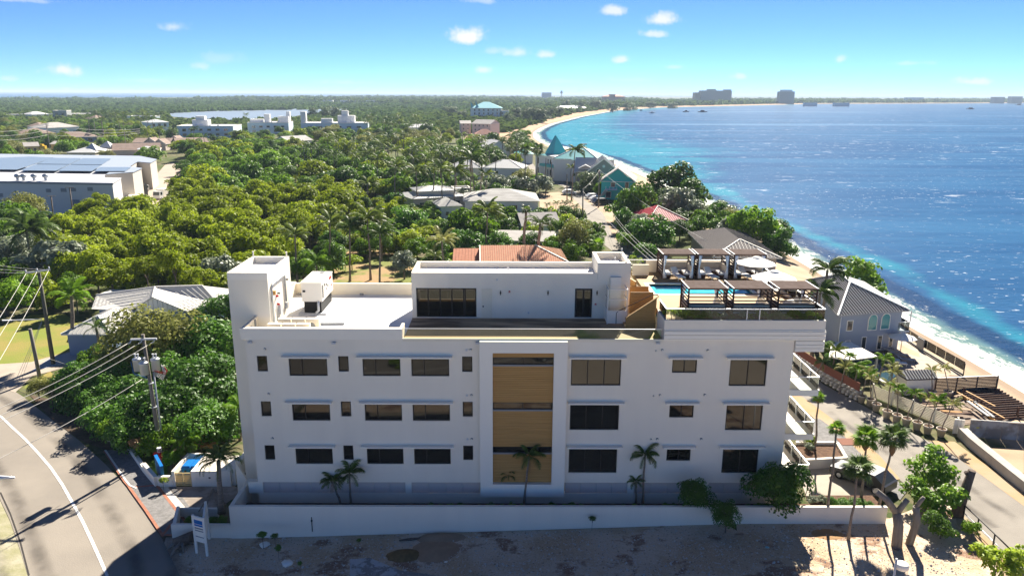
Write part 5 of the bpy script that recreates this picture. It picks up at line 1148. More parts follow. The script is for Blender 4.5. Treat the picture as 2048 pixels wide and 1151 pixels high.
# hotels along the far shore
def tower(label, xl, xr, pyb, pyt, dist, d, m, floors, bays, roof=None, steps=()):
    a = ay(xl, pyt, dist); b = ay(xr, pyt, dist); w = b.x - a.x; g = 1; h = a.z - g
    t = thing('hotel', label, 'hotel', (a.x, dist, g)); q = MB(); q.box(0, w, 0, d, -2, h); q.build('wall', m, t)
    for (u0, u1, hh, mm) in steps: q = MB(); q.box(u0 * w, u1 * w, 2, d - 2, h, h + hh); q.build('penthouse', mm, t)
    fh = h / floors
    for f in range(floors):
        q = MB(); q.box(-.2, w + .2, -.8, -.05, f * fh, f * fh + .5); q.build('balcony_band', m, t)
    for i in range(bays): q = MB(); q.box(w * i / bays, w * i / bays + w / bays * .14, -1.2, -.81, 0, h); q.build('pier', m, t)
    if roof: q = MB(); roof_geo(q, 'hip', w, d, h, h * .25, 1); q.build('roof', [roof, roof, roof, roof], t)
tower('wide dark hotel slab on the far shore', 1403, 1464, 205, 181, 2750, 40, WFG, 9, 12, steps=((.25, .48, 5, WFG), (.8, .98, 4, WFG)))
tower('lower brown end of the wide hotel', 1391, 1404, 205, 185, 2760, 40, cm('brown_hotel', (.32, .22, .17)), 7, 3)
tower('tall pale apartment tower right of the wide hotel', 1560, 1590, 207, 183, 2650, 26, WFG, 10, 7, steps=((.15, .85, 6, WPB),))
tower('distant grey office block beyond the trees', 1084, 1103, 198, 185, 3900, 40, WLB, 8, 4)
tower('terracotta-roofed resort on the far beach', 1207, 1250, 207, 193, 2500, 40, cm('resort_pink', (.45, .26, .19)), 5, 8, roof=RTI, steps=((.3, .55, 7, cm('resort_pink2', (.45, .26, .19))),))
for i, (xl, xr, t_, lab) in enumerate(((1815, 1848, 195, 'left of three'), (1990, 2010, 194, 'middle of three'), (2025, 2046, 193, 'right of three'))): tower('low pale hotel on the horizon, %s' % lab, xl, xr, 206, t_, 3400, 30, WPB if i == 0 else WFG, 5, 4)
hb('white roofed beach restaurant under casuarinas', (1126, 218), (1175, 216), 6, 211, 20, 'hip', WPK, RW)
for i, (xl, xr, py, lab) in enumerate(((645, 665, 197, 'first from left'), (680, 698, 198, 'second from left'), (705, 722, 197, 'third from left'), (728, 756, 198, 'fourth from left'), (795, 812, 197, 'fifth from left'), (1165, 1178, 207, 'above the beach'), (1040, 1052, 206, 'behind the casuarinas'), (1610, 1635, 202, 'on the far right shore'), (1670, 1700, 201, 'second on the far right shore'))):
    a = ay(xl, py, 2200); b = ay(xr, py, 2200); house('tiny white house far off, ' + lab, a, b, 9, 2, 14, 'flat', WW, WW, keep=False)
q = MB(); p = ay(1123, 183, 3000); q.tube([(p.x, 3000, 0), (p.x, 3000, p.z)], [1.6, 1.0], 8); q.lathe([(1, 0), (6, 2), (6, 4), (1, 6)], 12, 0, (p.x, 3000, p.z - 8)); q.lathe([(1, 0), (5, 1.5), (5, 3), (.5, 6)], 12, 0, (p.x, 3000, p.z - 2)); tag(q.build('observation_tower', WFG), 'slim grey mast with two discs on the horizon', 'tower')
# ------------------------------------------------------------------ planting
KEEP.append(('p', [tuple(az(x, y, 0)[:2]) for x, y in [(1062, 292), (1046, 264), (1090, 243), (1150, 228), (1230, 217.5), (1320, 213.5), (1320, 218), (1240, 223), (1165, 236), (1110, 252), (1078, 270), (1092, 290)]]))
# middle forest: bright mangrove canopy
GM = 'mangrove trees behind the block'
def f_m(lbl, grp, kinds, rlo, rhi, hlo=5, hhi=7.5, nm='mangrove_tree'):
    def fn(x, y, rg):
        r = rg.uniform(rlo * .75, rhi * 1.12); px, py = pr(x, y, 5)
        pos = (' in the near rows' if py > 470 else ' in the middle rows' if py > 410 else ' in the far rows') if nm == 'mangrove_tree' else ''
        side = ' on the left' if px < 260 else ' at centre-left' if px < 430 else ' near the white houses' if px < 760 else ' near the sea'
        tree(rg.choice(kinds), x, y, r, rg.uniform(hlo * .9, hhi * 1.1), name=nm, label=('large ' if r > (rlo + rhi) / 2 else 'smaller ') + lbl + pos + side, group=grp)
    return fn
# named trees first (pixel of crown centre, crown radius in pixels)
T = lambda kind, px, py, r, label, hk=1.55, **k: (tree_px(kind, px, py, r, hk, label=label, **k), PLACED.append((0, 0, 0)))[0]
def reg(t): PLACED.append((t.location.x, t.location.y, 5))
for kind, px, py, r, label, nm in [
    ('dark', 1255, 408, 46, 'big round dark tree right of the beach road', 'broadleaf_tree'), ('dark', 1340, 362, 48, 'broad dark shore tree beside the turquoise house', 'broadleaf_tree'), ('dark', 1378, 392, 36, 'dark shore tree leaning toward the water', 'broadleaf_tree'),
    ('grey', 1352, 410, 40, 'grey-green tree behind the red roof', 'broadleaf_tree'), ('gloss', 1308, 470, 42, 'glossy green tree behind the rear cabanas', 'broadleaf_tree'), ('green', 1405, 445, 26, 'small green tree between red and brown roofs', 'broadleaf_tree'),
    ('green', 1508, 452, 50, 'round shore tree behind the brown seamed roof', 'broadleaf_tree'), ('olive', 1462, 446, 28, 'olive tree left of the round shore tree', 'broadleaf_tree'), ('grape', 1716, 548, 48, 'big sea grape behind the blue-grey beach house', 'broadleaf_tree'),
    ('green', 950, 436, 52, 'yellow-green tree in front of the shingle house', 'broadleaf_tree'), ('green', 1015, 432, 36, 'lime tree mass right of the tall palm', 'broadleaf_tree'), ('gloss', 930, 478, 40, 'glossy dark tree left of the tiled roof', 'broadleaf_tree'), ('gloss', 1000, 488, 26, 'dark shrub tree behind the orange tiles', 'broadleaf_tree'),
    ('gloss', 815, 432, 42, 'round glossy tree left of the white villa yard', 'broadleaf_tree'), ('olive', 1150, 478, 40, 'olive crowned tree left of the beach road', 'broadleaf_tree'), ('dark', 665, 512, 30, 'dark round bush on the garden lawn', 'broadleaf_tree'), ('lime', 703, 515, 19, 'lime green young tree on the garden lawn', 'broadleaf_tree'),
    ('grey', 808, 520, 34, 'grey-green bush left of the red side roof', 'broadleaf_tree'), ('casua', 492, 345, 22, 'thin grey casuarina sticking out of the mangroves', 'casuarina_tree'), ('casua', 1180, 362, 30, 'wispy casuarina beside the turquoise house', 'casuarina_tree'),
    ('green', 605, 520, 40, 'bushy green tree right of the stair tower', 'broadleaf_tree'), ('mang', 545, 500, 40, 'olive green tree behind the stair tower', 'broadleaf_tree'), ('grey', 445, 535, 46, 'silvery shrub tree behind the stair tower', 'broadleaf_tree'), ('grey', 95, 520, 55, 'silvery vine-covered tree on the left', 'broadleaf_tree'),
    ('grey', 1055, 372, 26, 'silvery hedge clump before the mansion', 'broadleaf_tree'), ('grey', 1000, 372, 24, 'silvery hedge clump before the two-storey house', 'broadleaf_tree'), ('olive', 1045, 355, 20, 'yellow-green tree beside the mansion', 'broadleaf_tree'), ('grey', 1092, 372, 22, 'silver bush beside the road bend', 'broadleaf_tree'),
    ('green', 1200, 380, 16, 'small tree in front of the turquoise house', 'broadleaf_tree'), ('dark', 1165, 350, 18, 'dark bush left of the turquoise house', 'broadleaf_tree'), ('green', 1255, 480, 24, 'small green tree over the beach road edge', 'broadleaf_tree'), ('gloss', 1290, 508, 22, 'leafy bush behind the rooftop glass', 'broadleaf_tree'), ('lime', 1272, 530, 16, 'lime bush behind the turret', 'broadleaf_tree'),
    ('grey', 1395, 425, 22, 'pale leaved tree right of the red roof', 'broadleaf_tree'), ('green', 30, 430, 45, 'tree at the left edge below the warehouse', 'broadleaf_tree'), ('olive', 50, 415, 42, 'grey olive tree in front of the warehouse wall', 'broadleaf_tree')]:
    reg(T(kind, px, py, r * 1.12, label, 1.3, name=nm))
# left shrubs and trees near the block
for kind, px, py, r, label, hk in [
    ('olive', 292, 668, 92, 'large olive-green tree in front of the grey metal roof', 1.35), ('near', 425, 665, 70, 'big glossy dark tree against the stair tower', 1.5), ('near', 425, 745, 62, 'dark glossy shrub by the building corner', 1.35), ('near', 352, 790, 62, 'dark glossy shrub behind the transformer pole', 1.35), ('near', 300, 815, 58, 'dark glossy shrub left of the transformer pole', 1.3), ('near', 262, 770, 52, 'dark glossy shrub at the bend of the road', 1.3),
    ('near', 205, 745, 48, 'dark glossy shrub beside the driveway', 1.3), ('near', 145, 745, 40, 'dark glossy shrub at the driveway corner', 1.3), ('near', 415, 830, 56, 'dark glossy shrub near the bin store', 1.35), ('near', 250, 855, 40, 'dark glossy shrub nearest the sidewalk', 1.2), ('near', 330, 730, 60, 'dark glossy shrub below the olive tree', 1.4), ('near', 385, 690, 50, 'dark glossy tree between olive tree and block', 1.5),
    ('near', 452, 600, 46, 'tall dark glossy tree beside the tower wall', 1.6), ('olive', 75, 770, 20, 'low dry bush at the driveway edge', 1.1), ('near', 470, 700, 40, 'glossy shrub squeezed beside the tower', 1.7)]:
    t = tree_px(kind, px, py, r * 1.18, hk * .95, label=label, name='shrub' if hk < 1.45 else 'broadleaf_tree', cat='shrub' if hk < 1.45 else 'tree', group=None); reg(t)
KEEP.append(('p', [tuple(G(*p)[:2]) for p in [(-200, 640), (130, 628), (200, 700), (60, 790), (-200, 800)]]))
scatter([(90, 470), (140, 418), (330, 402), (350, 372), (430, 378), (560, 385), (690, 368), (735, 400), (690, 430), (620, 450), (560, 490), (500, 508), (440, 556), (400, 562), (200, 540), (110, 520)], 5, 4.7,
        f_m('yellow-green mangrove behind the block', GM, ['mang'], 3.2, 4.4, nm='mangrove_tree'), 290, 3)
scatter([(420, 560), (330, 575), (190, 560), (100, 545), (10, 560), (0, 640), (40, 640), (120, 600), (200, 575), (330, 565)], 3, 5,
        f_m('bushy green tree between the grey roof and the mangroves', 'trees behind the grey metal roof', ['green', 'mang', 'olive'], 2.6, 3.6, 4, 6, 'broadleaf_tree'), 30, 4)
scatter([(0, 640), (0, 430), (60, 430), (110, 480), (100, 545), (60, 640)], 4, 5.5, f_m('green tree at the left edge behind the utility pole', 'trees along the left edge', ['green', 'dark', 'grey'], 2.8, 4.2, 5, 7, 'broadleaf_tree'), 26, 5)
scatter([(345, 345), (370, 295), (430, 285), (620, 300), (860, 330), (865, 372), (780, 385), (700, 362), (560, 380), (430, 372)], 5, 7.2,
        f_m('dark green tree in the belt behind the mangroves', 'dark trees behind the mangroves', ['dark', 'green', 'mang', 'green'], 4.4, 6.4, 6, 8.5, 'forest_tree'), 125, 6)
scatter([(700, 430), (760, 385), (860, 380), (820, 400), (860, 450), (880, 520), (780, 480), (640, 490), (560, 500), (620, 455)], 4, 6.5, f_m('garden tree between mangroves and white villa', 'garden trees behind the block', ['green', 'gloss', 'dark', 'mang'], 2.6, 3.8, 4, 6, 'garden_tree'), 26, 7)
scatter([(560, 300), (600, 262), (760, 250), (1000, 275), (1045, 300), (1040, 345), (880, 335), (620, 300)], 6, 11, f_m('leafy tree in the wood toward the beach', 'trees toward the beach', ['green', 'dark', 'olive', 'mang'], 4.5, 7, 6, 9, 'leafy_tree'), 75, 8)
scatter([(0, 320), (40, 300), (0, 300)], 4, 9, f_m('tree beside the yellow house', 'trees by the yellow house', ['green', 'dark'], 4, 6, 6, 9, 'broadleaf_tree'), 6, 9)
scatter([(0, 312), (0, 238), (260, 240), (350, 262), (430, 280), (350, 300), (330, 318), (240, 300), (120, 318)], 5, 15, f_m('suburban tree among the brown roofs', 'trees among the brown roofs', ['green', 'dark', 'olive', 'mang'], 3.6, 6.5, 4.5, 7, 'suburban_tree'), 85, 10)
scatter([(1010, 300), (1040, 262), (1065, 262), (1055, 300)], 5, 9, f_m('tree behind the beach end', 'trees at the beach end', ['green', 'grey'], 4, 6, 6, 8, 'broadleaf_tree'), 10, 11)
def bush(kinds, rlo, rhi, label, grp): return lambda x, y, rg: tree(rg.choice(kinds), x, y, rg.uniform(rlo, rhi), rg.uniform(1.05, 1.3) * rhi, name='shrub', label=label, cat='shrub', group=grp)
scatter([(120, 790), (95, 765), (150, 735), (230, 700), (330, 690), (470, 640), (475, 860), (400, 870), (330, 880), (255, 880), (190, 830)], 1.5, 2.5, bush(['near', 'near', 'green'], 1.7, 2.4, 'dark glossy undergrowth shrub beside the transformer pole', 'undergrowth shrubs by the transformer pole'), 40, 31, .75)
scatter([(1250, 400), (1380, 380), (1430, 420), (1560, 440), (1570, 500), (1400, 470), (1370, 480), (1290, 520), (1245, 500), (1235, 450)], 2.5, 4.6, bush(['dark', 'gloss', 'green', 'grey'], 2.6, 3.8, 'leafy shrub tree between the beach road and the sea', 'shrub trees between beach road and sea'), 40, 32, .75)
scatter([(560, 500), (640, 440), (860, 400), (900, 440), (960, 420), (1040, 440), (1110, 420), (1200, 470), (1190, 500), (1120, 520), (900, 520), (790, 500), (690, 490), (600, 560)], 2.5, 4.6, bush(['green', 'gloss', 'dark', 'lime'], 2.0, 3.2, 'leafy garden shrub behind the penthouse', 'garden shrubs behind the penthouse'), 70, 33, .75)
scatter([(880, 400), (820, 360), (960, 330), (1070, 340), (1110, 380), (1060, 385)], 2.5, 6, bush(['green', 'dark', 'grey'], 2.2, 3.6, 'garden shrub around the white houses', 'garden shrubs around the white houses'), 40, 34, .75)
scatter([(420, 262), (600, 262), (640, 290), (430, 290)], 4, 8, f_m('leafy tree in front of the pale blue apartment blocks', 'trees before the apartment blocks', ['green', 'mang', 'dark'], 4, 6, 5, 7, 'broadleaf_tree'), 30, 35)
# casuarinas along the far beach
for i, (px, py, r) in enumerate([(1052, 228, 16), (1068, 226, 20), (1085, 228, 20), (1035, 226, 16), (1100, 226, 14), (1118, 222, 14), (1020, 236, 14), (905, 222, 13), (925, 226, 12), (972, 222, 14), (990, 226, 10), (890, 218, 10), (650, 224, 15), (668, 222, 16), (690, 226, 14), (626, 226, 12), (1130, 208, 12), (1190, 208, 14), (1225, 211, 14), (1260, 208, 14), (1300, 206, 12), (1345, 205, 12), (1160, 212, 12)]):
    g_ = az(px, py + r * .85, 1); rm = min(r * g_.length / FPX, 10 if py > 214 else 14)
    a = tree('casua', g_.x, g_.y, rm, rm * 1.7, label='tall feathery casuarina ' + ('by the lagoon' if px < 720 else 'in front of the grand turquoise-roofed building' if px < 1010 else 'above the orange beach' if px < 1125 else 'on the far beach'), name='casuarina_tree', group='casuarinas')
# palms: near ones, each frond its own
palm(437, 920, 52, 'date', base=(443, 1020), n=26, trunk_r=.2, label='date palm with stake props in the corner bed', name='date_palm', wind=0, zb=.9)
FP = 'young palms against the facade'
for (px, py, r, bx, by, lab) in [(699, 946, 36, 702, 1010, 'taller of two palms in front of the left louvres'), (663, 962, 27, 682, 1010, 'shorter of two palms in front of the left louvres'), (1058, 912, 40, 1047, 1010, 'tall palm before the wood-clad bay'), (1018, 948, 22, 1026, 1002, 'small palm before the wood-clad bay'), (1290, 910, 34, 1285, 1008, 'tall palm right of the wood-clad bay'), (1272, 962, 20, 1272, 1006, 'short palm beside the tall right one')]:
    palm(px, py, r, 'dark', base=(bx, by), zb=1.3, n=13, label=lab, name='young_palm', group=FP, trunk_r=.085, wind=.1, dry=2 if px in (1058, 663) else 0)
FT = 'slim fan palms on the right'
for (px, py, r, bx, by, zb, lab, k, boots) in [(1673, 858, 20, 1655, 1016, 2.2, 'slender fan palm left of the paved court', 'fan', 0), (1733, 876, 32, 1722, 1000, 2.1, 'fan palm beside the beach road, second', 'fan', .9), (1788, 876, 34, 1758, 1010, 2.1, 'fan palm with brown skirt by the road', 'fandark', 1.3), (1717, 938, 36, 1697, 1078, 1.25, 'fan palm standing on the dirt lot', 'fandark', .6), (1637, 795, 15, 1628, 905, 1.5, 'small fan palm by the balconies', 'fan', .4)]:
    palm(px, py, r, k, base=(bx, by), zb=zb, n=20, label=lab, name='fan_palm', group=FT, trunk_r=.09, wind=0, boots=boots)
palm(143, 592, 46, 'royal', base=(150, 708), n=11, label='palm with pale trunk beside the blue house wall', name='royal_palm', trunk_r=.24, wind=.1)
palm(192, 655, 36, 'date', base=(203, 722), n=16, label='drooping dark palm in front of the blue house', name='palm_tree', trunk_r=.2)
palm(52, 462, 62, 'dark', h=8, n=22, label='large dark palm on the left below the warehouse', name='coconut_palm', trunk_r=.25)
palm(632, 528, 40, 'royal', base=(640, 585), n=13, label='green coconut palm behind the generator', name='coconut_palm', trunk_r=.18)
palm(478, 815, 42, 'royal', base=(480, 880), n=10, label='arching palm against the tower foot', name='palm_tree', trunk_r=.12)
palm(368, 885, 36, 'royal', base=(370, 925), n=16, label='bushy areca palm behind the bin store', name='areca_palm', trunk_r=.08)
palm(1655, 540, 46, 'dark', h=11, n=16, label='windblown coconut palm left of the beach house roof', name='coconut_palm', wind=.6, trunk_r=.2, at=None)
palm(1640, 585, 42, 'dark', h=9, n=16, label='lower windblown palm at the rooftop corner', name='coconut_palm', wind=.6, trunk_r=.2)
MP = 'coconut palms behind the block'
for (px, py, r, h, k, n, lab, dry) in [(660, 445, 36, 9, 'coco', 16, 'coconut palm over the garden fence', 0), (735, 440, 42, 10, 'coco', 18, 'bushy coconut palm right of the garden fence palm', 0), (760, 468, 34, 10, 'dark', 16, 'tall palm on the patchy lawn', 2), (884, 482, 34, 9, 'pale', 14, 'palm with yellowing fronds above the red side roof', 0), (975, 425, 38, 9, 'coco', 17, 'tall palm in front of the pale shingle roof', 0), (1080, 448, 38, 9, 'date', 22, 'fat-trunked palm behind the orange tiles', 3),
                            (1052, 420, 13, 10, 'fandark', 14, 'thin curved palm beside the fat-trunked palm', 0), (942, 318, 38, 13, 'dark', 16, 'tall palm left of the white two-storey house', 3), (910, 345, 30, 11, 'coco', 16, 'palm in front of the hidden white house', 0), (882, 340, 28, 11, 'coco', 15, 'palm left of the hidden white house', 0), (832, 345, 30, 10, 'coco', 15, 'palm behind the layered villa', 0), (972, 350, 20, 9, 'coco', 13, 'small palm at the two-storey house corner', 0),
                            (1150, 302, 24, 15, 'dark', 14, 'windblown palm in front of the mansion', 0), (1076, 300, 18, 14, 'fandark', 16, 'fan palm left of the mansion', 0), (1050, 300, 17, 13, 'fandark', 16, 'fan palm behind the low turquoise roofs', 0), (1142, 335, 12, 7, 'coco', 12, 'short palm at the mansion wall', 0), (735, 368, 26, 9, 'coco', 14, 'palm at the mangrove edge', 0), (1195, 490, 20, 5, 'fan', 16, 'silvery fan palm behind the turret', 0), (700, 455, 34, 9, 'dark', 15, 'dark palm behind the garden', 0), (590, 470, 34, 8, 'coco', 15, 'palm behind the stair tower', 0), (870, 512, 22, 6, 'coco', 12, 'short palm beside the red side roof', 0), (790, 335, 24, 11, 'coco', 14, 'palm in the dark tree belt', 0), (755, 318, 22, 11, 'coco', 14, 'palm behind the dark tree belt', 0)]:
    palm(px, py, r, k, h=h, n=n, label=lab, group=MP, name='fan_palm' if k.startswith('fan') else 'coconut_palm', trunk_r=.3 if 'fat' in lab else .17, dry=dry, wind=.5 if px == 1150 else .35)
RP = 'small palms along the beach road'
for i, (px, py, r) in enumerate([(1095, 408, 9), (1112, 405, 10), (1127, 405, 10), (1140, 402, 8), (1150, 412, 12), (1120, 422, 12), (1160, 425, 12), (1092, 430, 14), (1100, 445, 10)]):
    palm2(px, py, r, 4.5, 'small leaning palm in the row left of the beach road', RP)
MW = 'palms in the middle wood'
rg = random.Random(21)
for poly, n_, lab, h0, rr0 in [([(600, 300), (640, 268), (760, 268), (900, 290), (880, 330), (700, 320)], 34, 'coconut palm in the middle wood', 10, (14, 22)), ([(780, 262), (960, 262), (1040, 285), (1030, 330), (900, 320)], 24, 'coconut palm in the wood toward the beach', 11, (13, 20)), ([(1000, 268), (1050, 262), (1062, 285), (1020, 310)], 10, 'coconut palm behind the beach', 11, (11, 16)),
                       ([(700, 232), (830, 228), (900, 248), (760, 256)], 22, 'distant palm above the apartment roofs', 11, (8, 12)), ([(160, 222), (340, 222), (350, 240), (170, 244)], 16, 'distant palm near the lagoon', 12, (8, 12))]:
    c = 0
    while c < n_:
        x = rg.uniform(min(p[0] for p in poly), max(p[0] for p in poly)); y = rg.uniform(min(p[1] for p in poly), max(p[1] for p in poly))
        if not inpoly(x, y, poly): continue
        palm2(x, y, rg.uniform(*rr0), h0 + rg.uniform(-1, 2), lab, lab.replace('palm', 'palms') ); c += 1
for px, py, r, lab in [(293, 257, 13, 'left palm of three before the leftmost apartment block'), (318, 257, 13, 'middle palm of three before the leftmost apartment block'), (344, 258, 14, 'right palm of three before the leftmost apartment block'), (387, 257, 12, 'round palm before the leftmost apartment block'), (407, 272, 12, 'palm at the right end of the brown roof'), (492, 228, 7, 'lone tall palm by the lagoon')]: palm2(px, py, r, 11, lab, None)
# far woods, one mass each
rg = random.Random(5)
def massed(name, poly, n, rpx, hk, label, m, leaf=.55, per=26):
    pts = []
    while len(pts) < n:
        x = rg.uniform(min(p[0] for p in poly), max(p[0] for p in poly)); y = rg.uniform(min(p[1] for p in poly), max(p[1] for p in poly))
        if not inpoly(x, y, poly): continue
        p = az(x, y, 2.0); d = p.length; r = max(3.0, rg.uniform(*rpx) * d / FPX)
        if not clear(p.x, p.y, 2): continue
        pts.append((p.x, p.y, 0, r, min(max(3.5, r * hk), 12) * rg.uniform(.7, 1.15)))
    stuff_canopy(name, pts, m, label, leaf, per)
massed('far_woodland', [(0, 262), (0, 228), (330, 228), (350, 250), (420, 262), (760, 262), (1010, 262), (1040, 250), (1000, 225), (840, 225), (740, 240), (600, 240), (350, 240), (330, 255), (200, 262)], 2600, (6, 11), .8, 'far suburban woodland', LM['far'])
massed('mangrove_swamp', [(-40, 228), (-40, 199), (300, 199), (420, 201), (700, 207), (940, 212), (1000, 225), (840, 228), (740, 232), (700, 216), (420, 220), (318, 225)], 4200, (4, 8), .35, 'far flat mangrove swamp', LM['farm'], .75, 18)
massed('mangrove_swamp', [(560, 248), (610, 232), (760, 218), (860, 222), (900, 240), (740, 250)], 900, (6, 10), .6, 'scrub around the lagoon', LM['farm'], .7, 22)
massed('far_treeline', [(380, 199), (620, 196), (900, 195), (1300, 199), (1380, 210), (1320, 213), (1230, 215), (1150, 226), (1100, 236), (1060, 250), (1030, 258), (1000, 235), (940, 214), (700, 206)], 3600, (4, 8), 1.1, 'far wooded shore', LM['far'], .55, 24)
massed('far_treeline', [(1300, 203), (1500, 200), (2060, 201), (2100, 204), (1900, 205.2), (1620, 206), (1500, 208), (1380, 211)], 1500, (3.5, 6.5), 1.2, 'far wooded shore on the horizon', LM['far'], .55, 22)
# ------------------------------------------------------------------ rooftop furniture
def make_cabana(label):
    w, d, h = 2.75, 2.3, 2.08; t = thing('cabana', label, 'cabana', (0, 0, 0), 0, 'rooftop cabanas')
    q = MB(); q.box(0, w, 0, .09, h - .08, h + .02); q.box(0, w, d - .09, d, h - .08, h + .02); q.box(0, .09, .09, d - .09, h - .08, h + .02); q.box(w - .09, w, .09, d - .09, h - .08, h + .02); q.build('roof_frame', M['darkwood'], t)
    q = MB(); q.box(-.02, .07, -.02, d + .02, h + .021, h + .05); q.box(w - .07, w + .02, -.02, d + .02, h + .021, h + .05); q.build('roof_edge', M['cushion'], t)
    k = 11
    for i in range(k): q = MB(); y = .1 + (d - .2) * i / k; q.box(.09, w - .09, y + .012, y + (d - .2) / k - .012, h - .03, h + .035); q.build('roof_slat', M['slatroof'], t)
    for x, y in ((0, 0), (w - .1, 0), (0, d - .1), (w - .1, d - .1)): q = MB(); q.box(x, x + .1, y, y + .1, 0, h - .08); q.build('post', M['darkwood'], t)
    for i in range(6):
        z = .42 + i * .25
        q = MB(); q.box(.1, w - .1, .03, .07, z, z + .075); q.build('slat', M['darkwood'], t)
        for x in (.03, w - .07): q = MB(); q.box(x, x + .04, .1, d - .1, z, z + .075); q.build('slat', M['darkwood'], t)
    b = MB(); b.box(.12, .8, .1, d - .15, .02, .3); b.box(w - .8, w - .12, .1, d - .15, .02, .3); b.box(.8, w - .8, .1, .75, .02, .3); bo = b.build('bench', M['darkwood'], t)
    for a in ((.12, .8, .1, d - .15), (w - .8, w - .12, .1, d - .15), (.81, w - .81, .1, .75)): q = MB(); q.box(a[0], a[1], a[2], a[3], .302, .45); q.build('cushion', M['cushion'], bo)
    for a in ((.1, .22, .12, d - .2), (w - .22, w - .1, .12, d - .2), (.23, w - .23, .1, .22)): q = MB(); q.box(a[0], a[1], a[2], a[3], .452, 1.0); q.build('back_cushion', cm_('cream_cushion', (.66, .58, .46)), bo)
    for x, s in ((.12, 1), (w - .12, -1)):
        q = MB(); q.tube([(x + s * .12, d - .08, h - .1), (x + s * .10, d - .07, 1.5), (x + s * .05, d - .06, .95), (x + s * .09, d - .05, .5), (x + s * .14, d - .04, .05)], [.16, .13, .06, .13, .17], 9); q.build('curtain', M['curtain'], t)
    return t
def cm_(n, c): return MATS[n] if n in MATS else mat(n, c, .9)
ZD = DZ + .004
cb = make_cabana('front row cabana beside the planter grasses, leftmost near the stairs'); sn = snapshot(cb); cb.location = (12.58, 49.62, ZD)
dup(sn, (15.7, 49.62, ZD), label='front row cabana between its two neighbours, before the pool end'); dup(sn, (18.85, 49.62, ZD), label='front row cabana at the seaward corner of the roof')
for x, lab in ((15.85, 'back row cabana nearest the white turret'), (18.8, 'middle cabana of the back row behind the pool'), (21.85, 'back row cabana behind the white umbrellas')): dup(sn, (x, 63.25, ZD), rz=pi, label=lab)
def make_lounger(label):
    t = thing('sun_lounger', label, 'sun lounger', (0, 0, 0), 0, 'white loungers on the pool deck'); q = MB()
    for a, b in (((0, 0, .3), (0, 1.9, .3)), ((.62, 0, .3), (.62, 1.9, .3)), ((0, 0, .3), (.62, 0, .3)), ((0, 1.2, .3), (.62, 1.2, .3)), ((0, 1.9, .3), (.62, 1.9, .3))): q.bar(a, b, .05)
    q.build('frame', M['white2'], t)
    for x in (0, .62):
        for y in (.1, 1.75): q = MB(); q.box(x - .025, x + .025, y - .025, y + .025, 0, .28); q.build('leg', M['white2'], t)
    q = MB(); q.box(.03, .59, .03, 1.2, .31, .36); q.build('seat', M['cushion'], t)
    q = MB(); q.add([(.03, 1.2, .33), (.59, 1.2, .33), (.59, 1.72, .85), (.03, 1.72, .85), (.03, 1.22, .29), (.59, 1.22, .29), (.59, 1.75, .81), (.03, 1.75, .81)], [(0, 1, 2, 3), (7, 6, 5, 4), (0, 4, 5, 1), (3, 2, 6, 7), (0, 3, 7, 4), (1, 5, 6, 2)]); q.build('backrest', M['cushion'], t)
    return t
lg = make_lounger('white sun lounger in front of the left back cabana'); sl = snapshot(lg); lg.location = (14.35, 60.0, ZD); lg.rotation_euler = (0, 0, .25)
dup(sl, (17.2, 60.1, ZD), .25, label='white sun lounger in front of the middle back cabana'); dup(sl, (20.2, 60.3, ZD), .25, label='white sun lounger in front of the right back cabana'); dup(sl, (20.5, 56.2, ZD), -1.3, label='white sun lounger at the end of the pool')
dup(sl, (20.2, 52.8, ZD), -1.2, label='white sun lounger behind the seaward front cabana')
def umbrella(x, y, z, r, h, label, group='white umbrellas', m='canvas'):
    t = thing('umbrella', label, 'umbrella', (x, y, z), 0, group); q = MB(); n = 8; hh = r * .36
    ring = [(r * cos(2 * pi * i / n + .2), r * sin(2 * pi * i / n + .2)) for i in range(n)]; mid = [(a * .55, b * .55) for a, b in ring]
    vs = [(0, 0, h)] + [(a, b, h - hh * .48) for a, b in mid] + [(a, b, h - hh) for a, b in ring]
    q.add(vs, [(0, 1 + i, 1 + (i + 1) % n) for i in range(n)] + [(1 + i, 9 + i, 9 + (i + 1) % n, 1 + (i + 1) % n) for i in range(n)])
    q.build('canopy', M[m], t)
    q = MB(); q.lathe([(r * .2, h - .06), (r * .12, h + .0), (.01, h + .05)], 10); q.build('vent_cap', M[m], t)
    q = MB(); q.cyl(0, 0, 0, h, .035); q.build('pole', M['palmbark'], t)
    q = MB(); q.cyl(0, 0, 0, .08, .3, .28, 14); q.build('base', M['grey'], t)
    q = MB()
    for a, b in ring: q.bar((0, 0, h - .05), (a * .98, b * .98, h - hh - .02), .025)
    q.build('ribs', M['palmbark'], t); return t
p = az(1513, 520, 17.0); umbrella(p.x, p.y, ZD, 1.62, 2.35, 'white umbrella by the back cabana at the pool end'); p = az(1549, 547, 17.1); umbrella(p.x, p.y, ZD, 1.72, 2.4, 'white umbrella nearest the sea side of the pool')
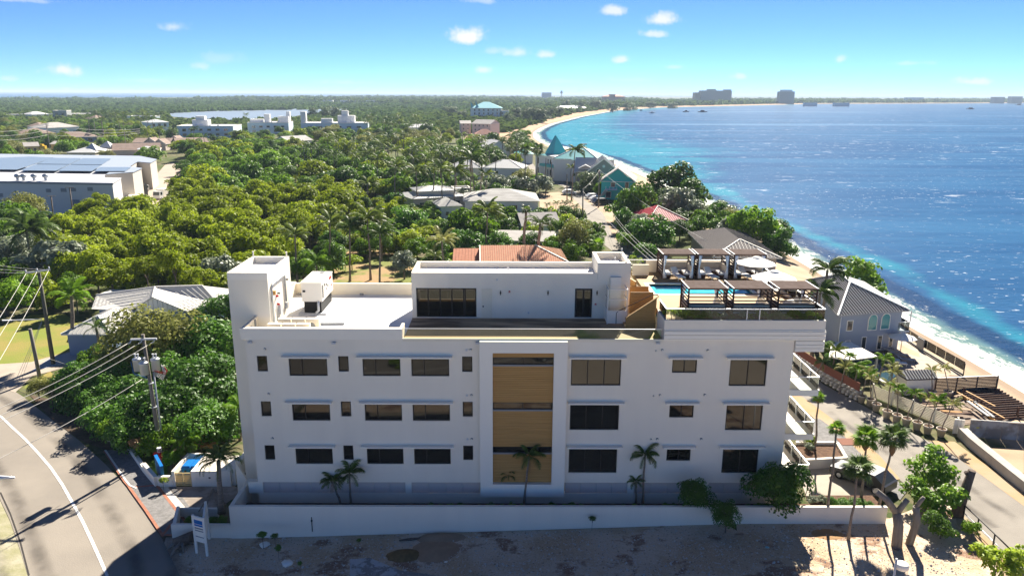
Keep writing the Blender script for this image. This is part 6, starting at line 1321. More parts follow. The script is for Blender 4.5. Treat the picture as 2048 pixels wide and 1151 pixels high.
# planter greenery behind the glass
rg = random.Random(12)
for i, (x, k, r, lab) in enumerate([(11.35, 'lime', .62, 'lime plant at the left end of the roof planter'), (12.1, 'lime', .55, 'lime plant left of the first cabana'), (12.9, 'near', .5, 'dark plant below the first cabana'), (13.8, 'near', .5, 'dark leafy plant in the roof planter, third from the stairs'), (14.9, 'grey', .36, 'pale low plant in the middle of the roof planter'), (16.2, 'grey', .36, 'pale low plant right of the planter middle'), (17.4, 'green', .42, 'green plant left of the glass post'), (18.6, 'near', .42, 'dark plant in the seaward half of the planter'), (19.8, 'green', .44, 'green plant below the corner cabana'), (20.9, 'lime', .42, 'small lime plant at the seaward planter end')]):
    tree(k, x, 48.9, r, r * 1.7, name='planter_plant', label=lab, cat='plant', zb=15.0)
    tree('green' if i % 2 else 'near', x + .55, 48.8, r * .75, r * 1.3, name='planter_plant', label='filler shrub beside the ' + lab.split(' in ')[0].split(' at ')[0].split(' left ')[0].split(' below ')[0].split(' right ')[0] + ' of the roof planter', cat='plant', zb=15.0, group='filler shrubs in the roof planter')
# generator and condensers
gz_ = 13.56; p = az(626, 628, gz_)
t = thing('generator', 'white boxed standby generator on the left roof', 'generator', (p.x, p.y, gz_)); w, d = 1.55, 3.6
q = MB(); q.box(-w / 2, w / 2, 0, d, 1.0, 2.45); q.box(-w / 2 - .03, w / 2 + .03, -.03, d + .03, 2.45, 2.52); q.build('housing', M['white2'], t)
q = MB(); q.box(-w / 2 + .12, w / 2 - .12, .1, d - .1, .12, .98); q.build('fuel_tank', M['black'], t)
q = MB(); q.box(-w / 2 - .3, w / 2 + .3, -.15, d + .1, 0, .1); q.build('plinth', M['lgrey'], t)
for i in range(8): q = MB(); q.box(w / 2 + .002, w / 2 + .03, .15, .5, 1.25 + i * .13, 1.31 + i * .13); q.build('louvre', M['black'], t)
for y, z, s in ((.9, 2.0, .2), (1.5, 1.9, .16), (1.9, 1.7, .16), (1.4, 1.6, .12)): q = MB(); q.box(w / 2 + .002, w / 2 + .03, y, y + s, z, z + s); q.build('vent', M['black'], t)
q = MB(); q.box(w / 2 + .002, w / 2 + .02, 2.5, 3.2, 2.1, 2.3); q.box(w / 2 + .002, w / 2 + .02, 2.9, 3.3, 1.5, 1.6); q.build('marking', M['red'], t)
q = MB(); q.box(-w / 2 + .1, -w / 2 + .3, -.03, -.002, 1.75, 1.9); q.build('latch', M['black'], t)
q = MB(); q.tube([(.5, -.05, 1.0), (.5, -.18, .9), (.5, -.2, .35), (.3, -.25, .18)], .09, 8); q.build('exhaust_pipe', M['lgrey'], t)
q = MB(); q.cyl(.1, 3.2, 2.52, 2.58, .2); q.build('filler_cap', M['grey'], t)
def condenser(x, y, label):
    t = thing('air_conditioner', label, 'air conditioner', (x, y, gz_), 0, 'condensers on the left roof'); q = MB(); q.box(0, .9, 0, .38, .1, 1.08); q.build('casing', M['cream'], t)
    q = MB(); q.box(.05, .85, .382, .40, .15, .9); q.build('coil_grille', M['grey'], t)
    q = MB()
    for i in range(9): q.box(.08, .82, .385, .412, .2 + i * .075, .22 + i * .075)
    q.build('grille_bars', M['black'], t)
    q = MB(); q.tube([(.35, -.012, .52), (.35, -.002, .52)], [.3, .3], 18); q.build('fan', M['grey'], t)
    q = MB(); q.box(.05, .85, .04, .34, 0, .1); q.build('feet', M['lgrey'], t)
    q = MB(); q.box(.7, .86, -.012, -.002, .2, .27); q.build('badge', M['blue'], t); return t
for i, n_ in enumerate(('left', 'middle', 'right')):
    p = az(548 + i * 28.5, 647, gz_ + .9); condenser(p.x - .25, 48.78, 'white condenser unit, %s of the front row by the parapet' % n_)
    condenser(p.x + .1, 50.0, 'white condenser unit, %s of the second row' % n_)
q = MB(); p = az(595, 612, gz_); q.bar((-15.7, 52.2, gz_ + .08), (-11.9, 52.35, gz_ + .08), .35, .12); tag(q.build('cable_tray', M['steel']), 'grey cable tray on the roof between generator and condensers', 'cable tray')
# ------------------------------------------------------------------ beach side on the right
gz1 = 1.2
t = thing('beach_house', 'blue-grey two-storey beach house with seamed hip roof and arched windows', 'house', (41, 84, gz1)); zE_ = 6.1
A, Bc, Cc, Dd = (37.2, 79.7), (46.5, 82.0), (47.6, 95.6), (40.0, 96.2); P1, P2 = (40.9, 85.6, 8.5), (41.6, 89.6, 8.5)
q = MB(); cs = [(*A, zE_), (*Bc, zE_), (*Cc, zE_), (*Dd, zE_)]
q.add(cs + [P1, P2] + [(p[0], p[1], zE_ - .16) for p in cs], [(0, 1, 4), (1, 2, 5, 4), (2, 3, 5), (3, 0, 4, 5), (0, 6, 7, 1), (1, 7, 8, 2), (2, 8, 9, 3), (3, 9, 6, 0), (9, 8, 7, 6)])
q.build('roof', RBL, t, world=True)
def ribquad(q, a, b, ta, tb, n, mi=0):       # seams from eave a-b toward the ridge a'-b'
    a, b, ta, tb = map(Vector, (a, b, ta, tb)); L_ = (b - a); mid = (ta + tb) / 2; up = mid - a; along = L_.normalized(); up = up - along * up.dot(along)
    fa = (ta - a).dot(along); fb = (b - tb).dot(along)
    for i in range(1, n):
        u = L_.length * i / n; f = min(1, u / max(fa, .01), (L_.length - u) / max(fb, .01))
        if f > .05: s = a + along * u + Vector((0, 0, .04)); q.bar(s, s + up * f, .07, .08, mi)
q = MB(); ribquad(q, cs[0], cs[1], P1, P1, 26); ribquad(q, cs[3], cs[0], P2, P1, 36); q.build('seams', SEAM, t, world=True)
q = MB()
for a, b in ((cs[0], P1), (cs[1], P1), (P1, P2), (cs[3], P2)): q.bar(Vector(a) + Vector((0, 0, .06)), Vector(b) + Vector((0, 0, .06)), .22, .1)
q.build('ridge_cap', M['lgrey'], t, world=True)
ins = .55; wv2 = [(A[0] + ins, A[1] + ins * 1.1), (Bc[0] - ins * 1.3, Bc[1] + ins * .4), (Cc[0] - ins, Cc[1] - ins), (Dd[0] + ins, Dd[1] - ins)]
q = MB(); q.prism(wv2, gz1 - .2, zE_ - .02); q.build('wall', WBG, t, world=True)
ang = atan2(wv2[1][1] - wv2[0][1], wv2[1][0] - wv2[0][0]); wl = hypot(wv2[1][0] - wv2[0][0], wv2[1][1] - wv2[0][1])
WT = cm('sea_green_pane', (.10, .32, .29), rough=.1, spec=.8)
def bwin(u0, u1, z0, z1, **k):
    w = hwin(t, u0 * wl, u1 * wl, z0, z1, **k); w.rotation_euler = (0, 0, ang); w.location = (wv2[0][0] - 41, wv2[0][1] - 84, 0); return w
bwin(.13, .21, 2.9, 4.0); bwin(.47, .60, 2.75, 4.0, arch=True, gm=WT); bwin(.68, .81, 2.75, 4.0, arch=True, gm=WT); bwin(.14, .2, .7, 1.6); bwin(.40, .46, .1, 1.9); bwin(.66, .72, .3, 1.9); bwin(.85, .9, .5, 2.0)
q = MB(); q.tube([(wv2[0][0] + .1, wv2[0][1] - .05, gz1), (wv2[0][0] + .1, wv2[0][1] - .05, zE_ - .2)], .06, 6); q.build('downpipe', WW, t, world=True)
bx, by = wv2[1]
q = MB(); q.box(bx - .9, bx + 1.1, by - .1, by + 4, 3.35, 3.6); bl_ = q.build('balcony', WBG, t, world=True)
glass_run([(bx - .9, by - .06), (bx + 1.05, by - .06), (bx + 1.05, by + 3.9)], 3.6, 4.6, parent=bl_, seg=1.0, rail=.05); q = MB(); q.box(bx + 1.0, bx + 1.1, by - .1, by, 4.66, 6.0); q.build('post', WW, bl_, world=True)
KEEP.append(('p', [A, Bc, Cc, Dd]))
# carport, pool and garden
t = thing('carport', 'white flat canopy roof in front of the blue-grey house', 'carport', (37, 76, gz1))
cp = [az(x, y, 3.3) for x, y in ((1663, 684), (1701, 683), (1755, 712), (1700, 719), (1658, 713))]
q = MB(); q.prism([tuple(p[:2]) for p in cp][::-1], 3.18, 3.3); q.build('roof', M['white2'], t, world=True)
for p in (cp[0], cp[2], cp[3]): q = MB(); q.box(p.x - .1, p.x + .1, p.y - .02, p.y + .18, gz1, 3.18); q.build('post', M['grey'], t, world=True)
gp = P((1712, 722), (1752, 716), (1775, 735), (1792, 752), (1768, 768), (1738, 750)); drape('garden_pool', [tuple(p[:2]) for p in gp], .06, mat('dark_pool_water', (.025, .06, .08), .08, spec=.6, bump=.2, bscale=2), maxlen=8)
strip('pool_edge', [tuple(G(*p)[:2]) for p in ((1735, 752), (1768, 770))], .35, .08, M['kerb'], h=.3)
drape('timber_deck', [tuple(p[:2]) for p in P((1783, 672), (1800, 672), (1926, 752), (1872, 756), (1868, 746), (1800, 738), (1770, 722), (1782, 702))], .08, mat('bleached_deck', (.42, .35, .27), .8, (.36, .29, .22), .6, stretch=(.3, 3, 1)))
drape('deck_shade', [tuple(p[:2]) for p in P((1735, 702), (1780, 700), (1782, 706), (1770, 722), (1800, 738), (1780, 742), (1740, 718))], .07, mat('deck_shade_dark', (.10, .085, .075), .8), maxlen=8)  # dark sheet painted in where the house shades the deck
def low_lounger(label):
    t = thing('sun_lounger', label, 'sun lounger', (0, 0, 0), 0, 'dark loungers on the beach deck')
    q = MB(); q.box(0, .62, 0, 1.3, .3, .36); q.add([(0, 1.3, .3), (.62, 1.3, .3), (.62, 1.95, .62), (0, 1.95, .62), (0, 1.3, .36), (.62, 1.3, .36), (.62, 1.93, .68), (0, 1.93, .68)], [(0, 1, 2, 3), (7, 6, 5, 4), (0, 3, 7, 4), (1, 5, 6, 2), (3, 2, 6, 7)]); q.build('sling', M['grey'], t)
    for x in (.03, .59):
        for y in (.08, 1.6): q = MB(); q.box(x - .03, x + .03, y - .03, y + .03, 0, .3); q.build('leg', M['black'], t)
    return t
ll = low_lounger('dark lounger on the beach deck, first from the house'); s2 = snapshot(ll); pts_ = [(1788, 704), (1802, 711), (1817, 718), (1832, 728)]
for i, pp in enumerate(pts_):
    g_ = G(*pp)
    if i == 0: ll.location = g_ + Vector((0, 0, .09)); ll.rotation_euler = (0, 0, 1.35)
    else: dup(s2, g_ + Vector((0, 0, .09)), 1.35, label='dark lounger on the beach deck, %s from the house' % ('second', 'third', 'fourth')[i - 1])
for i, pp in enumerate([(1800, 728), (1814, 735)]): dup(sl, G(*pp) + Vector((0, 0, .09)), 1.3, label='white lounger beside the dark loungers, ' + ('nearer the house' if i == 0 else 'nearer the shed'), group='white loungers on the beach deck')
g_ = G(1800, 708); umbrella(g_.x, g_.y, g_.z + .09, 1.55, 2.5, 'pale beach umbrella by the blue-grey house', None)
# sea fence with gate
fp = P((1786, 664), (1835, 696), (1926, 752)); fence = thing('beach_fence', 'low glass and steel fence between beach deck and sand', 'fence', fp[0]); 
glass_run([tuple(p[:2]) for p in fp], gz1 + .1, gz1 + 1.1, parent=fence, seg=1.9, rail=0)
q = MB()
for i in range(2): q.bar(fp[i] + Vector((0, 0, .14)), fp[i + 1] + Vector((0, 0, .14)), .12, .22)
q.build('base_rail', M['frame'], fence, world=True)
g0 = G(1839, 700); q = MB(); q.box(g0.x - .05, g0.x + .05, g0.y - .7, g0.y + .7, g0.z, g0.z + 1.5); q.build('gate', M['grey'], fence, world=True)
for p_ in (fp[2], G(1990, 784)): q = MB(); q.cyl(p_.x, p_.y, p_.z, p_.z + 1.5, .06); q.build('post', M['frame'], fence, world=True)
# white shed with seamed roof, slat screen
a, b = G(1810, 790), G(1868, 788); t = house('small white-walled shed with seamed lean-to roof beside the beach deck', a, b, a.z + 1.75, .55, 1.9, 'gable', M['white2'], RBL, o=.12, seam=.28, seamm=SEAM, edge=SEAM, name='shed', cat='shed', keep=False)
a, b = G(1869, 790), G(1992, 784); t = thing('slat_screen', 'dark brown horizontal slat screen between deck and building site', 'fence', a); u = (b - a).normalized(); L_ = (b - a).length
for i in range(11): q = MB(); z = .15 + i * .155; q.bar(a + Vector((0, 0, z)), b + Vector((0, 0, z)), .04, .115); q.build('slat', M['darkwood'], t, world=True)
for f in (0, .33, .66, 1): q = MB(); p_ = a.lerp(b, f); q.box(p_.x - .05, p_.x + .05, p_.y + .03, p_.y + .12, p_.z - .1, p_.z + 1.85); q.build('post', M['darkwood'], t, world=True)
q = MB(); q.bar(a + Vector((0, 0, 1.86)), b + Vector((0, 0, 1.86)), .16, .04); q.build('cap', M['lgrey'], t, world=True)
# half-built deck: joists, beams, loose boards
site = P((1790, 800), (1905, 793), (1915, 783), (1990, 780), (2048, 805), (2120, 850), (1930, 850), (1905, 860)); drape('building_site', [tuple(p[:2]) for p in site], .05, mat('site_boards', (.26, .21, .17), .9, (.14, .10, .075), .9, stretch=(1, 2, 1), spread=.1))
t = thing('deck_frame', 'half-built timber deck frame with bare joists by the sand', 'deck frame', G(1980, 815))
ja = [G(1915, 788), G(1990, 845)]; jb = [G(1992, 782), G(2085, 840)]
for i in range(15):
    f = i / 14; p_ = ja[0].lerp(ja[1], f) + Vector((0, 0, .42)); r_ = jb[0].lerp(jb[1], f) + Vector((0, 0, .42)); q = MB(); q.bar(p_, r_, .09, .2); q.build('joist', M['darkwood'] if i % 3 else M['slatroof'], t, world=True)
q = MB(); q.bar(ja[0] + Vector((0, 0, .2)), ja[1] + Vector((0, 0, .2)), .15, .24); q.build('beam', M['wood'], t, world=True)
q = MB(); q.bar(jb[0] + Vector((0, 0, .2)), jb[1] + Vector((0, 0, .2)), .15, .24); q.build('beam', M['darkwood'], t, world=True)
for px, py in ((1925, 795), (1960, 820), (2033, 835)): p_ = G(px, py); q = MB(); q.box(p_.x - .07, p_.x + .07, p_.y - .07, p_.y + .07, p_.z - .1, p_.z + 1.1); q.build('post', M['darkwood'], t, world=True)
brd = mat('loose_boards', (.34, .25, .17), .85, (.25, .18, .125), 2); PLK = MATS['loose_boards']
for i, (x0, y0, x1, y1, w, m_, lab) in enumerate([(1912, 797, 2006, 850, .14, 'wood', 'long yellow plank across the deck frame'), (1930, 795, 1988, 826, .14, 'wood', 'shorter yellow plank beside the long one'), (1933, 815, 1975, 846, .3, 'grey', 'wide grey board leaning over the site'), (1945, 815, 1985, 848, .25, 'grey', 'second grey board over the site'), (1850, 806, 1920, 803, .25, 'sand', 'pale plank below the potted palms'), (1845, 812, 1915, 808, .25, 'darkwood', 'dark plank below the pale plank'), (1838, 818, 1905, 815, .3, 'sand', 'pale plank near the white fence'), (1905, 822, 1945, 826, .5, 'sand', 'sawn board in the middle of the site'), (1880, 828, 1925, 832, .4, 'orangesand', 'orange board near the plywood hoarding'), (1890, 836, 1940, 833, .3, 'darkwood', 'dark timber by the plywood hoarding'), (1908, 801, 1925, 796, .3, 'sand', 'short stub plank at the joist end')]):
    p_, r_ = G(x0, y0), G(x1, y1); q = MB(); h_ = .72 if i < 4 else .14 + .03 * i; q.bar(p_ + Vector((0, 0, h_)), r_ + Vector((0, 0, h_)), w, .05); tag(q.build('plank', PLK if m_ == 'sand' else M[m_]), lab, 'plank', 'loose planks on the building site')
# white louvred fence behind the pots, plywood hoarding, concrete sea wall
fa, fb = G(1738, 797), G(1908, 866); fa += Vector((.5, .45, 0)); fb += Vector((.35, .3, 0)); t = thing('white_fence', 'white louvred fence behind the row of potted palms', 'fence', fa)
u = (fb - fa); nseg = 4
for s in range(nseg):
    a = fa.lerp(fb, s / nseg); b = fa.lerp(fb, (s + 1) / nseg)
    for i in range(8): q = MB(); z = .12 + i * .15; q.bar(a.lerp(b, .03) + Vector((0, 0, z)), a.lerp(b, .97) + Vector((0, 0, z)), .03, .11); q.build('slat', M['cream'], t, world=True)
for s in range(nseg + 1): a = fa.lerp(fb, s / nseg); q = MB(); q.box(a.x - .07, a.x + .07, a.y - .07, a.y + .07, a.z - .1, a.z + 1.42); q.build('post', M['white2'], t, world=True)
for i in range(3): p_ = G(1912 + i * 7, 869 + i * .5) + Vector((0, .3, 0)); q = MB(); q.box(p_.x - .14, p_.x + .14, p_.y - .04, p_.y + .04, p_.z, p_.z + 1.35); q.build('board', M['white2'], t, world=True)
t = thing('hoarding', 'stained grey panel hoarding around the building site', 'fence', G(1940, 873)); a, b = G(1936, 874), G(2130, 896); a2 = G(1972, 896)
HA = az(1936, 872, 1.25); HB = az(2160, 893, 1.25); HB = Vector((HA.x + 9, HA.y - 1.4, 1.2)); nn = 7
for i in range(nn):
    p_ = HA.lerp(HB, i / nn); r_ = HA.lerp(HB, (i + 1) / nn); d_ = (r_ - p_).normalized() * .012; q = MB(); q.bar(p_ + d_ + Vector((0, 0, .75)), r_ - d_ + Vector((0, 0, .75)), .05, 1.55 + .02 * (i % 2)); q.build('panel', M['concrete2'], t, world=True)
q = MB(); q.bar(HA + Vector((0, .05, 1.58)), HB + Vector((0, .05, 1.58)), .1, .05); q.build('top_rail', M['kerb'], t, world=True)
q = MB(); p_ = HA.lerp(HB, .07); q.box(p_.x - .12, p_.x + .12, p_.y - .05, p_.y - .03, 2.1, 2.2); q.build('sticker', cm_('yellow_sticker', (.6, .5, .02)), t, world=True)
sw = [G(1914, 872), G(1935, 893), G(1965, 918), G(2005, 951), G(2048, 986), Vector((41.5, 44, 1.2)), Vector((42.5, 36, 1.2))]
o = strip('sea_wall', [tuple(p[:2]) for p in sw][::-1], -.75, 0, M['concrete'], kind=None, h=.85); tag(o, 'low weathered concrete sea wall along the beach road', 'wall')
drape('beach_sand', [tuple(p[:2]) for p in P((1960, 897), (2048, 896), (2200, 896), (2200, 1000), (2048, 976))] + [(43, 43), (42.2, 46)], .04, M['sand'])
# stone wall with brown boards along the road
st = [Vector((31.6, 88, 1.2)), G(1600, 735) + Vector((.2, 0, 0)), G(1650, 766), G(1716, 803)]; t = thing('stone_wall', 'rough stone garden wall topped with brown boards beside the road', 'wall', st[3])
for i in range(len(st) - 1):
    a, b = st[i], st[i + 1]; L_ = (b - a).length; n_ = int(L_ / .55); dr = (b - a).normalized(); nr = Vector((dr.y, -dr.x, 0))
    for k in range(n_):
        for r_ in range(3):
            c_ = a + dr * (k + .5 + (.3 if r_ % 2 else 0)) * L_ / n_; s_ = rg.uniform(.2, .3); q = MB(); q.lathe([(0, -s_ * .6), (s_ * .9, -s_ * .35), (s_, 0), (s_ * .8, s_ * .4), (0, s_ * .55)], 6, 0); q.v = [(v[0] * rg.uniform(.85, 1.15), v[1] * .8, v[2]) for v in q.v]
            q.build('stone', M['stone'], t, loc=tuple(Vector((c_.x, c_.y, c_.z + .18 + r_ * .36)) - Vector(st[3]) + nr * rg.uniform(-.05, .06)))
    for r_ in range(5): q = MB(); z = 1.18 + r_ * .17; q.bar(a + Vector((0, 0, z)) + nr * .02, b + Vector((0, 0, z)) + nr * .02, .05, .15); q.build('board', cm_('redbrown_boards', (.22, .085, .055)), t, world=True)
    q = MB(); q.bar(a - nr * .32 + Vector((0, 0, .5)), b - nr * .32 + Vector((0, 0, .5)), .3, 1.1); q.build('core', M['concrete'], t, world=True)
for i, (px, py, r_, k, lab) in enumerate([(1672, 702, 24, 'coco', 'bushy palm left of the white carport roof'), (1690, 735, 24, 'pale', 'golden palm below the carport'), (1716, 738, 30, 'royal', 'large bright garden palm by the dark pool'), (1700, 712, 15, 'royal', 'small palm over the carport roof'), (1770, 718, 22, 'royal', 'banana-like palm beside the loungers'), (1785, 745, 22, 'pale', 'yellowing palm behind the white shed'), (1645, 725, 18, 'dark', 'dark palm behind the stone wall')]):
    palm(px, py, r_, k, h=2.6 + gz1, n=13, label=lab, name='garden_palm', group='garden palms by the blue-grey house', trunk_r=.09)
for i, (px, py, r_, k) in enumerate([(1660, 735, 17, 'near'), (1680, 752, 18, 'near'), (1705, 762, 18, 'green'), (1735, 765, 14, 'grey'), (1648, 712, 20, 'dark'), (1625, 712, 15, 'grey')]): tree_px(k, px, py, r_, 1.2, name='garden_shrub', label='leafy garden shrub behind the stone wall', cat='shrub', group='garden shrubs behind the stone wall')
# big pots with young palms
def make_pot(label):
    t = thing('plant_pot', label, 'plant pot', (0, 0, 0), 0, 'big cream pots with young palms'); q = MB(); q.lathe([(0, 0), (.27, 0), (.37, .62), (.43, .62), (.43, .74), (.36, .74), (.35, .66)], 18); q.build('pot', cm_('cream_pot', (.50, .44, .36)), t)
    q = MB(); q.lathe([(.36, .66), (0, .68)], 14); q.build('soil', M['soil'], t); return t
pt = make_pot('cream pot at the upper end of the row by the white fence'); sp_ = snapshot(pt)
ordn = ['first', 'second', 'third', 'fourth', 'fifth', 'sixth', 'seventh', 'eighth', 'ninth']
PP = [(1725.4, 806.7), (1743, 813.6), (1754.6, 823.8), (1776, 837.8), (1795.9, 846), (1815, 853.6), (1836.5, 861), (1858, 869), (1884.8, 875)]; UP = [(1799, 795), (1833, 797), (1865, 797), (1898, 798)]
PH = [1.5, 1.5, 1.5, 1.75, 1.8, 1.7, 1.45, 2.0, 1.8]
for i, pp in enumerate(PP + UP):
    g_ = G(*pp) + Vector((0, .3, .02)); lab = ('cream pot on the roadside, %s from the far end' % ordn[i]) if i < 9 else 'cream pot on the building site, %s from the left' % ordn[i - 9]
    if i == 0: pt.location = g_; pt['label'] = lab
    else: dup(sp_, g_, rnd.uniform(0, 6), label=lab)
    if i == 10: tree('grey', g_.x, g_.y, .3, .35, name='pot_plant', label='withered low plant in the second pot on the building site', cat='plant', zb=g_.z + .62); continue
    hgt = .66 + (PH[i] * .28 if i < 9 else .4)
    palm(at=(g_.x, g_.y), h=g_.z + hgt, r=1.1 if i < 9 else .95, kind='pale' if i not in (1, 4, 5, 7) else 'royal', n=9, name='potted_palm', label='young palm growing in the ' + lab.replace('cream ', ''), group='young palms in pots', trunk_r=.055, zb=g_.z + .64)
# white raised planter and plants by the balconies
t = thing('raised_planter', 'white raised planter box beside the paved court', 'planter', G(1650, 935))
a, b, c_, d_ = G(1600, 938), G(1690, 933), G(1672, 902), G(1590, 902)
for e, f in ((a, b), (b, c_), (c_, d_)): q = MB(); q.bar(e + Vector((0, 0, .4)), f + Vector((0, 0, .4)), .25, .95); q.build('wall', M['white'], t, world=True)
q = MB(); q.prism([tuple(v[:2]) for v in (a, b, c_, d_)], 1.1, 1.85); q.build('soil', M['soil'], t, world=True)
for px, py, r_, k, lab in ((1605, 893, 15, 'lime', 'yellow-green plant in the raised planter by the balcony'), (1618, 906, 14, 'lime', 'bright leafy plant in the raised planter'), (1617, 918, 10, 'grey', 'silvery low plant in the raised planter'), (1598, 884, 8, 'bronze', 'reddish plant beside the lowest balcony')): tree_px(k, px, py, r_, 1.1, name='planter_plant', label=lab, cat='plant')
for px, py, r_ in ((1625, 996, 11), (1645, 994, 10), (1665, 1000, 13), (1685, 1002, 14), (1705, 1000, 13), (1725, 999, 12), (1740, 1003, 10)):
    p_ = az(px, py, 2.5); tree('near' if px > 1655 else 'grey', p_.x, p_.y, r_ / 27., r_ / 20, name='bed_shrub', label='low green shrub in the bed behind the wall end', cat='shrub', zb=2.1, group='low shrubs behind the wall end')
q = MB(); a, b = G(1655, 885), G(1640, 882); q.box(28.6, 30.0, 57.6, 58.9, 1.25, 1.27); tag(q.build('tree_grate', cm_('rust_grate', (.2, .09, .06))), 'rusty square tree grate in the grey paving', 'grate')
# hedge in the facade planter
for i in range(46):
    x = -12.5 + i * .72
    if x > 20: break
    tree('near' if i % 3 else 'green', x + rnd.uniform(-.1, .1), 46.9 + rnd.uniform(-.25, .25), rnd.uniform(.32, .5) * (0.7 if x < -6 else 1), .75 if x > -6 else .5, name='hedge_shrub', label='low hedge shrub along the foot of the facade', cat='shrub', zb=1.25, group='low hedge along the facade')
# ------------------------------------------------------------------ sidewalk and corner on the left
sideo = P((211, 902), (251, 962), (262, 975), (296, 1022), (330, 1073)); sidei = P((256, 899), (312, 974), (360, 1035), (392, 1076))
drape('sidewalk', [tuple(p[:2]) for p in sideo + sidei[::-1]], .10, M['paver'], maxlen=2)
for a, w in ((sideo[:3], -.18), (sideo[2:], -.2), (sidei[:2], .22), (sidei[1:], .22)): strip('brick_border', [tuple(p[:2]) for p in a], w if w < 0 else w, .106, M['brick'])
strip('brick_border', [tuple(p[:2]) for p in (sideo[4], sidei[3])], .22, .108, M['brick']); strip('brick_border', [tuple(p[:2]) for p in P((268, 977), (312, 973))], .22, .108, M['brick']); strip('brick_border', [tuple(p[:2]) for p in P((330, 1070), (345, 1050), (362, 1040))], .22, .109, M['brick'])
strip('kerb', [tuple(p[:2]) for p in P((209, 902), (250, 963), (258, 973), (272, 979))], .14, 0, M['kerb'], h=.13)
drape('forecourt', [tuple(p[:2]) for p in P((318, 976), (350, 974), (470, 972), (490, 985), (470, 995), (440, 1015), (375, 1022))], .05, mat('forecourt_paving', (.33, .29, .25), .9, (.22, .185, .155), .5, spread=.08))
drape('forecourt_strip', [tuple(p[:2]) for p in P((318, 976), (335, 974), (376, 1022), (362, 1028))], .06, M['kerb']); drape('forecourt_strip', [tuple(p[:2]) for p in P((338, 974), (350, 974), (385, 1022), (378, 1022))], .06, M['paver'])
drape('small_lawn', [tuple(p[:2]) for p in P((262, 888), (318, 885), (335, 930), (335, 958), (318, 968))], .05, mat('green_turf', (.05, .12, .015), .95, (.09, .16, .03), 1, bump=.8, bscale=9))
drape('verge_soil', [tuple(p[:2]) for p in P((60, 790), (110, 800), (200, 840), (255, 897), (211, 900), (160, 880), (100, 835))], .04, mat('leaf_litter', (.13, .09, .06), .95, (.07, .05, .035), .8, bump=.6, bscale=6))
# low wall and bin store
t = thing('garden_wall', 'low white wall stepping down beside the brick-edged sidewalk', 'wall', G(315, 974))
def wseg(a, b, h, w=.28, par=t, m='white'): q = MB(); q.bar(Vector((a.x, a.y, a.z + h / 2 - .1)), Vector((b.x, b.y, b.z + h / 2 - .1)), w, h + .2); q.build('wall', M[m], par, world=True)
a, b, c_ = G(258, 898), G(290, 945), G(314, 973); wseg(a, b, .55); wseg(b, c_, .9); wseg(c_ + Vector((.1, .1, 0)), G(349, 973) + Vector((-.1, .1, 0)), .9)
t = thing('bin_store', 'white walled bin store with cream slatted gate', 'bin store', G(367, 973))
y0 = G(367, 973).y; xa, xb, xc = G(349, 973).x, G(386, 973).x, G(462, 974).x
q = MB(); H_ = 1.35
q.box(xa - .12, xa + .12, y0, y0 + 2.9, 0, H_); q.box(xb - .05, xb + .35, y0, y0 + 2.9, 0, H_); q.box(xa - .12, xb + .35, y0 + 2.9, y0 + 3.1, 0, H_); q.box(xb + .35, xc, y0 + .01, y0 + .25, 0, H_ + .02); q.box(xc - .02, xc + .3, y0 + .25, y0 + 3.4, 0, H_ + .02); q.box(xb + .35, xc, y0 + .25, y0 + 2.6, H_ - .1, H_ + .025); q.build('wall', M['white'], t, world=True)
for s in range(2):
    x0 = xa + .14 + s * (xb - xa - .2) / 2; x1 = x0 + (xb - xa - .2) / 2 - .02; q = MB(); q.box(x0, x0 + .07, y0 + .03, y0 + .08, .1, 1.2); q.box(x1 - .07, x1, y0 + .03, y0 + .08, .1, 1.2); q.box(x0 + .07, x1 - .07, y0 + .03, y0 + .08, 1.12, 1.2); q.box(x0 + .07, x1 - .07, y0 + .03, y0 + .08, .1, .18); g_ = q.build('gate', cm_('cream_gate', (.62, .47, .22)), t, world=True)
    for i in range(6): q = MB(); z = .24 + i * .145; q.add([(x0 + .07, y0 + .03, z), (x1 - .07, y0 + .03, z), (x1 - .07, y0 + .08, z + .11), (x0 + .07, y0 + .08, z + .11)], [(0, 1, 2, 3)]); q.build('slat', MATS['cream_gate'], g_, world=True)
q = MB(); q.box(xb + 1.3, xb + 1.45, y0 - .02, y0 + .005, .75, .85); q.build('lock_plate', M['black'], t, world=True)
for i, (px, lab) in enumerate(((371, 'blue wheeled bin behind the cream gate, left one'), (394, 'blue wheeled bin behind the cream gate, right one'))):
    x = xa + .28 + i * .72; t = thing('wheelie_bin', lab, 'bin', (x, y0 + 1.0, .05), 0, 'blue bins')
    q = MB(); q.add([(0, 0, .1), (.6, 0, .1), (.6, 1.2, .1), (0, 1.2, .1), (-.05, -.08, 1.05), (.65, -.08, 1.05), (.65, 1.3, 1.05), (-.05, 1.3, 1.05)], [(3, 2, 1, 0), (0, 1, 5, 4), (1, 2, 6, 5), (2, 3, 7, 6), (3, 0, 4, 7)]); q.build('body', M['blue'], t)
    q = MB(); q.add([(-.07, -.12, 1.05), (.67, -.12, 1.05), (.67, 1.33, 1.05), (-.07, 1.33, 1.05), (.0, .05, 1.2), (.6, .05, 1.2), (.6, 1.2, 1.2), (.0, 1.2, 1.2)], [(4, 5, 6, 7), (0, 1, 5, 4), (1, 2, 6, 5), (2, 3, 7, 6), (3, 0, 4, 7)]); q.build('lid', M['blue'], t)
    q = MB(); q.box(.2, .35, -.10, -.075, .75, .9); q.build('badge', M['black'], t)
    for xx in (0, .54): q = MB(); q.tube([(xx, .1, .1), (xx + .08, .1, .1)], .1, 10); q.build('wheel', M['rubber'], t)
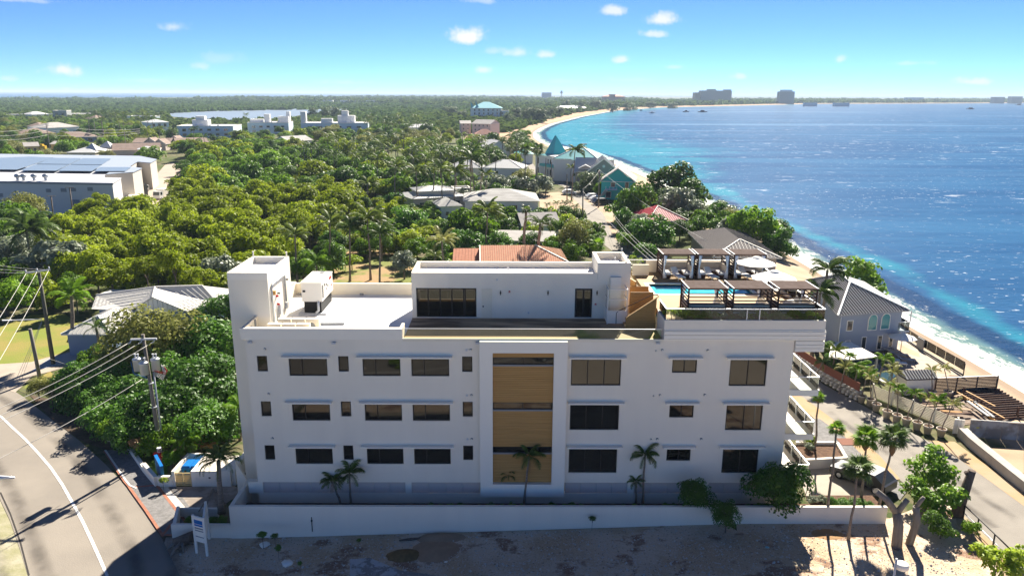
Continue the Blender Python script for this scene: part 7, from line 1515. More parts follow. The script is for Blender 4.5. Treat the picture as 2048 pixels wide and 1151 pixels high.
# blue-edged sign by the low wall
a, b = G(306, 948), G(318, 972); t = thing('entrance_sign', 'upright blue-edged sign panel on the low wall', 'sign', a); q = MB(); q.bar(a + Vector((.3, .2, .95)), b + Vector((.3, .2, .95)), .22, 1.3); q.build('panel', cm_('sign_blue', (.03, .13, .25)), t, world=True)
q = MB(); q.bar(a + Vector((.3, .2, 1.63)), b + Vector((.3, .2, 1.63)), .24, .06); q.build('edge', M['blue'], t, world=True); d_ = (b - a).normalized(); nr = Vector((d_.y, -d_.x, 0)) * -.115
for k in range(3): q = MB(); p_ = a + d_ * (.35 + k * .25) + Vector((.3, .2, .9 + .1 * k)) + nr; q.bar(p_, p_ + d_ * .3, .02, .12); q.build('lettering', M['lgrey'], t, world=True)
# red standpipes
g_ = G(322, 925); t = thing('standpipe', 'red fire standpipe with silver valve bolts on the small lawn', 'hydrant', g_)
q = MB(); q.tube([(0, 0, 0), (0, 0, 1.3)], .14, 10); q.tube([(0, 0, .95), (-.35, -.1, .95), (-.45, -.12, .8)], .11, 8); q.tube([(0, 0, .7), (.3, -.35, .7), (.3, -.4, .3), (.3, -.4, 0)], .12, 8); q.build('pipe', M['red'], t)
for z in (1.05, 1.2, 1.35): q = MB(); q.cyl(0, 0, z, z + .05, .2, .2, 10); q.build('flange', M['lgrey'], t)
g_ = G(305, 898); q = MB(); q.tube([(0, 0, 0), (0, 0, 1.0)], .07, 8); q.tube([(0, 0, 1.0), (0, 0, 1.2)], [.14, .1], 8); o = q.build('fire_post', M['red'], loc=g_); tag(o, 'thin red fire post in front of the bronze croton', 'post')
for px, py, r_, k, lab in ((285, 882, 22, 'bronze', 'bronze croton bush behind the low wall'), (310, 880, 16, 'bronze', 'bronze croton bush beside the transformer pole'), (400, 878, 20, 'yellow', 'yellow croton bush behind the bin store'), (415, 885, 14, 'yellow', 'small yellow croton bush by the tower'), (345, 905, 22, 'green', 'bright green bush right of the transformer pole'), (325, 958, 9, 'lime', 'grass tuft on the corner of the low wall'), (380, 1035, 12, 'near', 'low shrub at the left end of the corner bed'), (400, 1038, 12, 'near', 'low shrub in the corner bed beside the palm'), (425, 1036, 14, 'near', 'low shrub around the palm stakes'), (445, 1038, 12, 'near', 'low shrub in the corner bed by the wall step'), (100, 768, 20, 'olive', 'dry grassy bush by the driveway'), (120, 772, 16, 'olive', 'second dry bush by the driveway')): tree_px(k, px, py, r_, 1.15, name='bush', label=lab, cat='bush')
for dx, dy in ((-.9, -.5), (.6, -.6), (.7, .5), (-.7, .5)): 
    g_ = G(443, 1016); q = MB(); q.bar((g_.x + dx, g_.y - 1.3 + dy + 0, .8), (g_.x - .05, g_.y - 1.0, 2.2), .07); tag(q.build('stake', M['palmbark']), 'wooden stake propping the date palm', 'stake', 'stakes around the date palm')
# for-sale style board on white posts: V-shaped
a, b, c_ = G(398, 1106), G(413, 1112), G(418, 1080)
t = thing('sale_board', 'white V-shaped board on posts at the lot corner', 'sign', G(405, 1108)); A_, B_, C_ = az(394, 1105, 0), az(415, 1111, 0), az(419, 1077, 0)
for p_ in (A_, B_, C_): q = MB(); q.box(p_.x - .07, p_.x + .07, p_.y - .07, p_.y + .07, -.1, 2.9); q.build('post', M['white2'], t, world=True)
for e, f in ((A_, B_), (B_, C_)):
    q = MB(); q.bar(e + Vector((0, 0, 1.85)), f + Vector((0, 0, 1.85)), .05, 1.8); p_ = q.build('panel', M['white2'], t, world=True); d_ = (f - e); n_ = Vector((d_.y, -d_.x, 0)).normalized() * .03
    s = 1 if e is A_ else -1
    if e is A_:
        for z, w, m_ in ((2.45, .3, 'blue'), (2.2, .12, 'blue'), (1.98, .1, 'grey'), (1.8, .08, 'grey'), (1.35, .06, 'grey')): q = MB(); q.bar(e + d_ * .1 + n_ + Vector((0, 0, z)), f - d_ * .1 + n_ + Vector((0, 0, z)), .01, w); q.build('print', M[m_], p_, world=True)
    else: q = MB(); q.bar(e + d_ * .04 - n_ + Vector((0, 0, 2.0)), f - d_ * .04 - n_ + Vector((0, 0, 2.0)), .01, 1.4); q.build('print', cm_('lilac_print', (.35, .37, .62)), p_, world=True)
q = MB()
for e, f in ((A_, B_), (B_, C_)): q.bar(e + Vector((0, 0, 2.8)), f + Vector((0, 0, 2.8)), .12, .1)
q.build('frame', M['white2'], t, world=True)
# small estate-agent sign
g_ = G(236, 898); t = thing('yard_sign', 'small white hanging sign on a post at the end of the sidewalk', 'sign', g_); q = MB(); q.box(-.05, .05, -.05, .05, 0, 1.5); q.box(-.95, .05, -.04, .04, 1.42, 1.52); q.build('post', M['white2'], t); q = MB(); q.box(-.85, -.1, -.02, .02, .75, 1.36); p_ = q.build('panel', M['white2'], t); q = MB(); q.lathe([(0, 0), (.13, 0)], 12); q.v = [(v[0] - .62, -.024, v[1] + .95) for v in q.v]; q.build('portrait', M['palmbark'], p_); q = MB(); q.box(-.45, -.15, -.026, -.021, 1.1, 1.2); q.build('print', M['grey'], p_)
# uprooted stump
g_ = G(365, 1092); t = thing('tree_stump', 'splintered grey stump with roots at the edge of the lot', 'stump', g_); q = MB(); q.tube([(-.5, 0, .2), (.7, .5, .55)], [.42, .38], 9); q.build('log', M['bark'], t)
for a_, l_ in ((3.6, 1.0), (4.5, 1.3), (5.2, .9), (2.9, .8), (.2, .7)): q = MB(); q.tube([(0, 0, .3), (cos(a_) * l_ * .6, sin(a_) * l_ * .6, .35), (cos(a_) * l_, sin(a_) * l_, .05)], [.16, .1, .04], 6); q.build('root', M['greypole'], t)
# ------------------------------------------------------------------ utility poles and wires
def wire(a, b, sag, label, r=.022, grp='overhead wires', n=14):
    a, b = Vector(a), Vector(b); q = MB(); pts = []
    for i in range(n + 1): f = i / n; p_ = a.lerp(b, f); p_.z -= sag * 4 * f * (1 - f); pts.append(p_)
    q.tube(pts, r, 5); tag(q.build('power_line', M['cable']), label, 'wire', grp)
b0 = G(322, 905); top = ay(285.5, 668, b0.y); t = thing('utility_pole', 'weathered pole with three grey transformers beside the sidewalk', 'utility pole', b0); q = MB(); q.tube([b0 - Vector((0, 0, .3)), b0.lerp(top, .5), top], [.19, .165, .135], 10); q.build('pole', M['greypole'], t, world=True)
ca = top + Vector((-1.0, -.1, -.42)); cb_ = top + Vector((1.15, -.1, -.35)); q = MB(); q.bar(ca, cb_, .12, .14); q.build('crossarm', M['lgrey'], t, world=True)
for f in (.03, .45, .93): p_ = ca.lerp(cb_, f); q = MB(); q.tube([p_ + Vector((0, 0, .05)), p_ + Vector((-.1, -.05, -.25)), p_ + Vector((-.25, -.12, -.32))], .06, 6); q.build('insulator', M['steel'], t, world=True)
for px, py, dy in ((275, 729, .3), (288, 737, -.45), (311, 729, .1)):
    c_ = ay(px, py, b0.y + dy); q = MB(); q.lathe([(0, -.55), (.32, -.5), (.34, .45), (.37, .47), (.37, .53), (.2, .62), (0, .64)], 16, 0, c_); tr_m = q.build('transformer', M['alu'], t, world=True)
    for s in (-1, 1): q = MB(); q.cyl(c_.x + .12 * s, c_.y, c_.z + .58, c_.z + .9, .06); q.cyl(c_.x + .12 * s, c_.y, c_.z + .9, c_.z + .98, .09); q.build('bushing', M['lgrey'], tr_m, world=True)
c0 = ay(308, 752, b0.y)
for i in range(6):
    e = ay(322 + i * 1.6, 728 + i * 1.2, b0.y - .2); m_ = ay(326 + i * 1.4, 760 - i * 3, b0.y - .3); q = MB(); q.tube([e, (e + m_) / 2 + Vector((.12, 0, -.1)), m_, ay(308, 748 - i * 1.5, b0.y - .2)], .025, 5); q.build('cable', M['red'] if i > 3 else M['cable'], t, world=True)
for i in range(3): q = MB(); q.tube([ay(262, 722 + 2 * i, b0.y), ay(266 + 2 * i, 744 + 3 * i, b0.y - .2), ay(294, 757 - 2 * i, b0.y - .2)], .03, 5); q.build('cable', cm_('blue_cable', (.06, .14, .25)), t, world=True)
q = MB(); q.tube([ay(306, 745, b0.y - .12) + Vector((.05, 0, 0)), b0 + Vector((.32, -.12, .1))], .07, 8); q.build('conduit', M['steel'], t, world=True)
for f in (.2, .4, .6): q = MB(); p_ = b0.lerp(top, f); q.cyl(p_.x + .1, p_.y - .06, p_.z, p_.z + .05, .26, .26, 8); q.build('strap', M['steel'], t, world=True)
for i, (f, px, py) in enumerate(((.02, 0, 833), (.46, 0, 854), (.94, 0, 868))): e = az(px - 260, py + 130, 7.5); wire(ca.lerp(cb_, f) + Vector((-.25, -.12, -.3)), (e.x, e.y, 9.0), .6, 'upper wire from transformer pole across the road, ' + ('far', 'middle', 'near')[i])
e = az(-260, 1040, 6.0); wire(ay(284, 758, b0.y), (e.x, e.y, 6.2), .5, 'lower wire from transformer pole across the road')
b1_ = G(107, 728); top1 = ay(78, 545, b1_.y); t = thing('utility_pole', 'tall dark pole with steel crossarm beside the lawn', 'utility pole', b1_); q = MB(); q.tube([b1_ - Vector((0, 0, .3)), top1], [.24, .17], 10); q.build('pole', cm_('greenish_pole', (.115, .11, .085)), t, world=True)
ca1, cb1 = ay(51, 546, b1_.y - .3), ay(100, 539, b1_.y + .3); q = MB(); q.bar(ca1, cb1, .13, .16); q.build('crossarm', M['steel'], t, world=True)
for f in (.02, .48, .97): p_ = ca1.lerp(cb1, f); q = MB(); q.cyl(p_.x, p_.y, p_.z, p_.z + .35, .09, .07); q.build('insulator', M['lgrey'], t, world=True)
p_ = ay(84, 638, b1_.y); r_ = ay(24, 640, b1_.y - 1.5); q = MB(); q.bar(p_, r_, .1, .08); q.build('lamp_arm', M['lgrey'], t, world=True); q = MB(); q.bar(r_, r_ + (r_ - p_).normalized() * .9, .28, .12); q.build('lamp_head', M['lgrey'], t, world=True)
for i, (f, px, py) in enumerate(((.03, -60, 745), (.47, -60, 790), (.95, -45, 830))): e = az(px - 60, py + 60, 9.5); wire(ca1.lerp(cb1, f), (e.x, e.y, 9.5), .35, 'wire running down from the crossarm by the lawn, ' + ('left', 'middle', 'right')[i])
for i, (f, py) in enumerate(((.03, 532), (.5, 524), (.95, 516))): p_ = ay(-120, py - 12, 100); wire(ca1.lerp(cb1, f), p_, .5, 'wire leaving the frame to the left from the crossarm, ' + ('lower', 'middle', 'upper')[i])
b2_ = G(80, 757); top2 = ay(60, 657, b2_.y); q = MB(); q.tube([b2_ - Vector((0, 0, .3)), top2], [.2, .17], 9); tag(q.build('short_pole', M['greypole']), 'short bare pole at the driveway corner', 'pole')
for i in range(3): wire(ay(84, 640 + i * 2, b1_.y), az(28 + i * 6, 768, .05), .0, 'pale stay wire slanting to the driveway edge', .018, 'stay wires by the driveway', n=2)
wire(ay(60, 700, b2_.y), ay(170, 735, b1_.y + 2), .3, 'service wire to the blue house', .015)
g_ = ay(236, 440, 175); q = MB(); q.tube([(g_.x, g_.y, 0), (g_.x, g_.y, g_.z - .2), (g_.x - .3, g_.y, g_.z)], .08, 6); q.tube([(g_.x - .3, g_.y, g_.z), (g_.x - 1.8, g_.y - .3, g_.z + .1)], [.06, .12], 6); tag(q.build('street_lamp', M['lgrey']), 'curved street lamp rising out of the mangroves', 'street lamp')
wire((g_.x, g_.y, g_.z - .3), ay(100, 497, 110), .4, 'thin wire above the mangroves', .02)
# street lamps near the camera
p_ = az(12, 955, 7.5); t = thing('street_lamp', 'grey street lamp head over the road at the left edge', 'street lamp', (p_.x - 3.5, p_.y - .3, 0)); q = MB(); q.tube([(0, 0, 0), (0, 0, 7.4), (.4, 0, 7.6), (2.4, .2, 7.55)], .07, 8); q.build('pole', M['lgrey'], t); q = MB(); q.tube([(2.4, .2, 7.55), (2.9, .25, 7.55), (4.0, .35, 7.5)], [.1, .17, .06], 8); q.build('lamp_head', M['alu'], t)
p_ = az(1803, 1130, 4.5); t = thing('street_lamp', 'white drum-shaped lamp on a post at the bottom of the lot', 'street lamp', (p_.x - .33, p_.y, 1.2)); q = MB(); q.tube([(0, 0, 0), (0, 0, 3.75)], .06, 8); q.build('post', M['lgrey'], t); q = MB(); q.bar((0, 0, 3.4), (.35, 0, 3.4), .1, .05); q.build('bracket', M['lgrey'], t)
q = MB(); q.lathe([(0, -.25), (.3, -.25), (.36, -.2), (.36, .05), (.3, .1), (0, .12)], 18, 0, (.36, 0, 3.35)); q.build('drum', M['white2'], t)
# poles and wires along the beach road
RPL = []
for i, (bx, by, tx, ty, lab) in enumerate([(1165, 455, 1166, 378, 'pole at the left edge of the beach road'), (1197, 415, 1199, 340, 'pole with small transformer before the turquoise house'), (1134, 408, 1134, 348, 'slim pole at the road bend'), (1074, 380, 1074, 330, 'dark pole before the mansion, left'), (1091, 360, 1092, 316, 'dark pole before the mansion, middle'), (1102, 360, 1103, 324, 'dark pole before the mansion, right'), (1424, 520, 1420, 485, 'short pole behind the rear cabanas')]):
    b_ = G(bx, by); tp = ay(tx, ty, b_.y); q = MB(); q.tube([b_, tp], [.17, .13], 8)
    if i == 1: q.cyl(tp.x, tp.y - .3, tp.z - 1.6, tp.z - .7, .28)
    tag(q.build('road_pole', M['greypole'] if i < 2 else M['palmbark']), lab, 'pole', None); RPL.append(tp)
for i in range(3): wire(RPL[0] - Vector((0, 0, .4 + i * .5)) if i == 0 else G(1215 + 4 * i, 455) + Vector((0, 0, 3.5)), az(1330 + 12 * i, 545, 10), .8, 'wire along the beach road, ' + ('top', 'middle', 'lower')[i], .025, None)
wire(RPL[1], RPL[6], .8, 'long wire from the transformer pole to the rear cabanas', .03, None); wire(RPL[0], RPL[1], .5, 'wire crossing the beach road', .025, None)
for i, (bx, by, tx, ty) in enumerate([(104, 420, 102, 392), (144, 415, 139, 375)]):
    b_ = ay(bx, by, 172 - 3 * i); b_.z = 0; tp = ay(tx, ty, 172 - 3 * i); t = thing('utility_pole', 'pole with T crossarm before the warehouse, ' + ('shorter' if i == 0 else 'taller'), 'utility pole', b_); q = MB(); q.tube([b_, tp], .14, 7); q.build('pole', M['palmbark'], t, world=True); q = MB(); q.bar(tp + Vector((-1, 0, 0)), tp + Vector((1, 0, 0)), .12); q.build('crossarm', M['palmbark'], t, world=True)
for i, (px, p0, p1, Y) in enumerate([(92, 305, 246, 330), (188, 270, 243, 420), (248, 275, 262, 380)]):
    tp = ay(px, p1, Y); t = thing('utility_pole', 'distant tall pole among the brown roofs, ' + ('left', 'middle', 'right')[i], 'utility pole', (tp.x, Y, 0)); q = MB(); q.tube([(tp.x, Y, 0), tp], .16, 6); q.build('pole', M['greypole'], t, world=True); RPL.append(tp)
for k in range(3): wire(RPL[-3] - Vector((0, 0, 1 + 2 * k)), ay(280, 258 + 4 * k, 400), 1.2, 'distant wire over the brown roofs, ' + ('upper', 'middle', 'lower')[k], .05, None); wire(ay(-60, 262 + 8 * k, 280), RPL[-3] - Vector((0, 0, 1 + 2 * k)), 1.2, 'distant wire at the left over the gardens, ' + ('upper', 'middle', 'lower')[k], .05, None)
# ------------------------------------------------------------------ railing, dead trunks and foreground trees
ra = [G(1926, 1036), G(1953, 1062), G(1985, 1094), G(2022, 1132)]; t = thing('railing', 'simple steel handrail between dirt lot and beach road', 'railing', ra[0])
q = MB(); q.tube([p_ + Vector((0, 0, 1.0)) for p_ in ra], .05, 7); q.build('handrail', M['frame'], t, world=True); q = MB(); q.tube([p_ + Vector((0, 0, .45)) for p_ in ra], .03, 6); q.build('mid_rail', M['steel'], t, world=True)
for p_ in ra: q = MB(); q.cyl(p_.x, p_.y, p_.z - .1, p_.z + 1.0, .05); q.build('post', M['frame'], t, world=True)
def limb(q, pts, r, n=9): q.tube(pts, r, n)
def lopped(label, base, limbs, m='greypole'):
    t = thing('lopped_trunk', label, 'tree trunk', base); 
    for i, (pts, rr0, rr1) in enumerate(limbs):
        w = [Vector(p_) for p_ in pts]; q = MB(); k = len(w); q.tube(w, [rr0 + (rr1 - rr0) * j / (k - 1) for j in range(k)], 9); q.build('trunk' if i == 0 else 'limb', M[m], t, world=True)
    return t
b_ = G(1793, 1092); y_ = b_.y
lopped('sawn-off Y-shaped grey trunk standing on the dirt lot', b_, [([b_, ay(1797, 1050, y_), ay(1793, 1023, y_)], .34, .27), ([ay(1793, 1026, y_), ay(1775, 1000, y_), ay(1751, 980, y_)], .22, .2), ([ay(1793, 1026, y_), ay(1805, 1010, y_), ay(1815, 998, y_)], .2, .17)])
b_ = G(1818, 1088); y_ = b_.y; lopped('second crooked sawn trunk behind the Y-shaped one', b_, [([b_, ay(1834, 1040, y_), ay(1832, 1012, y_)], .25, .2), ([ay(1832, 1014, y_), ay(1842, 1000, y_), ay(1848, 993, y_)], .14, .12)])
b_ = G(1912, 1030); y_ = b_.y; lopped('tall dark split stump leaning beside the beach road', b_, [([b_, ay(1926, 990, y_), ay(1944, 940, y_)], .42, .26), ([ay(1934, 962, y_), ay(1936, 950, y_), ay(1931, 943, y_)], .14, .12)], 'bark')
for px, py, r_, k, lab, hk in ((1388, 1002, 40, 'near', 'small leafy tree in front of the boundary wall', 1.9), (1452, 1048, 30, 'near', 'bushy shrub at the foot of the boundary wall', 1.5), (1548, 985, 62, 'near', 'large dark tree overhanging the wall end', 1.6), (1505, 955, 26, 'near', 'upper crown of dark leaves beside the large tree', 2.6), (1855, 955, 52, 'grape', 'sunlit sea grape tree at the edge of the road', 1.5), (1885, 1020, 48, 'grape', 'lower sea grape mass by the tall stump', 1.15), (1830, 1000, 42, 'grape', 'sea grape branches behind the sawn trunks', 1.3), (1990, 1150, 50, 'lime', 'bright green bush at the bottom right corner', .9), (2045, 1135, 30, 'lime', 'bright green bush cut by the right edge', .9), (1880, 1075, 34, 'dark', 'dark undergrowth below the sea grape', .9), (1940, 1085, 22, 'green', 'weedy bush along the handrail', .8)):
    tree_px(k, px, py, r_, hk, name='shrub' if hk < 1.3 else 'broadleaf_tree', label=lab, cat='shrub' if hk < 1.3 else 'tree')
for px, py, r_, lab in ((524, 1066, 11, 'weed growing against the left of the wall, taller'), (549, 1070, 7, 'weed growing against the left of the wall, shorter'), (556, 1095, 8, 'weed on the rubble below the wall'), (1184, 1055, 7, 'weed at the foot of the wall near the middle'), (600, 1128, 6, 'small weed at the bottom of the lot'), (718, 1085, 5, 'tiny weed on the dirt below the wall')): tree_px('near', px, py, r_, 1.7, name='weed', label=lab, cat='plant')
# mounds, rubble and stones on the lot
def mound(px, py, rx, ry, h, m, label):
    g_ = G(px, py); rg_ = random.Random(px); q = MB(); n_, k_ = 20, 5; vs = [(0, 0, h)]
    for j in range(1, k_ + 1):
        for i in range(n_): a_ = 2 * pi * i / n_; f = j / k_ * rg_.uniform(.92, 1.08); vs.append((cos(a_) * rx * f, sin(a_) * ry * f, h * max(0, cos(f * pi / 2)) * rg_.uniform(.85, 1.1) + (-.03 if j == k_ else 0)))
    fs_ = [(0, 1 + i, 1 + (i + 1) % n_) for i in range(n_)] + [(1 + (j - 1) * n_ + i, 1 + j * n_ + i, 1 + j * n_ + (i + 1) % n_, 1 + (j - 1) * n_ + (i + 1) % n_) for j in range(1, k_) for i in range(n_)]
    q.add(vs, fs_, 0, True); o = q.build('dirt_mound', m, loc=g_); tag(o, label, 'mound')
mound(812, 1110, 1.3, .8, .28, mat('brown_mound', (.20, .125, .055), .95, (.14, .09, .04), 3, bump=.6), 'brown sand heap in the middle of the lot')
mound(880, 1100, 1.9, 1.5, .14, mat('pink_mound', (.36, .24, .155), .95, (.30, .20, .13), 1.5, bump=.5), 'pale orange sand spread beside the brown heap'); mound(888, 1075, 1.9, .7, .22, MATS['pink_mound'], 'pale orange sand banked against the wall'); mound(1655, 1068, 1.3, .8, .08, M['orangesand'], 'sunlit yellow sand patch around the thin palm'); mound(515, 1150, 1.0, .7, .15, MATS['pink_mound'], 'small orange sand heap at the bottom left')
for pts, lab in (([(700, 1118), (740, 1115), (800, 1140), (880, 1151), (700, 1151)], 'ash'),): drape('pale_ash', [tuple(p_[:2]) for p_ in P(*pts)], .026, mat('white_ash', (.46, .46, .46), .95, (.25, .23, .215), 1.2, spread=.05))
rs = np.random.default_rng(9); vs = []; fs_ = []
lotpx = [(345, 1085), (470, 1076), (850, 1072), (1200, 1060), (1600, 1052), (1760, 1045), (1840, 1080), (1900, 1110), (1960, 1151), (380, 1151)]
n_ = 0
while n_ < 2600:
    px, py = rs.uniform(345, 1960), rs.uniform(1045, 1151)
    if not inpoly(px, py, lotpx): continue
    g_ = G(px, py); s = float(rs.choice([.03, .045, .06, .1], p=[.5, .3, .15, .05])); o_ = len(vs); k_ = rs.uniform(.7, 1.3, 6)
    vs += [(g_.x - s * k_[0], g_.y, g_.z + .02), (g_.x, g_.y - s * k_[1], g_.z + .02), (g_.x + s * k_[2], g_.y, g_.z + .02), (g_.x, g_.y + s * k_[3], g_.z + .02), (g_.x, g_.y, g_.z + .02 + s * k_[4])]
    fs_ += [(o_, o_ + 1, o_ + 4), (o_ + 1, o_ + 2, o_ + 4), (o_ + 2, o_ + 3, o_ + 4), (o_ + 3, o_, o_ + 4)]; n_ += 1
me = bpy.data.meshes.new('rubble'); me.from_pydata(vs, [], fs_); me.materials.append(M['stone']); o = bpy.data.objects.new('rubble', me); C.objects.link(o); tag(o, 'scattered pale stones and rubble on the lot', kind='stuff')
for i, (px, py, s, lab) in enumerate([(529, 1089, .35, 'crumpled white plastic on the rubble, left'), (575, 1126, .4, 'crumpled white plastic below the weeds'), (888, 1078, .12, 'white bottle on the orange sand'), (892, 1123, .12, 'white scrap on the orange spread'), (1534, 1094, .15, 'pale blue scrap at the right of the lot'), (1890, 1060, .3, 'green plastic bag by the handrail')]):
    g_ = G(px, py); rg_ = random.Random(px); q = MB(); q.lathe([(0, 0), (s, .02), (s * .8, s * .3), (s * .4, s * .5), (0, s * .45)], 8); q.v = [(v[0] * rg_.uniform(.7, 1.3), v[1] * rg_.uniform(.7, 1.3), v[2] * rg_.uniform(.6, 1.3)) for v in q.v]; tag(q.build('litter', M['white2'] if i < 4 else cm_('aqua_plastic', (.3, .5, .5)), loc=g_), lab, 'litter')
q = MB(); g_ = G(822, 1080); q.tube([g_ + Vector((-.8, -.05, .05)), g_ + Vector((0, .02, .1)), g_ + Vector((.9, .25, .06))], [.05, .09, .05], 7); tag(q.build('branch', M['bark']), 'dark broken branch below the wall', 'branch')
g_ = ay(624, 1050, 45.68); q = MB(); q.box(g_.x - .02, g_.x + .02, 45.64, 45.698, .6, 1.7); q.box(g_.x - .06, g_.x + .06, 45.64, 45.698, 1.4, 1.46); tag(q.build('iron_bracket', M['black']), 'thin black iron bracket on the boundary wall', 'bracket')
# ------------------------------------------------------------------ vehicles
def vehicle(label, px, py, L_, Wd, Hh, rz, body, kind='van', cat='van', name='parked_van', z=None, group=None):
    g_ = G(px, py); t = thing(name, label, cat, g_ + Vector((0, 0, .05)), rz, group); q = MB()
    if kind == 'van': prof = [(0, .35), (L_, .35), (L_, Hh * .55), (L_ - .9, Hh * .62), (L_ - 1.5, Hh), (.1, Hh), (0, Hh * .9)]
    elif kind == 'truck': prof = [(L_ - 1.9, .4), (L_, .4), (L_, 1.2), (L_ - .35, Hh * .85), (L_ - 1.8, Hh * .85)]
    else: prof = [(0, .3), (L_, .3), (L_, .75), (L_ - .9, .9), (L_ - 1.6, Hh), (.9, Hh), (.15, .95), (0, .9)]
    q.vprism(prof, -Wd / 2, Wd / 2); q.build('body', body, t)
    if kind == 'truck':
        q = MB(); q.box(0, L_ - 2.0, -Wd / 2, Wd / 2, .75, Hh); q.build('cargo_box', M['white2'], t)
    q = MB(); zt_ = Hh * .62 if kind != 'car' else .95
    if kind == 'van': q.quad((L_ - .93, -Wd / 2 + .1, zt_ + .02), (L_ - .93, Wd / 2 - .1, zt_ + .02), (L_ - 1.45, Wd / 2 - .15, Hh - .08), (L_ - 1.45, -Wd / 2 + .15, Hh - .08)); q.v = [(v[0] + .03, v[1], v[2] + .02) for v in q.v]
    elif kind == 'truck': q.quad((L_ - .02, -Wd / 2 + .1, 1.3), (L_ - .02, Wd / 2 - .1, 1.3), (L_ - .3, Wd / 2 - .15, Hh * .8), (L_ - .3, -Wd / 2 + .15, Hh * .8)); q.v = [(v[0] + .04, v[1], v[2]) for v in q.v]
    else: q.quad((L_ - .93, -Wd / 2 + .1, .93), (L_ - .93, Wd / 2 - .1, .93), (L_ - 1.58, Wd / 2 - .15, Hh - .04), (L_ - 1.58, -Wd / 2 + .15, Hh - .04)); q.v = [(v[0] + .03, v[1], v[2] + .02) for v in q.v]
    q.build('windscreen', M['darkglass2'], t)
    for s in (-1, 1):
        y = s * (Wd / 2 + .006); q = MB(); x0, x1 = (.3, L_ - 1.7) if kind != 'truck' else (L_ - 1.5, L_ - .5); zb_, zt2 = (zt_ + .02, Hh - .18) if kind != 'truck' else (1.3, Hh * .78)
        if kind == 'car': x0, x1, zb_, zt2 = 1.0, L_ - 1.7, .97, Hh - .1
        k_ = 3 if kind == 'van' else 2 if kind == 'car' else 1
        for i in range(k_): a_, b_ = x0 + (x1 - x0) * i / k_ + .05, x0 + (x1 - x0) * (i + 1) / k_ - .05; q = MB(); q.quad((a_, y, zb_), (b_, y, zb_), (b_, y, zt2), (a_, y, zt2)); q.build('side_window', M['darkglass2'], t)
        q = MB(); q.box(L_ - .02, L_ + .02, s * Wd * .36 - .14, s * Wd * .36 + .14, .62, .78); q.build('headlight', M['lgrey'], t)
        for x in (.75, L_ - .8): q = MB(); q.tube([(x, s * (Wd / 2 - .2), .33), (x, s * (Wd / 2 + .01), .33)], .33, 12); w_ = q.build('wheel', M['rubber'], t); q = MB(); q.tube([(x, s * (Wd / 2 + .011), .33), (x, s * (Wd / 2 + .02), .33)], .18, 10); q.build('rim', M['steel'], w_)
    return t
VP = mat('vehicle_white', (.72, .72, .70), .35, spec=.5); VD = mat('vehicle_dark', (.02, .022, .03), .3, spec=.5); VR = mat('vehicle_red', (.25, .04, .03), .35, spec=.5); VS = mat('vehicle_silver', (.4, .42, .44), .35, spec=.5)
rzv = -1.95
vehicle('white van parked nearest along the warehouse wall', 295, 383, 4.8, 1.9, 2.1, rzv, VP, group='vans by the warehouse'); vehicle('white van parked second along the warehouse wall', 301, 372, 4.8, 1.9, 2.1, rzv, VP, group='vans by the warehouse'); vehicle('white van with yellow roof stripe parked farthest', 304, 365, 4.8, 1.9, 2.3, rzv, VP, group='vans by the warehouse')
vehicle('white truck with dark windscreen in the yard foreground', 288, 408, 5.5, 2.1, 2.6, -2.75, VP, 'truck', 'truck', 'parked_truck'); vehicle('white truck half hidden by mangroves', 335, 395, 5.5, 2.1, 2.8, -1.7, VP, 'truck', 'truck', 'parked_truck'); vehicle('small red truck beside the loading door', 290, 362, 4.2, 1.8, 1.7, rzv, VR, 'truck', 'truck', 'parked_truck')
t = vehicle('pale tanker trailer behind the mangroves', 408, 402, 8, 2.4, 3.0, 0, VP, 'truck', 'truck', 'parked_truck')
vehicle('silver car parked before the turquoise house', 1172, 398, 4.3, 1.8, 1.5, .3, VS, 'car', 'car', 'parked_car'); vehicle('white car parked before the turquoise house', 1180, 403, 4.2, 1.8, 1.5, .3, VP, 'car', 'car', 'parked_car'); vehicle('dark pickup parked before the turquoise house', 1186, 410, 4.9, 1.9, 1.75, .3, VD, 'car', 'car', 'parked_car'); vehicle('white car at the sandy yard by the beach road', 1124, 389, 4.2, 1.8, 1.5, 0, VP, 'car', 'car', 'parked_car'); vehicle('dark car in front of the mansion', 1072, 349, 4.3, 1.8, 1.5, 0, VD, 'car', 'car', 'parked_car')
vehicle('dark car with pale windscreen under the fan palm', 1780, 990, 4.4, 1.8, 1.45, 2.2, VD, 'car', 'car', 'parked_car')
for px, py, c_, lab in ((48, 303, M['blue'], 'blue skip at the yellow house yard'), (84, 299, cm_('yellow_machine', (.6, .4, .03)), 'yellow machine beside the lamp pole')): g_ = G(px, py); q = MB(); q.box(-2.2, 2.2, -1, 1, .4, 2.0); q.box(-1.2, 1.0, -.9, .9, 2.0, 2.8); [q.cyl(x, 0, .0, .8, .5) for x in (-1.4, 1.4)]; tag(q.build('yard_machine', c_, loc=g_), lab, 'machine')
for x, y, rz_, c_, lab in ((-17.2, 13.5, .2, VS, 'silver car mirrored in the top left window'), (-12.2, 14.6, .2, VP, 'second parked car mirrored in the top left window'), (3.2, 17.2, -.4, VD, 'black car mirrored in the top strip window')):
    t = vehicle(lab, 1024, 1100, 4.5, 1.85, 1.55, rz_, c_, 'car', 'car', 'parked_car'); t.location = (x, y, ground(x, y) + .06)
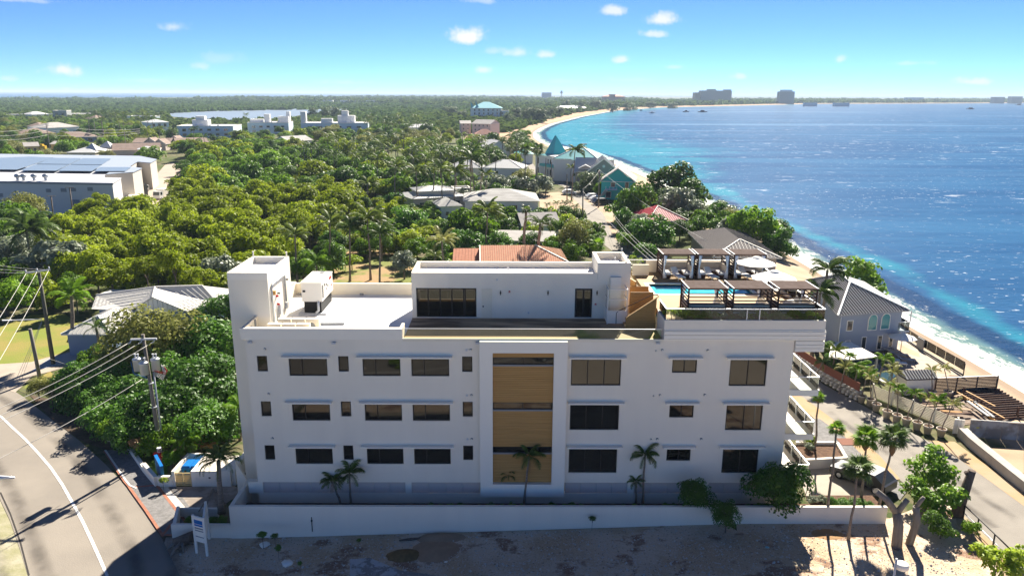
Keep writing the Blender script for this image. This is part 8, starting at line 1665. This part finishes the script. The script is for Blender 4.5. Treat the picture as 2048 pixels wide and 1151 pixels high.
for x, y, r_ in ((-11.8, 18.5, 1.4), (8.8, 16.5, 2.2), (16.5, 19, 2.4), (-3, 22, 1.1)): tree('green', x, y, r_, r_ * 1.3, name='bush', label='green bush mirrored in the upper facade windows', cat='bush', group='bushes mirrored in the windows')
# ------------------------------------------------------------------ boats
def boat(label, px, py, L_, m, mast=0, z=-.6, rz=0):
    p_ = az(px, py, -.6); t = thing('boat', label, 'boat', p_, rz); q = MB(); w = L_ * .16
    q.add([(-L_ / 2, -w, 0), (L_ * .3, -w, 0), (L_ / 2, 0, .2), (L_ * .3, w, 0), (-L_ / 2, w, 0), (-L_ / 2, -w * 1.2, 1.3), (L_ * .3, -w * 1.2, 1.4), (L_ * .56, 0, 1.9), (L_ * .3, w * 1.2, 1.4), (-L_ / 2, w * 1.2, 1.3)], [(0, 1, 6, 5), (1, 2, 7, 6), (2, 3, 8, 7), (3, 4, 9, 8), (4, 0, 5, 9), (5, 6, 7, 8, 9)]); q.build('hull', m, t)
    q = MB(); q.box(-L_ * .2, L_ * .18, -w * .8, w * .8, 1.35, 1.35 + L_ * .14); q.box(-L_ * .25, L_ * .2, -w * .9, w * .9, 1.36 + L_ * .14, 1.5 + L_ * .14); q.build('cabin', m, t)
    if mast: q = MB(); q.tube([(0, 0, 1.5), (0, 0, mast)], .12, 6); q.tube([(-L_ * .3, 0, 2.5 + L_ * .14), (0, 0, 2.5 + L_ * .14)], .15, 6); q.build('mast', M['grey'], t)
NB = cm_('boat_navy', (.03, .05, .12))
boat('dark blue dive boat off the far beach, right one', 1405, 224.5, 16, NB); boat('dark motor boat off the far beach, middle', 1372, 224, 11, NB); boat('white motor boat near the far beach, left', 1304, 226.5, 9, M['lgrey']); boat('tiny boat close to the far beach', 1282, 221.5, 6, NB); boat('dark catamaran with mast on the right horizon', 1941, 218.5, 18, NB, 16); boat('boat cut by the right edge of the sea', 2038, 210.5, 24, NB)
p_ = az(1167, 289, -.6); q = MB(); q.box(-2.2, 2.2, -.9, .9, 0, .35); q.box(-2.0, 2.0, -.7, -.2, .35, .6); tag(q.build('swim_raft', WPK, loc=p_), 'small pinkish raft floating near the mansion', 'raft')
